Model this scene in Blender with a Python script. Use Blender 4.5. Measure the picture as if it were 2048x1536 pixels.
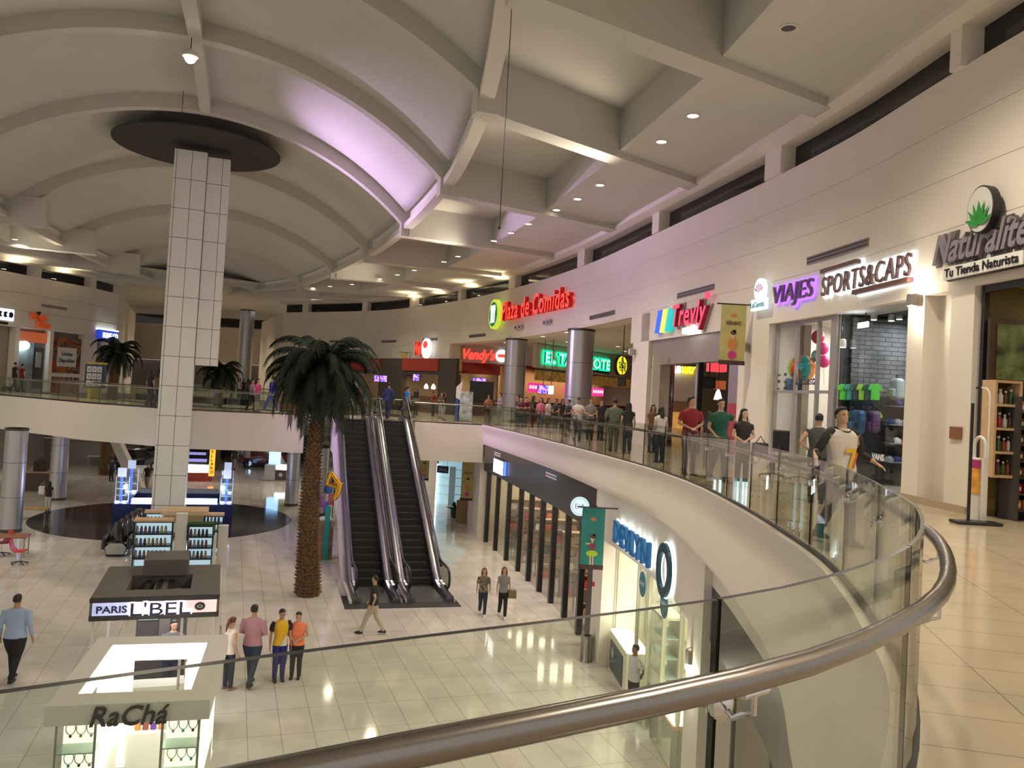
import bpy, bmesh, math, random
from math import sin, cos, pi, radians, atan, atan2, sqrt, hypot
from mathutils import Vector, Matrix
for _o in list(bpy.data.objects): bpy.data.objects.remove(_o)
SC = bpy.context.scene; COL = SC.collection
random.seed(7)
# ------------------------------------------------------------------ camera, world, exposure
CZ = 6.8; F = 1600.0; PIT = radians(1.5); ROL = atan(.055); CX, CY = 1024.0, 748.0
_R = Vector((1, 0, 0)); _D = Vector((0, cos(PIT), sin(PIT))); _U = Vector((0, -sin(PIT), cos(PIT)))
CR = _R*cos(ROL) + _U*sin(ROL); CU = _U*cos(ROL) - _R*sin(ROL)
cam = bpy.data.objects.new('camera', bpy.data.cameras.new('camera')); COL.objects.link(cam)
m3 = Matrix((CR, CU, -_D)).transposed()
cam.matrix_world = Matrix.Translation((0, 0, CZ)) @ m3.to_4x4()
cam.data.sensor_width = 36; cam.data.lens = F/2048*36; cam.data.shift_y = -20/2048
cam.data.clip_start = .05; cam.data.clip_end = 400
SC.camera = cam
SC.view_settings.view_transform = 'Standard'; SC.view_settings.look = 'None'
SC.view_settings.exposure = 0.2; SC.view_settings.gamma = 1; SC.view_settings.use_curve_mapping = False
SC.cycles.max_bounces = 5; SC.cycles.diffuse_bounces = 3; SC.cycles.glossy_bounces = 3; SC.cycles.transparent_max_bounces = 14; SC.cycles.adaptive_threshold = .08; SC.cycles.adaptive_min_samples = 16
SC.cycles.caustics_reflective = False; SC.cycles.caustics_refractive = False
SC.cycles.sample_clamp_indirect = 4
W = bpy.data.worlds.new('ambient_fill'); SC.world = W; W.use_nodes = True  # warm ambient fill added from behind the camera, not a night sky
W.node_tree.nodes['Background'].inputs[0].default_value = (1, .94, .83, 1)
W.node_tree.nodes['Background'].inputs[1].default_value = .52

def on_z(px, py, z):          # where the sight line through a surveyed spot meets the level z
    v = CR*((px-CX)/F) - CU*((py-CY)/F) + _D; t = (z-CZ)/v.z
    return Vector((v.x*t, v.y*t, z))
def on_y(px, py, Y):
    v = CR*((px-CX)/F) - CU*((py-CY)/F) + _D; t = Y/v.y
    return Vector((v.x*t, Y, CZ+v.z*t))
A = radians(19); CA, SA = cos(A), sin(A)
def hall(x, y, z=0): return Vector((x*CA - y*SA, x*SA + y*CA, z))
UP = 5.3                       # upper floor level

def lamp(kind, name, loc, power, color=(1, .82, .6), size=.15, aim=None, angle=100, blend=.6, sx=None, sy=None):
    l = bpy.data.lights.new(name, kind); l.energy = power; l.color = color
    if kind == 'AREA':
        l.shape = 'RECTANGLE'; l.size = sx; l.size_y = sy
    else: l.shadow_soft_size = size
    if kind == 'SPOT': l.spot_size = radians(angle); l.spot_blend = blend
    o = bpy.data.objects.new(name, l); COL.objects.link(o); o.location = loc
    if aim is not None:
        o.rotation_euler = (Vector(aim)-Vector(loc)).to_track_quat('-Z', 'Y').to_euler()
    return o
WARM = (1, .87, .66); PUR = (.80, .56, 1); COOL = (.85, .92, 1)
# hall downlights
for (hx, hy) in ((7.8, 9), (8.2, 17.5), (8.8, 25), (9.2, 32), (9.2, 39.5), (8.6, 46.5), (7, 54), (-12.0, 30), (-12.2, 40), (-11.5, 50), (-2, 76), (-2, 86), (7.4, 2)):
    lamp('SPOT', 'downlight_and_fill', hall(hx, hy, 13.45), 1250, WARM, .25, aim=hall(hx-1.5, hy, 0), angle=150, blend=1)
# light thrown up on the vault from the high ledges
for (hx, hy) in ((9.5, 20), (9.5, 34), (9, 48), (-13, 36), (-12, 50)):
    lamp('SPOT', 'cove_lamp', hall(hx, hy, 12.2), 420, WARM, .4, aim=hall(-2, hy, 18), angle=130, blend=1)
for (wx, wy) in ((-21, 53), (-13, 51), (-27, 62), (-12, 62), (-31, 50), (-20, 72), (-6, 46)):  # unseen fill spots added to brighten the far lower floor, no fixtures
    lamp('SPOT', 'downlight_and_fill', (wx, wy, 4.2 if wy < 90 else 4), 330, (1, .9, .75), .2, aim=(wx, wy, 0), angle=155, blend=1)
lamp('SPOT', 'vault_lamp', hall(-1.9, 26.2, 16.3), 900, WARM, .12, aim=hall(-1.5, 24, 0), angle=160, blend=.5)
# purple show lights by the tiled pylon
lamp('SPOT', 'show_lamp', hall(-1.2, 36.6, 12.0), 4200, PUR, .12, aim=hall(5.4, 30.5, 15.6), angle=66, blend=1)
lamp('SPOT', 'show_lamp', hall(-1.2, 36.9, 10.6), 2600, (.80, .52, 1), .12, aim=hall(11.5, 31, 7.2), angle=95, blend=1)
lamp('SPOT', 'show_lamp', hall(-1.2, 36.5, 9.8), 1100, (.68, .38, 1), .12, aim=hall(6.3, 34.5, 3.5), angle=90, blend=1)
# ------------------------------------------------------------------ materials
MATS = {}
def mat(name, col=(.8, .8, .8), rough=.6, metal=0, emit=None, es=1, spec=.5, noise=0, nscale=8, bump=0, alpha=1, coat=0):
    if name in MATS: return MATS[name]
    m = bpy.data.materials.new(name); m.use_nodes = True; nt = m.node_tree; b = nt.nodes['Principled BSDF']
    b.inputs['Base Color'].default_value = (*col, 1); b.inputs['Roughness'].default_value = rough
    b.inputs['Metallic'].default_value = metal; b.inputs['Specular IOR Level'].default_value = spec
    b.inputs['Coat Weight'].default_value = coat
    if emit: b.inputs['Emission Color'].default_value = (*emit, 1); b.inputs['Emission Strength'].default_value = es
    if noise or bump:
        tc = nt.nodes.new('ShaderNodeTexCoord'); n = nt.nodes.new('ShaderNodeTexNoise'); n.inputs['Scale'].default_value = nscale
        n.inputs['Detail'].default_value = 5; nt.links.new(tc.outputs['Object'], n.inputs['Vector'])
        if noise:
            r = nt.nodes.new('ShaderNodeValToRGB'); r.color_ramp.elements[0].position = .35; r.color_ramp.elements[1].position = .65
            r.color_ramp.elements[0].color = (*[c*(1-noise) for c in col], 1); r.color_ramp.elements[1].color = (*[min(1, c*(1+noise)) for c in col], 1)
            nt.links.new(n.outputs['Fac'], r.inputs[0]); nt.links.new(r.outputs[0], b.inputs['Base Color'])
        if bump:
            bp = nt.nodes.new('ShaderNodeBump'); bp.inputs['Strength'].default_value = bump; bp.inputs['Distance'].default_value = .02
            nt.links.new(n.outputs['Fac'], bp.inputs['Height']); nt.links.new(bp.outputs[0], b.inputs['Normal'])
    MATS[name] = m; return m
def grid_mat(name, col, line, sx, sy, lw=.008, rough=.15, rot=A, noise=.06, offset=.0, spec=.5, axes='xy', bumpy=False):
    if name in MATS: return MATS[name]
    m = bpy.data.materials.new(name); m.use_nodes = True; nt = m.node_tree; b = nt.nodes['Principled BSDF']
    b.inputs['Roughness'].default_value = rough; b.inputs['Specular IOR Level'].default_value = spec
    tc = nt.nodes.new('ShaderNodeTexCoord'); mp = nt.nodes.new('ShaderNodeMapping')
    mp.inputs['Rotation'].default_value = (0, 0, -rot) if axes == 'xy' else (radians(90), 0, 0)
    nt.links.new(tc.outputs['Object'], mp.inputs['Vector'])
    br = nt.nodes.new('ShaderNodeTexBrick'); br.inputs['Scale'].default_value = 1; br.offset = offset; br.squash = 1
    br.inputs['Mortar Size'].default_value = lw; br.inputs['Brick Width'].default_value = sx; br.inputs['Row Height'].default_value = sy
    br.inputs['Mortar Smooth'].default_value = 0
    br.inputs['Color1'].default_value = (*col, 1); br.inputs['Color2'].default_value = (*[c*(1-noise) for c in col], 1); br.inputs['Mortar'].default_value = (*line, 1)
    nt.links.new(mp.outputs[0], br.inputs['Vector'])
    n = nt.nodes.new('ShaderNodeTexNoise'); n.inputs['Scale'].default_value = 1.3; n.inputs['Detail'].default_value = 6
    nt.links.new(tc.outputs['Object'], n.inputs['Vector'])
    mx = nt.nodes.new('ShaderNodeMix'); mx.data_type = 'RGBA'; mx.blend_type = 'MULTIPLY'; mx.inputs[0].default_value = 1
    r = nt.nodes.new('ShaderNodeValToRGB'); r.color_ramp.elements[0].color = (1-noise*2, 1-noise*2, 1-noise*2, 1)
    r.color_ramp.elements[0].position = .4; r.color_ramp.elements[1].position = .6
    nt.links.new(n.outputs['Fac'], r.inputs[0]); nt.links.new(br.outputs['Color'], mx.inputs[6]); nt.links.new(r.outputs[0], mx.inputs[7])
    nt.links.new(mx.outputs[2], b.inputs['Base Color'])
    MATS[name] = m; return m
def glass_mat(name, tint=(.86, .93, .88), base=.05, power=4.5, top=.75, rough=0):
    if name in MATS: return MATS[name]
    m = bpy.data.materials.new(name); m.use_nodes = True; nt = m.node_tree; nt.nodes.clear()
    out = nt.nodes.new('ShaderNodeOutputMaterial'); mix = nt.nodes.new('ShaderNodeMixShader')
    tr = nt.nodes.new('ShaderNodeBsdfTransparent'); tr.inputs[0].default_value = (*tint, 1)
    gl = nt.nodes.new('ShaderNodeBsdfGlossy'); gl.inputs['Roughness'].default_value = rough
    lw = nt.nodes.new('ShaderNodeLayerWeight'); lw.inputs[0].default_value = .5
    p = nt.nodes.new('ShaderNodeMath'); p.operation = 'POWER'; p.inputs[1].default_value = power
    mu = nt.nodes.new('ShaderNodeMath'); mu.operation = 'MULTIPLY_ADD'; mu.inputs[1].default_value = top; mu.inputs[2].default_value = base
    nt.links.new(lw.outputs['Facing'], p.inputs[0]); nt.links.new(p.outputs[0], mu.inputs[0]); nt.links.new(mu.outputs[0], mix.inputs[0])
    nt.links.new(tr.outputs[0], mix.inputs[1]); nt.links.new(gl.outputs[0], mix.inputs[2]); nt.links.new(mix.outputs[0], out.inputs[0])
    MATS[name] = m; return m
WHITE = mat('painted_plaster', (.74, .69, .62), .75, noise=.02, nscale=.6)
CEIL = mat('ceiling_plaster', (.60, .58, .54), .85, noise=.02, nscale=.5)
RIB = mat('rib_plaster', (.58, .55, .5), .85)
FLOOR0 = grid_mat('polished_marble', (.66, .62, .565), (.32, .29, .26), .62, 1.24, .006, .07, A, .05)
FLOOR1 = grid_mat('polished_travertine', (.62, .52, .38), (.3, .25, .18), .9, .45, .004, .12, radians(-12), .05)
TILE = None
STEEL = mat('brushed_steel', (.33, .30, .285), .25, 1)
CHROME = mat('chrome', (.75, .75, .78), .12, 1)
CLAD = mat('metal_cladding', (.50, .49, .52), .3, .75)
BLACK = mat('black_metal', (.015, .014, .016), .35)
DARK = mat('dark_grey', (.06, .055, .055), .5)
DGLASS = mat('night_window', (.006, .006, .008), .06, spec=.6)
GLASS = glass_mat('clear_glass'); GEDGE = mat('glass_edge', (.018, .02, .014), .35)
RAILGLASS = glass_mat('balustrade_glass', (.92, .945, .90), .035, 4.0, .8)
SHOPGLASS = glass_mat('shop_glass', (.9, .92, .9), .04, 5, .8)
RUBBER = mat('black_rubber', (.01, .01, .011), .3)
RED = mat('red_plastic', (.55, .03, .02), .4); WOOD = mat('wood', (.42, .22, .09), .5, noise=.2, nscale=6)
LWOOD = mat('light_wood', (.62, .42, .25), .5, noise=.1, nscale=5)
def emis(name, col, s=1.0): return mat(name, (.02, .02, .02), .5, emit=col, es=s)
E_W = emis('lit_white', (1, .97, .92), 6); E_WARM = emis('lit_warm', (1, .85, .6), 7); E_C = emis('lit_cool', (.85, .95, 1), 5)
# ------------------------------------------------------------------ mesh helpers
class MB:
    def __init__(s): s.v = []; s.f = []; s.m = []
    def add(s, vs, fs, mi=0):
        n = len(s.v); s.v += [tuple(v) for v in vs]; s.f += [tuple(i+n for i in f) for f in fs]; s.m += [mi]*len(fs); return s
    def box(s, x0, y0, z0, x1, y1, z1, mi=0):
        v = [(x, y, z) for z in (z0, z1) for y in (y0, y1) for x in (x0, x1)]
        return s.add(v, [(0, 2, 3, 1), (4, 5, 7, 6), (0, 1, 5, 4), (2, 6, 7, 3), (0, 4, 6, 2), (1, 3, 7, 5)], mi)
    def cb(s, c, d, mi=0): return s.box(c[0]-d[0]/2, c[1]-d[1]/2, c[2]-d[2]/2, c[0]+d[0]/2, c[1]+d[1]/2, c[2]+d[2]/2, mi)
    def loft(s, rings, cap=True, mi=0, closed=True):
        n = len(rings[0]); base = []; fs = []
        for r in rings: base += [tuple(p) for p in r]
        for i in range(len(rings)-1):
            for j in range(n if closed else n-1):
                k = (j+1) % n; fs.append((i*n+j, i*n+k, (i+1)*n+k, (i+1)*n+j))
        if cap and closed: fs.append(tuple(range(n))[::-1]); fs.append(tuple((len(rings)-1)*n+j for j in range(n)))
        return s.add(base, fs, mi)
    def tube(s, pts, r, n=10, mi=0, cap=True):
        pts = [Vector(p) for p in pts]; rs = r if isinstance(r, (list, tuple)) else [r]*len(pts)
        t0 = (pts[1]-pts[0]).normalized(); up = Vector((0, 0, 1)) if abs(t0.z) < .9 else Vector((1, 0, 0))
        a = t0.cross(up).normalized(); rings = []
        for i, p in enumerate(pts):
            t = (pts[min(i+1, len(pts)-1)]-pts[max(i-1, 0)])
            t = t.normalized() if t.length > 1e-9 else t0
            a = (a - t*a.dot(t)).normalized(); b = t.cross(a)
            rings.append([p + (a*cos(2*pi*k/n)+b*sin(2*pi*k/n))*rs[i] for k in range(n)])
        return s.loft(rings, cap, mi)
    def cyl(s, c, r, h, n=20, mi=0, r2=None):
        r2 = r if r2 is None else r2
        return s.loft([[(c[0]+q*cos(2*pi*k/n), c[1]+q*sin(2*pi*k/n), z) for k in range(n)] for q, z in ((r, c[2]), (r2, c[2]+h))], True, mi)
    def lathe(s, prof, c=(0, 0, 0), n=16, mi=0):
        return s.loft([[(c[0]+q*cos(2*pi*k/n), c[1]+q*sin(2*pi*k/n), c[2]+z) for k in range(n)] for q, z in prof], True, mi)
    def ball(s, c, r, n=12, sc=(1, 1, 1), mi=0):
        k = max(4, n//2)
        return s.loft([[(c[0]+sc[0]*r*max(sin(pi*i/k), .02)*cos(2*pi*j/n), c[1]+sc[1]*r*max(sin(pi*i/k), .02)*sin(2*pi*j/n), c[2]-sc[2]*r*cos(pi*i/k)) for j in range(n)] for i in range(k+1)], True, mi)
    def prism(s, poly, z0, z1, mi=0):
        n = len(poly); v = [(p[0], p[1], z0) for p in poly]+[(p[0], p[1], z1) for p in poly]
        return s.add(v, [tuple(range(n))[::-1], tuple(range(n, 2*n))]+[(i, (i+1) % n, n+(i+1) % n, n+i) for i in range(n)], mi)
    def strip(s, pts, z0, z1, th, mi=0):      # upright wall following pts, th to the right-hand side
        a = [Vector((p[0], p[1])) for p in pts]; o = offs(a, th); rings = []
        for p, q in zip(a, o): rings.append([(p.x, p.y, z0), (q.x, q.y, z0), (q.x, q.y, z1), (p.x, p.y, z1)])
        return s.loft(rings, True, mi)
    def xf(s, M): s.v = [tuple(M @ Vector(v)) for v in s.v]; return s
    def build(s, name, m, parent=None, smooth=False, bevel=0, loc=None):
        me = bpy.data.meshes.new(name); me.from_pydata(s.v, [], s.f)
        ms = m if isinstance(m, (list, tuple)) else [m]
        for q in ms: me.materials.append(q)
        if len(ms) > 1: me.polygons.foreach_set('material_index', s.m)
        bm = bmesh.new(); bm.from_mesh(me); bmesh.ops.recalc_face_normals(bm, faces=bm.faces); bm.to_mesh(me); bm.free()
        if smooth:
            me.polygons.foreach_set('use_smooth', [True]*len(me.polygons))
            try: me.set_sharp_from_angle(angle=radians(40))
            except Exception: pass
        o = bpy.data.objects.new(name, me); COL.objects.link(o)
        if parent: o.parent = parent
        if loc: o.location = loc
        if bevel:
            b = o.modifiers.new('bevel', 'BEVEL'); b.width = bevel; b.segments = 2; b.limit_method = 'ANGLE'
        return o
def offs(pts, th):
    out = []
    for i, p in enumerate(pts):
        a = pts[max(i-1, 0)]; b = pts[min(i+1, len(pts)-1)]; d = (Vector(b)-Vector(a)).normalized()
        out.append(Vector((p[0], p[1])) + Vector((d.y, -d.x))*th)
    return out
def smoothline(P, n=6):                      # Catmull-Rom
    P = [Vector(p) for p in P]; out = []
    for i in range(len(P)-1):
        a, b, c, d = P[max(i-1, 0)], P[i], P[i+1], P[min(i+2, len(P)-1)]
        for k in range(n):
            t = k/n; out.append(.5*((2*b)+(c-a)*t+(2*a-5*b+4*c-d)*t*t+(3*b-a-3*c+d)*t**3))
    out.append(P[-1]); return out
def tag(o, label, cat, group=None, kind=None):
    o['label'] = label; o['category'] = cat
    if group: o['group'] = group
    if kind: o['kind'] = kind
    return o
def struct(o): o['kind'] = 'structure'; return o
def thing(name, label, cat, loc=(0, 0, 0), rz=0, group=None):
    o = bpy.data.objects.new(name, None); COL.objects.link(o); o.location = loc; o.rotation_euler = (0, 0, rz); o.empty_display_size = .1
    return tag(o, label, cat, group)
def dup(root, loc=None, rz=None, label=None, scale=None):
    r = root.copy(); COL.objects.link(r)
    if loc is not None: r.location = loc
    if rz is not None: r.rotation_euler = (0, 0, rz)
    if label: r['label'] = label
    if scale: r.scale = (scale,)*3
    for ch in list(root.children):
        c = ch.copy(); COL.objects.link(c); c.parent = r
        for g in list(ch.children):
            d = g.copy(); COL.objects.link(d); d.parent = c
    return r
def text_mb(txt, size, depth=.03, bold=0.0, shear=0, spacing=1.0, stretch=1.0):   # lettering standing in the XZ plane, facing -Y, left bottom at origin
    c = bpy.data.curves.new('t', 'FONT'); c.body = txt; c.size = size; c.extrude = depth/2; c.offset = bold; c.shear = shear; c.space_character = spacing; c.resolution_u = 3
    o = bpy.data.objects.new('t', c); COL.objects.link(o)
    bpy.context.view_layer.update()
    me = bpy.data.meshes.new_from_object(o.evaluated_get(bpy.context.evaluated_depsgraph_get()))
    mb = MB(); mb.add([(v.co.x*stretch, -v.co.z, v.co.y) for v in me.vertices], [tuple(p.vertices) for p in me.polygons]); mb.m = [0 if abs(p.normal.z) > .5 else 1 for p in me.polygons]
    bpy.data.objects.remove(o); bpy.data.curves.remove(c); bpy.data.meshes.remove(me); return mb
def text_w(mb): xs = [v[0] for v in mb.v]; return min(xs), max(xs)
# ------------------------------------------------------------------ plan lines
G = smoothline([(-7, -2.6), (-3, -.35), (-.79, 1.24), (.56, 2.1), (1.17, 2.65), (1.62, 3.2), (2.02, 3.9), (2.35, 4.65), (2.6, 5.5), (2.88, 6.5), (3.2, 8), (3.38, 9.8), (3.52, 12), (3.56, 15), (3.28, 18), (2.77, 20.8), (2.05, 24.3), (1.25, 27.9), (.15, 32.5), (-1.2, 37.9)], 5)
WL = smoothline([(8.3, 2), (8.2, 5), (7.85, 8.5), (7.4, 12.0), (7.2, 14), (6.95, 17), (6.35, 20.5), (5.65, 23.7), (4.55, 28.6), (2.95, 35.2), (.1, 43.5), (-3.3, 50.8), (-7, 56.8), (-11.4, 61.9), (-19.7, 67.6)], 6)
def cross(line, px, hint=None):      # where the plan line is met looking towards image column px at horizon height
    k = (px-CX)/F
    for a, b in zip(line, line[1:]):
        fa = a[0]-k*a[1]; fb = b[0]-k*b[1]
        if fa*fb <= 0 and a[1] > 1:
            t = fa/(fa-fb) if fa != fb else 0; p = Vector(a).lerp(Vector(b), t); d = (Vector(b)-Vector(a)).normalized()
            return Vector((p[0], p[1])), d
def vert_px(px, py, z):              # column at horizon for a point seen at (px,py): undo the lean of uprights
    return px
def wallpt(line, px, py, z):
    # point of the wall line seen at pixel (px, py): search along the line
    best = None
    for a, b in zip(line, line[1:]):
        for k in range(8):
            p = Vector(a).lerp(Vector(b), k/8)
            if p[1] < 1: continue
            v = Vector((p[0], p[1], 0))
            w = Vector((p[0], p[1], z-CZ)); d = w.dot(_D); x = CX+F*w.dot(CR)/d; 
            e = abs(x-px)
            if best is None or e < best[0]: best = (e, Vector((p[0], p[1])), (Vector(b)-Vector(a)).normalized())
    return best[1], best[2]
def sub(line, y0, y1):               # part of a plan line between two depths
    out = []
    def at(y):
        for a, b in zip(line, line[1:]):
            if (a[1]-y)*(b[1]-y) <= 0 and a[1] != b[1]: return Vector(a).lerp(Vector(b), (y-a[1])/(b[1]-a[1]))
    out.append(at(y0))
    out += [p for p in line if min(y0, y1)+.02 < p[1] < max(y0, y1)-.02]
    out.append(at(y1)); return [Vector((p[0], p[1])) for p in out if p is not None]
def pos(line, Y):
    p = sub(line, Y, Y+.6); return p[0], (p[-1]-p[0]).normalized()
# ------------------------------------------------------------------ floors
struct(MB().prism([(-60, -8), (20, -8), (20, 100), (-60, 100)], -.3, 0).build('floor', FLOOR0))
DISK = grid_mat('dark_marble', (.03, .032, .033), (.015, .015, .015), .62, 1.24, .006, .1, A, .1)
tag(MB().cyl((-16.1, 38.4, .001), 5.75, .006, 72).build('floor_medallion', DISK, smooth=True), 'dark polished round inlay in the ground floor around the tiled pylon', 'floor inlay')['kind'] = 'structure'
gal = [Vector((p[0], p[1])) for p in G]
bridge_front = [(-4.4, 37.3), (-5.2, 37.5), (-9.6, 37.7), (-12, 37.4), (-14.6, 36.6), (-20, 38.3), (-27.2, 42.7), (-36, 48)]
right_void = [(-5, 42.6), (-8, 48), (-13, 56), (-20, 62), (-29, 62), (-33, 56), (-31, 50.5), (-27, 47.5), (-20, 43.3), (-14.6, 41.5), (-9.5, 42.3), (-5, 42.6)]
up_poly = gal + [Vector(p) for p in bridge_front]
slab = MB()
# right gallery with near bank
slab.prism([(-7, -8)]+[tuple(p) for p in gal]+[(-1.2, 42.5), (-5, 42.6), (-8, 48), (-13, 56), (-20, 62), (-24, 95), (30, 95), (30, -8)], UP-.45, UP)
slab.prism([(-1.2, 37.9)]+bridge_front[:6]+[(-20, 43.3), (-14.6, 41.5), (-9.5, 42.3), (-5, 42.6), (-1.2, 42.5)], UP-.45, UP)
slab.prism([(-20, 38.3), (-27.2, 42.7), (-36, 48), (-60, 48), (-60, 95), (-24, 95), (-20, 62), (-29, 62), (-33, 56), (-31, 50.5), (-27, 47.5), (-20, 43.3)], UP-.45, UP)
struct(slab.build('floor_upper', FLOOR1))
# bridge and far fascias
FAS = mat('fascia_plaster', (.76, .7, .62), .7, noise=.015, nscale=.7)
struct(MB().strip([(-1.2, 37.86)]+[(x, y) for x, y in bridge_front[:1]], 3.55, 5.29, -.25).build('trim_bridge_front', FAS))
struct(MB().strip(bridge_front[2:], 3.55, 5.29, -.25).build('trim_bridge_left', FAS))
struct(MB().strip([(-5, 42.6), (-8, 48), (-13, 56), (-20, 62), (-29, 62), (-33, 56), (-31, 50.5), (-27, 47.5), (-20, 43.3), (-14.6, 41.5), (-9.5, 42.3), (-5, 42.6)], 4.1, 5.29, .25).build('trim_far_void', FAS))
struct(MB().strip([(x, y-.02) for x, y in bridge_front[4:]], 5.2, 5.36, -.1).build('trim_bridge_edge', BLACK))
# gallery fascia: rim, flared band, ledge
G1 = [p for p in G if p[1] > -3]
def flare(line, prof, name, m):
    rings = []
    a = [Vector((p[0], p[1])) for p in line]; ns = [(offs(a, 1)[i]-a[i]) for i in range(len(a))]
    for p, n in zip(a, ns): rings.append([(p.x+n.x*d, p.y+n.y*d, z) for d, z in prof])
    return struct(MB().loft(rings, True).build(name, m, smooth=True))
def _sb(y):
    K = [(-9, -.5), (8, -.52), (13, -.42), (17, -.3), (21, -.2), (26, -.02), (60, 0)]
    for (a_, u), (b_, v) in zip(K, K[1:]):
        if a_ <= y <= b_: return u+(v-u)*(y-a_)/(b_-a_)
    return 0
rings = []; a = [Vector((p[0], p[1])) for p in G1]; o_ = offs(a, 1)
for p, q in zip(a, o_):
    s_ = _sb(p.y); rings.append([(p.x+(q.x-p.x)*d, p.y+(q.y-p.y)*d, z) for d, z in ((.02, 5.32), (-.1, 5.32), (-.1, 5.2), (-.06+s_*.1, 5.12), (-.06+s_*.45, 4.85), (s_*.85-.03, 4.6), (s_-.03, 4.46), (s_-.01, 4.41), (.35, 4.41), (.35, 5.28), (.04, 5.28), (.04, 5.32))])
struct(MB().loft(rings, True).build('trim_gallery_fascia', FAS, smooth=True))
# ceiling under the slabs
struct(MB().prism([(-60, -8), (-7, -8)]+[tuple(p) for p in offs(gal, .35)]+[(-1.2, 42.5), (-5, 42.6), (-8, 48), (-13, 56), (-20, 62), (-24, 95), (30, 95), (30, -8)][0:], 4.3, 4.34).build('ceiling_lower', CEIL) if False else
       MB().prism([tuple(p) for p in offs(gal, .35)]+[(-1.2, 42.3), (-5, 42.8), (-8, 48.2), (-13, 56.2), (-20, 62.2), (-24, 95), (30, 95), (30, -8), (-7, -8)], 4.3, 4.34).build('ceiling_lower', CEIL))
# ------------------------------------------------------------------ right wall, upper storey
HEAD = 8.95; SILL = 12.7; TOPW = 13.35
WALLJ = mat('panelled_wall', (.78, .72, .65), .75, noise=.02, nscale=.5)
WP = [Vector((p[0], p[1])) for p in WL]
def wall_seg(y0, y1, z0, z1, th, name, m=None, off=0): 
    l = sub(WL, y0, y1); l = offs(l, off) if off else l
    return struct(MB().strip(l, z0, z1, th).build(name, m or WALLJ))
# continuous high band with shallow horizontal joints
rings = []
a = WP; n_ = [(offs(a, 1)[i]-a[i]) for i in range(len(a))]
prof = [(0, HEAD), (0, 10.0), (.012, 10.003), (.012, 10.012), (0, 10.015), (0, 10.9), (.012, 10.903), (.012, 10.912), (0, 10.915), (0, 11.8), (.012, 11.803), (.012, 11.812), (0, 11.815), (0, SILL), (.85, SILL), (.85, HEAD)]
PLZ0, PLZ1 = None, None
l_lo = sub(WL, 29.6, 2)   # not used
def band(line, prof, name, m):
    a = [Vector((p[0], p[1])) for p in line]; o = offs(a, 1); rings = [[(p.x+(q-p).x*d, p.y+(q-p).y*d, z) for d, z in prof] for p, q in zip(a, o)]
    return struct(MB().loft(rings, True).build(name, m))
plaza0, plaza1 = 29.6, 52.4
band(sub(WL, 2, plaza0), prof, 'wall_right', WALLJ)
profp = [(0, 9.93)]+prof[1:-1]+[(.85, 9.93)]
band(sub(WL, plaza0, plaza1), profp, 'wall_right', WALLJ)
band(sub(WL, plaza1, 67.55), prof, 'wall_right', WALLJ)
# windows, cornice and piers
struct(MB().strip(offs(sub(WL, 2, 67.5), .3), SILL, TOPW+.1, .05).build('window_1', DGLASS))
band(sub(WL, 2, 67.55), [(-.42, TOPW+.1), (-.42, TOPW+.28), (.9, TOPW+.28), (.9, TOPW+.02), (-.1, TOPW+.02)], 'trim_cornice', WALLJ)
def pier(px0, px1, line=WL, d0=-.1, d1=.32):
    p0, t = wallpt(line, px0, 0, 13); p1, _ = wallpt(line, px1, 0, 13)
    l = sub(line, min(p0.y, p1.y), max(p0.y, p1.y)); 
    b = band(l, [(d0, SILL-.02), (d0, TOPW+.1), (d1, TOPW+.1), (d1, SILL-.02)], 'wall_pier', WALLJ)
for x0, x1 in ((1912, 1935), (1537, 1568), (1309, 1324), (1160, 1172), (1022, 1034), (918, 925), (822, 832), (728, 737), (606, 618)): pier(x0, x1)
# ------------------------------------------------------------------ vault and coffers
VC, VR = -2.1, 12.1
_HW = [(-6, .3), (0, 1.6), (6, 3.9), (10, 5.1), (13.5, 6.1), (18.2, 7.2), (22, 7.85), (26.4, 8.35), (34.4, 8.6), (42.6, 8.3), (50.6, 7.4), (59, 5.9), (66, 3.1), (71, .3)]
_HS = smoothline([(a_, b_) for a_, b_ in _HW], 6)
def hw(y):
    for a_, b_ in zip(_HS, _HS[1:]):
        if a_[0] <= y <= b_[0]: return a_[1]+(b_[1]-a_[1])*(y-a_[0])/(b_[0]-a_[0])
    return .3
def vz(x, y, base=13.85): w = hw(y); return base + sqrt(VR*VR-min(abs(x-VC), w)**2)-sqrt(VR*VR-w*w)
RY = [2.2, 10.1, 18.2, 26.4, 34.4, 42.6, 50.6, 59, 66]
mb = MB(); rings = []
ys = [.5+i*.69 for i in range(101)]
for y in ys:
    w = hw(y); rings.append([hall(VC+w*k/24, y, vz(VC+w*k/24, y)+.55) for k in range(-24, 25)])
mb.loft(rings, False, closed=False); o = mb.build('ceiling', CEIL, smooth=True); struct(o)
sm = o.modifiers.new('s', 'SOLIDIFY'); sm.thickness = .1; sm.offset = 1
for y in RY:
    rings = []
    w = hw(y)
    for k in range(-24, 25):
        x = VC+w*1.0*k/24; z = vz(x, y); rings.append([hall(x, y-.22, z-.02), hall(x, y+.22, z-.02), hall(x, y+.22, z+.7), hall(x, y-.22, z+.7)])
    tag(MB().loft(rings, True).build('ceiling_rib', RIB), 'curved plaster rib across the vault', 'rib')['kind'] = 'structure'
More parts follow.
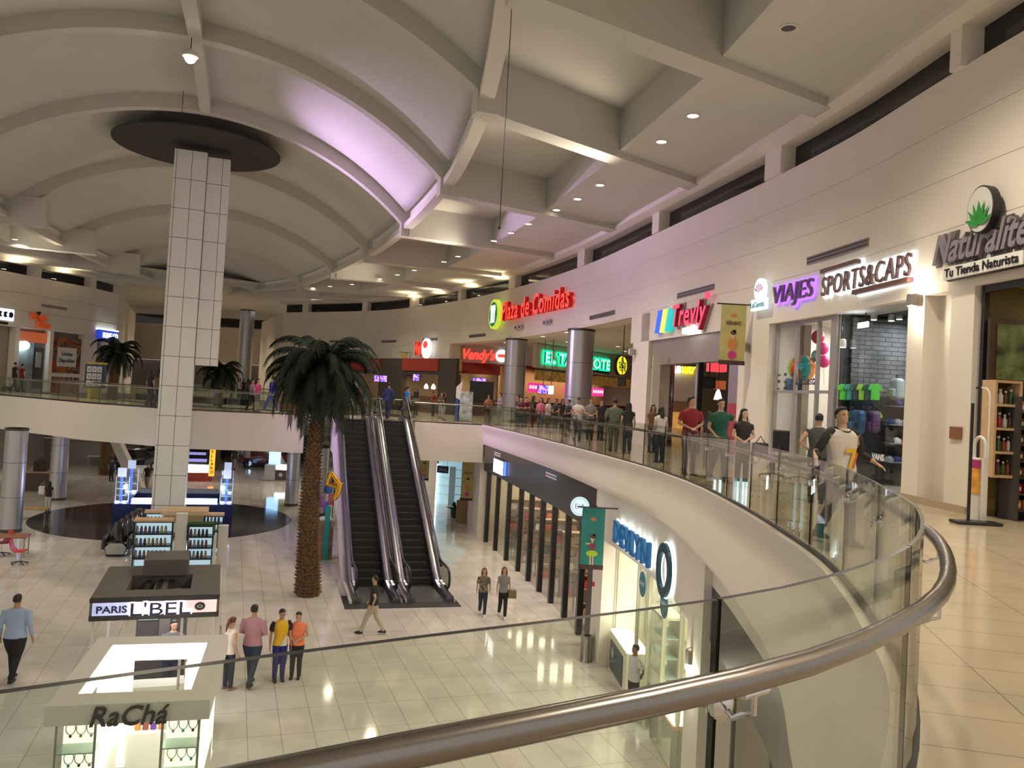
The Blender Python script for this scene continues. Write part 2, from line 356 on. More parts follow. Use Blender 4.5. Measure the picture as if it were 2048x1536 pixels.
for sgn in (1, -1):
    for y in RY[:]:
        w = hw(y); struct(MB().loft([[hall(VC+sgn*(w-.15), y-.25, z), hall(VC+sgn*(w+.45), y-.25, z), hall(VC+sgn*(w+.45), y+.25, z), hall(VC+sgn*(w-.15), y+.25, z)] for z in (13.4, 15.2)]).build('ceiling_rib_end', RIB))
    rings = []
    for y in ys:
        w = hw(y); rings.append([hall(VC+sgn*(w+d), y, z) for d, z in ((-.05, 13.72), (.32, 13.72), (.32, 15.2), (.18, 15.2), (.18, 13.95), (-.05, 13.95))])
    struct(MB().loft(rings, True).build('ceiling_edge_beam', mat('edge_plaster', (.66, .62, .56), .8)))
# centre rib
rings = [[hall(-1.8+d, y, vz(-1.8, y)+z) for d, z in ((-.2, -.02), (.2, -.02), (.2, .7), (-.2, .7))] for y in ys if y < 34.5]
struct(MB().loft(rings, True).build('ceiling_spine', RIB))
# flat recessed ceiling round the vault
ZR = 14.75
ring_in = [hall(VC+(hw(y)+.3), y) for y in ys]; wl_ = [Vector((p[0], p[1], 0)) for p in sub(WL, 2, 67.5)]
hi = [Vector(p) for p in offs(sub(WL, 2, 67.5), 1.0)]
def hx(p): return p[0]*CA+p[1]*SA, -p[0]*SA+p[1]*CA
def wall_x(y):       # hall-frame x of the right wall at hall-frame y
    best = None
    for a_, b_ in zip(WP, WP[1:]):
        (xa, ya), (xb, yb) = hx(a_), hx(b_)
        if (ya-y)*(yb-y) <= 0 and ya != yb: return xa+(xb-xa)*(y-ya)/(yb-ya)
    return 3.4 if y > 60 else 11
def left_x(y): return -2.4-(wall_x(y)+1.0)     # the hall is symmetrical about its axis
rings = []
for y in [(-4+i*.8) for i in range(94)]:
    xi = hw(y)+.25 if 0 < y < 70 else 0
    rings.append([hall(VC+xi, y, ZR), hall(wall_x(y)+1.2, y, ZR), hall(wall_x(y)+1.2, y, ZR+.1), hall(VC+xi, y, ZR+.1)])
struct(MB().loft(rings, True).build('ceiling_recess', CEIL))
rings = []
for y in [(-4+i*.8) for i in range(94)]:
    xi = hw(y)+.25 if 0 < y < 70 else 0
    rings.append([hall(VC-xi, y, ZR), hall(left_x(y)-1.2, y, ZR), hall(left_x(y)-1.2, y, ZR+.1), hall(VC-xi, y, ZR+.1)])
struct(MB().loft(rings, True).build('ceiling_recess', CEIL))
BE = [(5.2, 7.6), (12.6, 14.6), (18.3, 21.4), (26.4, 28.4), (34.4, 35.7), (42.6, 43), (50.6, 50.2), (58.6, 57.2), (65, 62.5)]
def beam_y(k, x, side=1):   # y of beam k at hall x
    ye, yw = BE[k]; xe = VC+hw(ye); xw = wall_x(yw); u = x if side > 0 else -2.4-x
    t = (u-xe)/(xw-xe); return ye+(yw-ye)*t
for side in (1, -1):
    def X(x): return x if side > 0 else -2.4-x
    for k in range(len(BE)):
        ye, yw = BE[k]; xe = VC+hw(ye)+.2; xw = wall_x(yw)+.1
        rings = [[hall(X(x), y+d, z) for d, z in ((-.32, 13.42), (.32, 13.42), (.32, ZR+.02), (-.32, ZR+.02))] for x, y in ((xe, ye), (xw, yw))]
        struct(MB().loft(rings, True).build('ceiling_beam', CEIL))
        if k+1 < len(BE):
            # dropped panel next to the wall
            P = []
            xin0 = xw-3.6; xin1 = wall_x(BE[k+1][1])-3.6
            c0 = (xin0, beam_y(k, xin0)); c1 = (xin1, beam_y(k+1, xin1))
            n = 6; outer = [(wall_x(yw+(BE[k+1][1]-yw)*j/n)+.3, yw+(BE[k+1][1]-yw)*j/n) for j in range(n+1)]
            poly = [c0]+outer+[c1]
            pts = [hall(X(x), y) for x, y in poly]
            struct(MB().prism([(p.x, p.y) for p in pts], 13.62, ZR+.02).build('ceiling_panel', CEIL))
# round downlights: housing ring and glowing lens
DL = []
def downlight(p, on=True, r=.13, label=None, group='recessed ceiling downlights'):
    t = thing('downlight', label or 'small round recessed downlight glowing in the plaster ceiling over the gallery', 'ceiling light', p, 0, group)
    MB().lathe([(r*1.25, 0), (r*1.25, -.025), (r, -.03), (r, 0)], n=16).build('trim_ring', mat('light_ring', (.7, .68, .64), .4), t, True)
    MB().cyl((0, 0, -.02), r, .015, 16).build('lens', E_WARM if on else DARK, t)
    return t
d0 = None
def dl(p, **k):
    global d0
    if d0 is None: d0 = downlight(p, **k)
    else: dup(d0, p)
for px, py in ((1484, 140), (1386, 230), (1323, 282), (1200, 369), (1155, 397), (1113, 419), (1057, 447), (1022, 465), (988, 481), (916, 512), (888, 523), (851, 534), (829, 540), (795, 549)):
    dl(on_z(px, py, 13.62))
for px, py in ((760, 557), (704, 568), (660, 572), (626, 575), (30, 478), (68, 493)): dl(on_z(px, py, 13.62))
DOFF = None
for px, py in ((1577, 54), (1266, 323)):
    if DOFF is None: DOFF = downlight(on_z(px, py, 13.62), on=False, label='unlit round recessed downlight in the gallery ceiling', group='unlit recessed downlights')
    else: dup(DOFF, on_z(px, py, 13.62))
# ------------------------------------------------------------------ left wall
LL = [(-33.5, 40), (-32.6, 45), (-31.5, 49), (-30.7, 52.6), (-29.8, 56), (-29.6, 59.6)]
struct(MB().strip(LL, 9.35, SILL, -.6).build('wall_left', WALLJ))
struct(MB().strip([(p[0]-.5, p[1]) for p in LL], SILL, TOPW, -.05).build('window_2', DGLASS))
struct(MB().strip([(p[0]+.3, p[1]) for p in LL], TOPW, TOPW+.26, -1.2).build('trim_cornice_left', WALLJ))
for Y in (47.0, 51.6, 56.3): 
    x = [LL[i][0]+(LL[i+1][0]-LL[i][0])*(Y-LL[i][1])/(LL[i+1][1]-LL[i][1]) for i in range(5) if LL[i][1] <= Y <= LL[i+1][1]][0]
    struct(MB().box(x-.7, Y-.35, SILL, x-.02, Y+.35, TOPW).build('wall_pier', WALLJ))
for z in (10.4, 11.5): struct(MB().strip([(p[0]+.012, p[1]) for p in LL], z, z+.02, .012).build('trim_joint', mat('joint', (.4, .36, .31), .8)))
# far corridor
struct(MB().strip([(-29.6, 59.6), (-37, 78), (-44, 92)], UP, SILL, -.6).build('wall_left', WALLJ))
struct(MB().strip([(-19.7, 67.6), (-25.3, 80), (-29, 92)], UP, SILL, .6).build('wall_right', WALLJ))
struct(MB().box(-50, 91, 8.6, -22, 91.6, SILL).build('wall_far', WALLJ))
struct(MB().box(-50, 91, SILL, -22, 91.3, 13.7).build('window_3', DGLASS))
struct(MB().box(-50, 90, 13.7, -22, 91.6, 14.6).build('ceiling_far_beam', CEIL))
struct(MB().prism([(-52, 92), (-38, 56), (-27, 56), (-17, 64), (-22, 92)], 14.3, 14.4).build('ceiling_far', CEIL))
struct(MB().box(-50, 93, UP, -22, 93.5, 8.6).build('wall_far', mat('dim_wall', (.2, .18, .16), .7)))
struct(MB().box(-62, 97, -.3, 30, 97.5, 4.3).build('wall_far', mat('lower_far_wall', (.45, .38, .3), .7)))
struct(MB().box(-61, -8, -.3, -60, 98, 15).build('wall_west', WALLJ))
# ------------------------------------------------------------------ tiled pylon and the disc above it
PM = Matrix.Translation((-14.95, 34.9, 0)) @ Matrix.Rotation(A, 4, 'Z')
TILE = grid_mat('square_white_tile', (.82, .82, .76), (.16, .15, .13), .62, .62*2.06, .012, .35, 0, .015, axes='xz')
py = thing('pylon', 'tall white tiled pylon rising from the ground floor to the dark disc', 'pillar', (-14.5, 34.9, 0), A)
mb = MB(); mb.box(-.72, -.55, 0, .60, .55, 16.6); o = mb.build('tiled_shaft', TILE, py)
mb = MB(); mb.box(.61, -.25, 7.35, 1.55, .75, 16.5); mb.build('hanging_shaft', TILE, py)
MB().box(-.74, -.57, 0, .62, .57, .12).build('plinth', DARK, py)
_p = on_y(397, 299, 35.3)
dc = thing('suspended_disc', 'dark round disc hung below the vault over the tiled pylon', 'ceiling disc', tuple(_p), A)
MB().cyl((0, 0, 0), 3.5, .06, 64).build('disc', mat('disc_brown', (.035, .028, .028), .8), dc, True)
for dx, dy in ((-.8, 0), (1.6, 1.0), (0, -2.4)): MB().tube([(dx, dy, .06), (dx, dy, .7)], .012, 6).build('wire', STEEL, dc)
# ------------------------------------------------------------------ glass balustrades
def arclen(line):
    s = [0]
    for a, b in zip(line, line[1:]): s.append(s[-1]+(Vector(b)-Vector(a)).length)
    return s
def along(line, S, s):
    s = max(0, min(S[-1]-1e-6, s))
    for i in range(len(S)-1):
        if S[i] <= s <= S[i+1]:
            return Vector(line[i]).lerp(Vector(line[i+1]), (s-S[i])/(S[i+1]-S[i]))
def glass_panel(parent, line, S, s0, s1, z0, z1, side=-1, th=.018, name='glass_panel', edge=True):
    n = max(2, int((s1-s0)/.25)); P = [along(line, S, s0+(s1-s0)*k/n) for k in range(n+1)]; Q = offs(P, th)
    mb = MB(); N = len(P)
    for p, q in zip(P, Q): mb.v += [(p.x, p.y, z0), (q.x, q.y, z0), (q.x, q.y, z1), (p.x, p.y, z1)]
    for i in range(N-1):
        for j in range(4):
            k = (j+1) % 4; mb.f.append((i*4+j, i*4+k, (i+1)*4+k, (i+1)*4+j)); mb.m.append(0 if j in (1, 3) else 1)
    mb.f += [(3, 2, 1, 0), tuple((N-1)*4+j for j in range(4))]; mb.m += [1, 1]
    return mb.build(name, [RAILGLASS, GEDGE], parent)
def balustrade(label, line, z0=UP, ztop=6.3, step=1.45, start=0, end=None, rail=True, rr=.03, railoff=.1, railz=None, brackets=0, group=None, first=(), b0=None):
    S = arclen(line); end = end or S[-1]; t = thing('glass_balustrade', label, 'balustrade', (0, 0, 0), 0, group)
    s = start
    for w_ in first:
        glass_panel(t, line, S, s+.006, s+w_-.006, z0+.01, ztop); s += w_
    while s < end-.2:
        glass_panel(t, line, S, s+.006, min(s+step, end)-.006, z0+.01, ztop); s += step
    L = [along(line, S, start+(end-start)*k/int((end-start)/.3+2)) for k in range(int((end-start)/.3+3))]
    Lo = offs(L, .0); ch = MB().strip([(p.x, p.y) for p in offs(L, -.02)], z0-.02, z0+.05, .055); ch.build('base_channel', DARK, t)
    if rail:
        zz = railz or ztop-.1
        MB().tube([(p.x, p.y, zz) for p in offs(L, railoff)], rr, 16).build('handrail', STEEL, t, True)
    s = b0 if b0 is not None else start
    if brackets:
        while s < min(end-.2, brackets):
            p = along(line, S, s+.02); q = along(line, S, s+.1); d = (q-p).normalized(); n = Vector((d.y, -d.x)); zz = railz or ztop-.1
            mb = MB(); P3 = lambda o, z, a=0: (p.x+n.x*o+d.x*a, p.y+n.y*o+d.y*a, z)
            mb.tube([P3(.0, zz-.10), P3(.016, zz-.10), P3(.03, zz-.10), P3(.045, zz-.10)], [.03, .042, .042, .012], 16)
            mb.tube([P3(.03, zz-.10), P3(.06, zz-.12), P3(.09, zz-.10), P3(railoff, zz-.09), P3(railoff, zz-.02)], .008, 8)
            mb.tube([P3(railoff, zz-.035, -.05), P3(railoff, zz-.035, .05)], .012, 8)
            mb.tube([P3(-.02, zz-.10), P3(-.014, zz-.10)], [.03, .034], 16)
            mb.build('rail_bracket', CHROME, t, True); s += step
    return t
GS = arclen(G); 
sj = min(range(len(G)), key=lambda i: (Vector(G[i])-Vector((.59, 2.11))).length); s_j = GS[sj]
balustrade('curved clear glass balustrade with round steel handrail running along the near gallery edge', G, start=s_j-3.9, first=(1.95, 1.95), step=1.45, end=GS[-1]-.02, railz=6.128, rr=.034, railoff=.12, brackets=s_j+1.45*9, b0=s_j)
bf = smoothline([(-9.6, 37.72), (-12, 37.42), (-14.6, 36.62), (-20, 38.32), (-27.2, 42.72), (-36, 48)], 3)[::-1]
balustrade('long glass balustrade along the front edge of the far bridge, left of the escalators', bf, step=1.6, railoff=.1)
balustrade('short glass balustrade between the escalators and the curved gallery', [(-4.5, 37.34), (-1.25, 37.88)], step=1.1)
balustrade('glass balustrade along the rear edge of the bridge, behind the palms', smoothline([(-5, 42.5), (-9.5, 42.2), (-14.6, 41.4), (-20, 43.2), (-27, 47.4)], 3), step=1.8, railoff=.1)
balustrade('glass balustrade along the food court side of the far void', smoothline([(-20.2, 62), (-13.1, 56.1), (-8.1, 48.1), (-5.1, 42.7)], 3), step=1.8, railoff=.1)
balustrade('glass balustrade on the farthest side of the far void', [(-29, 62.05), (-20, 62.05)], step=1.8, railoff=-.1)
# ------------------------------------------------------------------ escalators
STEPM = mat('escalator_step', (.035, .034, .036), .45, .3); DECK = mat('escalator_deck', (.26, .25, .28), .28, .9)
def escalator(label, base, ang, white_side):
    # local: x across, y towards the top
    t = thing('escalator', label, 'escalator', (base[0], base[1], 0), ang, 'pair of escalators up to the bridge')
    y0, y1 = .55, .55+UP/math.tan(radians(30)); L = y1+1.6; hw_ = .5
    def zl(y): return 0 if y < y0 else (UP if y > y1 else (y-y0)*math.tan(radians(30)))
    prof = [(-1.5, 0)]+[(y0-.35, 0), (y0, .06), (y0+.4, .25)]+[(y1-.4, UP-.25), (y1, UP-.05), (y1+.35, UP)]+[(L, UP)]
    def rail_path(h): return [(y, z+h) for y, z in prof]
    # steps
    k = 0; me = None; n = int(UP/.2)
    for i in range(n+1):
        y = y0+i*.2/math.tan(radians(30)); z = i*.2
        if me is None:
            mb = MB(); mb.box(-.5, 0, -.2, .5, .4, .0)
            for j in range(24): mb.box(-.49+j*.041, 0, 0, -.49+j*.041+.02, .38, .012)
            mb.box(-.5, -.004, -.02, .5, .0, .004, 0)
            so = mb.build('step', STEPM, t); me = so
        else:
            so = me.copy(); COL.objects.link(so); so.parent = t
        so.location = (0, y, z)
    MB().box(-.5, -1.5, -.02, .5, y0+.02, .012).build('comb_plate', STEEL if False else mat('landing_plate', (.05, .05, .052), .4, .3), t)
    MB().box(-.5, y1+.2, UP-.05, .5, L, UP+.012).build('comb_plate', mat('landing_plate'), t)
    for sx in (-1, 1):
        # skirt and deck following the incline
        rings = []
        for y, z in prof: rings.append([(sx*.5, y, z-.25), (sx*.5, y, z+.12), (sx*.53, y, z+.17), (sx*.60, y, z+.18), (sx*.60, y, z+.14), (sx*.70, y, z+.14), (sx*.70, y, z+.18), (sx*.77, y, z+.16), (sx*.78, y, z-.25)])
        MB().loft(rings).build('deck', DECK, t)
        # glass panel
        up = rail_path(.93); lo = rail_path(.2); mb = MB()
        pts = [(-1.15, .45)]+[(-.95, .85)]+up[1:-1]+[(L-.35, UP+.85)]+[(L-.2, UP+.5)]
        low = [(-1.05, .22)]+[(-.9, .2)]+lo[1:-1]+[(L-.35, UP+.2)]+[(L-.25, UP+.2)]
        rings = [[(sx*.640, a[0], b[1]), (sx*.652, a[0], b[1]), (sx*.652, a[0], a[1]), (sx*.640, a[0], a[1])] for a, b in zip(pts, low)]
        MB().loft(rings).build('glass_panel', RAILGLASS, t)
        # handrail loop
        hp = [(-.6, .3), (-.95, .3), (-1.18, .42), (-1.25, .62), (-1.15, .85), (-.92, .95)]+[(y, z+.95) for y, z in smoothline([(y, z) for y, z in prof[1:-1]], 3)]+[(L-.5, UP+.95), (L-.22, UP+.85), (L-.1, UP+.6), (L-.2, UP+.38), (L-.45, UP+.3)]
        MB().tube([(sx*.646, y, z) for y, z in hp], .042, 10).build('handrail', RUBBER, t, True)
        for yy, zz in ((y0-.6, .235), (y0-.25, .245)): MB().box(sx*.56-.03, yy, zz-.02, sx*.56+.03, yy+.22, zz).build('deck_light', emis('deck_light', (1, .9, .85), 2.5), t)
    # truss cladding
    side = [(-1.5, 0), (y0+1.6, 0), (y1+.1, UP-1.55), (L, UP-1.55), (L, UP+.0), (y1+.35, UP-.02), (y0+.3, .16), (-1.5, .1)]
    mb = MB()
    for x0, x1 in (((-.86, -.76), (.76, .8)) if white_side else ((-.8, -.76), (.76, .82))):
        n = len(side); v = [(x0, y, z) for y, z in side]+[(x1, y, z) for y, z in side]
        mb.add(v, [tuple(range(n)), tuple(range(2*n-1, n-1, -1))]+[(i, (i+1) % n, n+(i+1) % n, n+i) for i in range(n)])
    mb.add([(-.8, y0+1.6, 0.01), (.8, y0+1.6, .01), (.8, y1+.1, UP-1.55), (-.8, y1+.1, UP-1.55), (-.8, L, UP-1.55), (.8, L, UP-1.55)], [(0, 1, 2, 3), (3, 2, 5, 4)])
    mb.build('truss_cladding', mat('escalator_cladding', (.74, .70, .68), .5), t)
    return t
bR = on_z(866, 1212, 0); tR = on_z(783, 842, UP)
dv = Vector((tR.x-bR.x, tR.y-bR.y)).normalized(); ea = atan2(-dv.x, dv.y)
tp = Vector((tR.x, tR.y)); base = tp - dv*(.55+UP/math.tan(radians(30))+.2)
nv = Vector((dv.y, -dv.x))
escalator('right-hand escalator of black steps and glass sides, nearer the dark shoe shop', base, ea, False)
escalator('left-hand escalator with black steps and tall white side cladding, nearer the palm trunk', base-nv*1.72, ea, True)
mt = thing('floor_mat', 'dark rectangular mat on the floor at the foot of the two escalators', 'mat', (base-nv*.86-dv*.2).to_3d(), ea)
MB().box(-1.9, -1.9, .0, 1.75, -.3, .005).build('mat_sheet', mat('mat_black', (.03, .03, .032), .8), mt)
# ------------------------------------------------------------------ big clad columns
CB = DARK
def column(label, x, y, z0, z1, r, group=None, m=CLAD, base=True):
    t = thing('round_column', label, 'column', (x, y, z0), 0, group); h = z1-z0
    MB().cyl((0, 0, 0), r, h, 40).build('shaft', m, t, True)
    if base: MB().cyl((0, 0, 0), r+.012, .14, 40).build('base_ring', DARK, t, True)
    k = h/3
    for i in (1, 2): MB().cyl((0, 0, k*i), r+.004, .018, 40).build('joint_ring', DARK, t, True)
    MB().cyl((0, 0, h-.1), r+.02, .1, 40).build('top_ring', DARK, t, True)
    return t
p = on_z(1163, 660, 9.9); column('wide purple-lit metal column in front of the green taco sign', p.x, p.y, UP, 9.93, .6)
p = on_z(1033, 679, 9.9); column('wide metal column beside the second red burger sign', p.x, p.y, UP, 9.93, .6)
column('grey round column at the left frame edge of the ground floor', -20.45, 33.4, 0, 4.3, .42, 'ground floor columns')
column('grey round column behind the woman with white trousers and slanted strut', -23.5, 42.2, 0, 4.3, .42)
column('slim grey round column under the bridge, just left of the palm trunk', -11.85, 44.6, 0, 4.3, .36)
column('grey round column rising left behind the tiled pylon to the far ceiling', -29.5, 70, 0, 13, .7)
column('grey round column rising right behind the tiled pylon to the far ceiling', -23.6, 70.5, 0, 13, .62)
column('slim grey column mostly hidden behind the palm trunk', -9.6, 41.9, 0, 3.6, .3)
# slanted strut on the left
st = thing('slanted_strut', 'white slanted strut leaning against the ceiling behind the second grey column', 'strut', (-21.2, 45, 0))
MB().add([(-1.6, 0, 3.9), (-1.15, 0, 3.9), (1.1, 0, 0), (.4, 0, 0), (-1.6, .5, 3.9), (-1.15, .5, 3.9), (1.1, .5, 0), (.4, .5, 0)], [(0, 1, 2, 3), (7, 6, 5, 4), (0, 4, 5, 1), (1, 5, 6, 2), (2, 6, 7, 3), (3, 7, 4, 0)]).build('strut_body', FAS, st)
# ------------------------------------------------------------------ upper shop fronts: piers
def wseg(px0, px1, z=7.0, line=WL):
    a, _ = wallpt(line, px0, 0, z); b, _ = wallpt(line, px1, 0, z); return a, b       # a farther (left), b nearer (right)
def wpier(px0, px1, th=.85, name='wall_pier', inset=0, z0=UP, z1=HEAD):
    a, b = wseg(px0, px1); l = sub(WL, b.y, a.y); l = offs(l, inset) if inset else l
    return struct(MB().strip(l, z0, z1, th).build(name, WALLJ))
wpier(1810, 1842); wpier(1842, 1893, inset=.3); wpier(1893, 1942)
wpier(1473, 1531); wpier(1260, 1291, z1=9.95)
a, b = wseg(1810, 1942); struct(MB().strip(offs(sub(WL, b.y, a.y), -.02), UP, UP+.12, .04).build('baseboard_right', mat('skirting_tile', (.45, .36, .26), .3)))
# frame helper: shop local axes, x to the right, y into the shop, z from the upper floor
def frame(name, label, cat, px0, px1, z=7.0, zb=UP, inset=0, group=None, line=WL):
    a, b = wseg(px0, px1, z, line); d = (b-a); w = d.length; d.normalize(); n = Vector((-d.y, d.x))
    t = thing(name, label, cat, (a.x+n.x*inset, a.y+n.y*inset, zb), atan2(d.y, d.x), group); return t, w
def room(t, w, h, dep, wall, ceil=None, back=None):
    H = h
    MB().box(-.05, .1, 0, .0, dep, H).build('side_wall', wall, t); MB().box(w, .1, 0, w+.05, dep, H).build('side_wall', wall, t)
    MB().box(-.05, dep, 0, w+.05, dep+.05, H).build('back_wall', back or wall, t)
    MB().box(-.05, .1, H, w+.05, dep+.05, H+.05).build('shop_ceiling', ceil or CEIL, t)
def arealight(t, x, y, z, sx, sy, pw, col=(1, .95, .88)):
    l = lamp('AREA', 'shop_lamp', (0, 0, 0), pw, col, sx=sx, sy=sy); l.parent = t; l.location = (x, y, z); l.rotation_euler = (0, 0, 0); return l
HH = HEAD-UP
# --- signs
def fitsign(name, label, txt, px0, px1, z, cap, m, depth=.12, bold=.02, shear=0, off=.06, line=WL, spacing=1, halo=None, halo_w=.06, group=None, parent=None, zt=None):
    t, w = frame(name, label, 'sign', px0, px1, z+cap/2, z, -off-depth/2, group, line)
    size = cap/.70
    mb = text_mb(txt, size, depth, bold, shear, spacing); x0, x1 = text_w(mb); k = w/(x1-x0)
    mb.v = [((v[0]-x0)*k, v[1], v[2]) for v in mb.v]; 
    if halo:
        hb = text_mb(txt, size, .03, bold+halo_w, shear, spacing); hb.v = [((v[0]-x0)*k, v[1]+depth/2+.03, v[2]) for v in hb.v]; hb.build('glow_backing', halo, t)
    mb.build('lettering', m, t); return t, w
RSIDE = mat('red_return', (.35, .01, .01), .4, emit=(.3, .004, .004), es=.5)
ERF = emis('red_letter', (1, .06, .04), 1.35); ER = [ERF, RSIDE]
t, w = fitsign('lit_sign', 'large red lit sign reading Plaza de Comidas over the food court opening', 'Plaza de Comidas', 1012, 1149, 10.95, 1.0, ER, .22, .02, .1, spacing=1.1)
lg = thing('round_sign', 'green and yellow oval fork and spoon sign left of the Plaza de Comidas letters', 'sign', wallpt(WL, 1000, 0, 11.4)[0].to_3d()+Vector((-.3, -.1, 11.35)), t.rotation_euler.z)
def disc(mb, r, y0, y1, sz=1, cx=0, cz=0, n=32, mi=0):
    return mb.loft([[(cx+r*cos(2*pi*k/n), y, cz+r*sz*sin(2*pi*k/n)) for k in range(n)] for y in (y0, y1)], True, mi)
disc(MB(), .85, -.12, .12).build('rim', emis('lime', (.65, .8, .05), .8), lg); disc(MB(), .7, -.14, -.11).build('face', emis('sign_green', (.0, .22, .08), .6), lg)
mb = MB()
for i, x in enumerate((-.25, 0, .28)): mb.box(x-.05, -.17, -.5, x+.05, -.145, .25); disc(mb, .12, -.17, -.145, 1.6, x, .32, 12)
mb.build('cutlery', emis('logo_white', (.9, .95, 1), 1.6), lg)
t, w = fitsign('lit_sign', 'pink-red script sign reading Trevly with grey backing above its shop', 'Trevly', 1357, 1424, 9.28, .66, [emis('pink_letter', (1, .06, .14), 1.1), mat('pink_return', (.35, .02, .05), .5)], .14, .02, .22, halo=mat('grey_backing', (.3, .3, .27), .6), halo_w=.06, spacing=1.12)
disc(MB(), .1, -.08, .0, 1, w-.02, .74).build('dot', emis('pink_letter', (1, .06, .14)), t)
MB().box(w*.36, -.1, -.3, w*.75, 0, -.12).build('plate', E_W, t, bevel=.03)
t, w = frame('striped_logo', 'blue, yellow and green slanted stripe logo left of the pink Trevly letters', 'sign', 1318, 1352, 9.5, 9.15, -.15)
for i, (c) in enumerate(((.02, .12, .75), (.85, .85, .1), (.0, .5, .45))):
    x = i*w/3.4; MB().add([(x, 0, 0), (x+w/3.6, 0, 0), (x+w/3.6+.22, 0, .75), (x+.22, 0, .75), (x, .12, 0), (x+w/3.6, .12, 0), (x+w/3.6+.22, .12, .75), (x+.22, .12, .75)], [(0, 1, 2, 3), (7, 6, 5, 4), (0, 4, 5, 1), (1, 5, 6, 2), (2, 6, 7, 3), (3, 7, 4, 0)]).build('stripe', emis('stripe%d' % i, c, 1.1), t)
fitsign('lit_sign', 'violet halo-lit letters reading Viajes above the travel agency', 'VIAJES', 1553, 1633, 9.42, .42, mat('brown_letter', (.16, .08, .07), .5), .06, .0, .12, halo=emis('violet', (.22, .08, 1), 3.0), halo_w=.05)
t, w = frame('lit_logo', 'white lit oval logo with blue rim reading La Cuesta beside the violet letters', 'sign', 1516, 1548, 9.6, 9.3, -.16)
EL = emis('logo_lit', (.85, .95, 1), .95)
MB().box(0, -.06, 0, w, .04, .3).build('plate', EL, t, bevel=.03); disc(MB(), .26, -.06, .04, 1.15, w*.55, .52).build('oval', EL, t)
mb = text_mb('LaCuesta', .2, .01, 0); x0, x1 = text_w(mb); mb.v = [((v[0]-x0)*(w-.1)/(x1-x0)+.05, v[1]-.07, v[2]+.08) for v in mb.v]; mb.build('lettering', mat('teal_ink', (.02, .35, .4), .5), t)
mb = MB()
for k in range(5):
    a_ = radians(90+(k-2)*30); mb.add([(w*.55, -.07, .45), (w*.55+.2*cos(a_-.12), -.07, .45+.2*sin(a_-.12)), (w*.55+.25*cos(a_), -.07, .45+.25*sin(a_)), (w*.55+.2*cos(a_+.12), -.07, .45+.2*sin(a_+.12))], [(0, 1, 2, 3)])
mb.build('crest', mat('pink_ink', (.8, .1, .25), .5), t)
HALO = emis('halo_white', (.85, .97, 1), 2.2)
t, w = fitsign('lit_sign', 'brown block letters with white halo reading Sport & Caps above the sportswear shop', 'SPORTS&CAPS', 1650, 1832, 9.36, .42, mat('brown_letter'), .05, .0, .12, halo=HALO, halo_w=.05, spacing=1.12)
for nm, x0, x1, z0 in (('upper_bar', .0, .45, .5), ('lower_bar', .42, 1.0, -.13)):
    MB().box(w*x0, -.06, z0, w*x1, .06, z0+.09).build(nm, mat('brown_letter'), t); MB().box(w*x0-.02, .07, z0-.03, w*x1+.03, .1, z0+.11).build('glow_backing', HALO, t)
NM = mat('grey_letter', (.34, .30, .34), .35, .4)
t, w = fitsign('metal_sign', 'large grey script sign reading Naturalité at the right edge', 'Naturalité', 1882, 2078, 9.42, .48, NM, .08, .015, .35, halo=mat('grey_return', (.16, .14, .15), .5), halo_w=.03)
t, w = frame('name_plate', 'white rounded plate reading Tu Tienda Naturista under the grey script', 'sign', 1906, 2070, 9.2, 9.07, -.14)
MB().box(0, -.02, 0, w, .1, .25).build('plate_rim', BLACK, t, bevel=.1); MB().box(.02, -.05, .02, w-.02, -.015, .23).build('plate', mat('plate_white', (.85, .85, .82), .5), t, bevel=.012)
mb = text_mb('Tu Tienda Naturista', .2, .012, .002); x0, x1 = text_w(mb); mb.v = [((v[0]-x0)*(w-.16)/(x1-x0)+.08, v[1]-.06, v[2]+.065) for v in mb.v]; mb.build('lettering', BLACK, t)
t, w = frame('leaf_emblem', 'oval emblem with green aloe leaves above the grey script', 'sign', 1965, 2010, 10.05, 9.98, -.2)
disc(MB(), .3, -.03, .1, 1.25, w/2, .1).build('rim', BLACK, t); disc(MB(), .28, -.04, -.03, 1.25, w/2, .1).build('face', mat('emblem_grey', (.6, .6, .58), .5), t)
mb = MB()
for k in range(7):
    a_ = radians(90+(k-3)*24); L_ = .3; s_ = .05; b0 = (w/2, -.06, -.15)
    mb.add([(b0[0]-s_*sin(a_)*.3, b0[1], b0[2]+s_*cos(a_)*.3), (b0[0]+L_*.5*cos(a_)-s_*sin(a_), -.065, b0[2]+L_*.55*sin(a_)+s_*cos(a_)), (b0[0]+L_*cos(a_)*1.1, -.06, b0[2]+L_*1.35*sin(a_)), (b0[0]+L_*.5*cos(a_)+s_*sin(a_), -.065, b0[2]+L_*.55*sin(a_)-s_*cos(a_))], [(0, 1, 2, 3)])
mb.build('leaves', mat('leaf_green', (.02, .25, .04), .4), t)
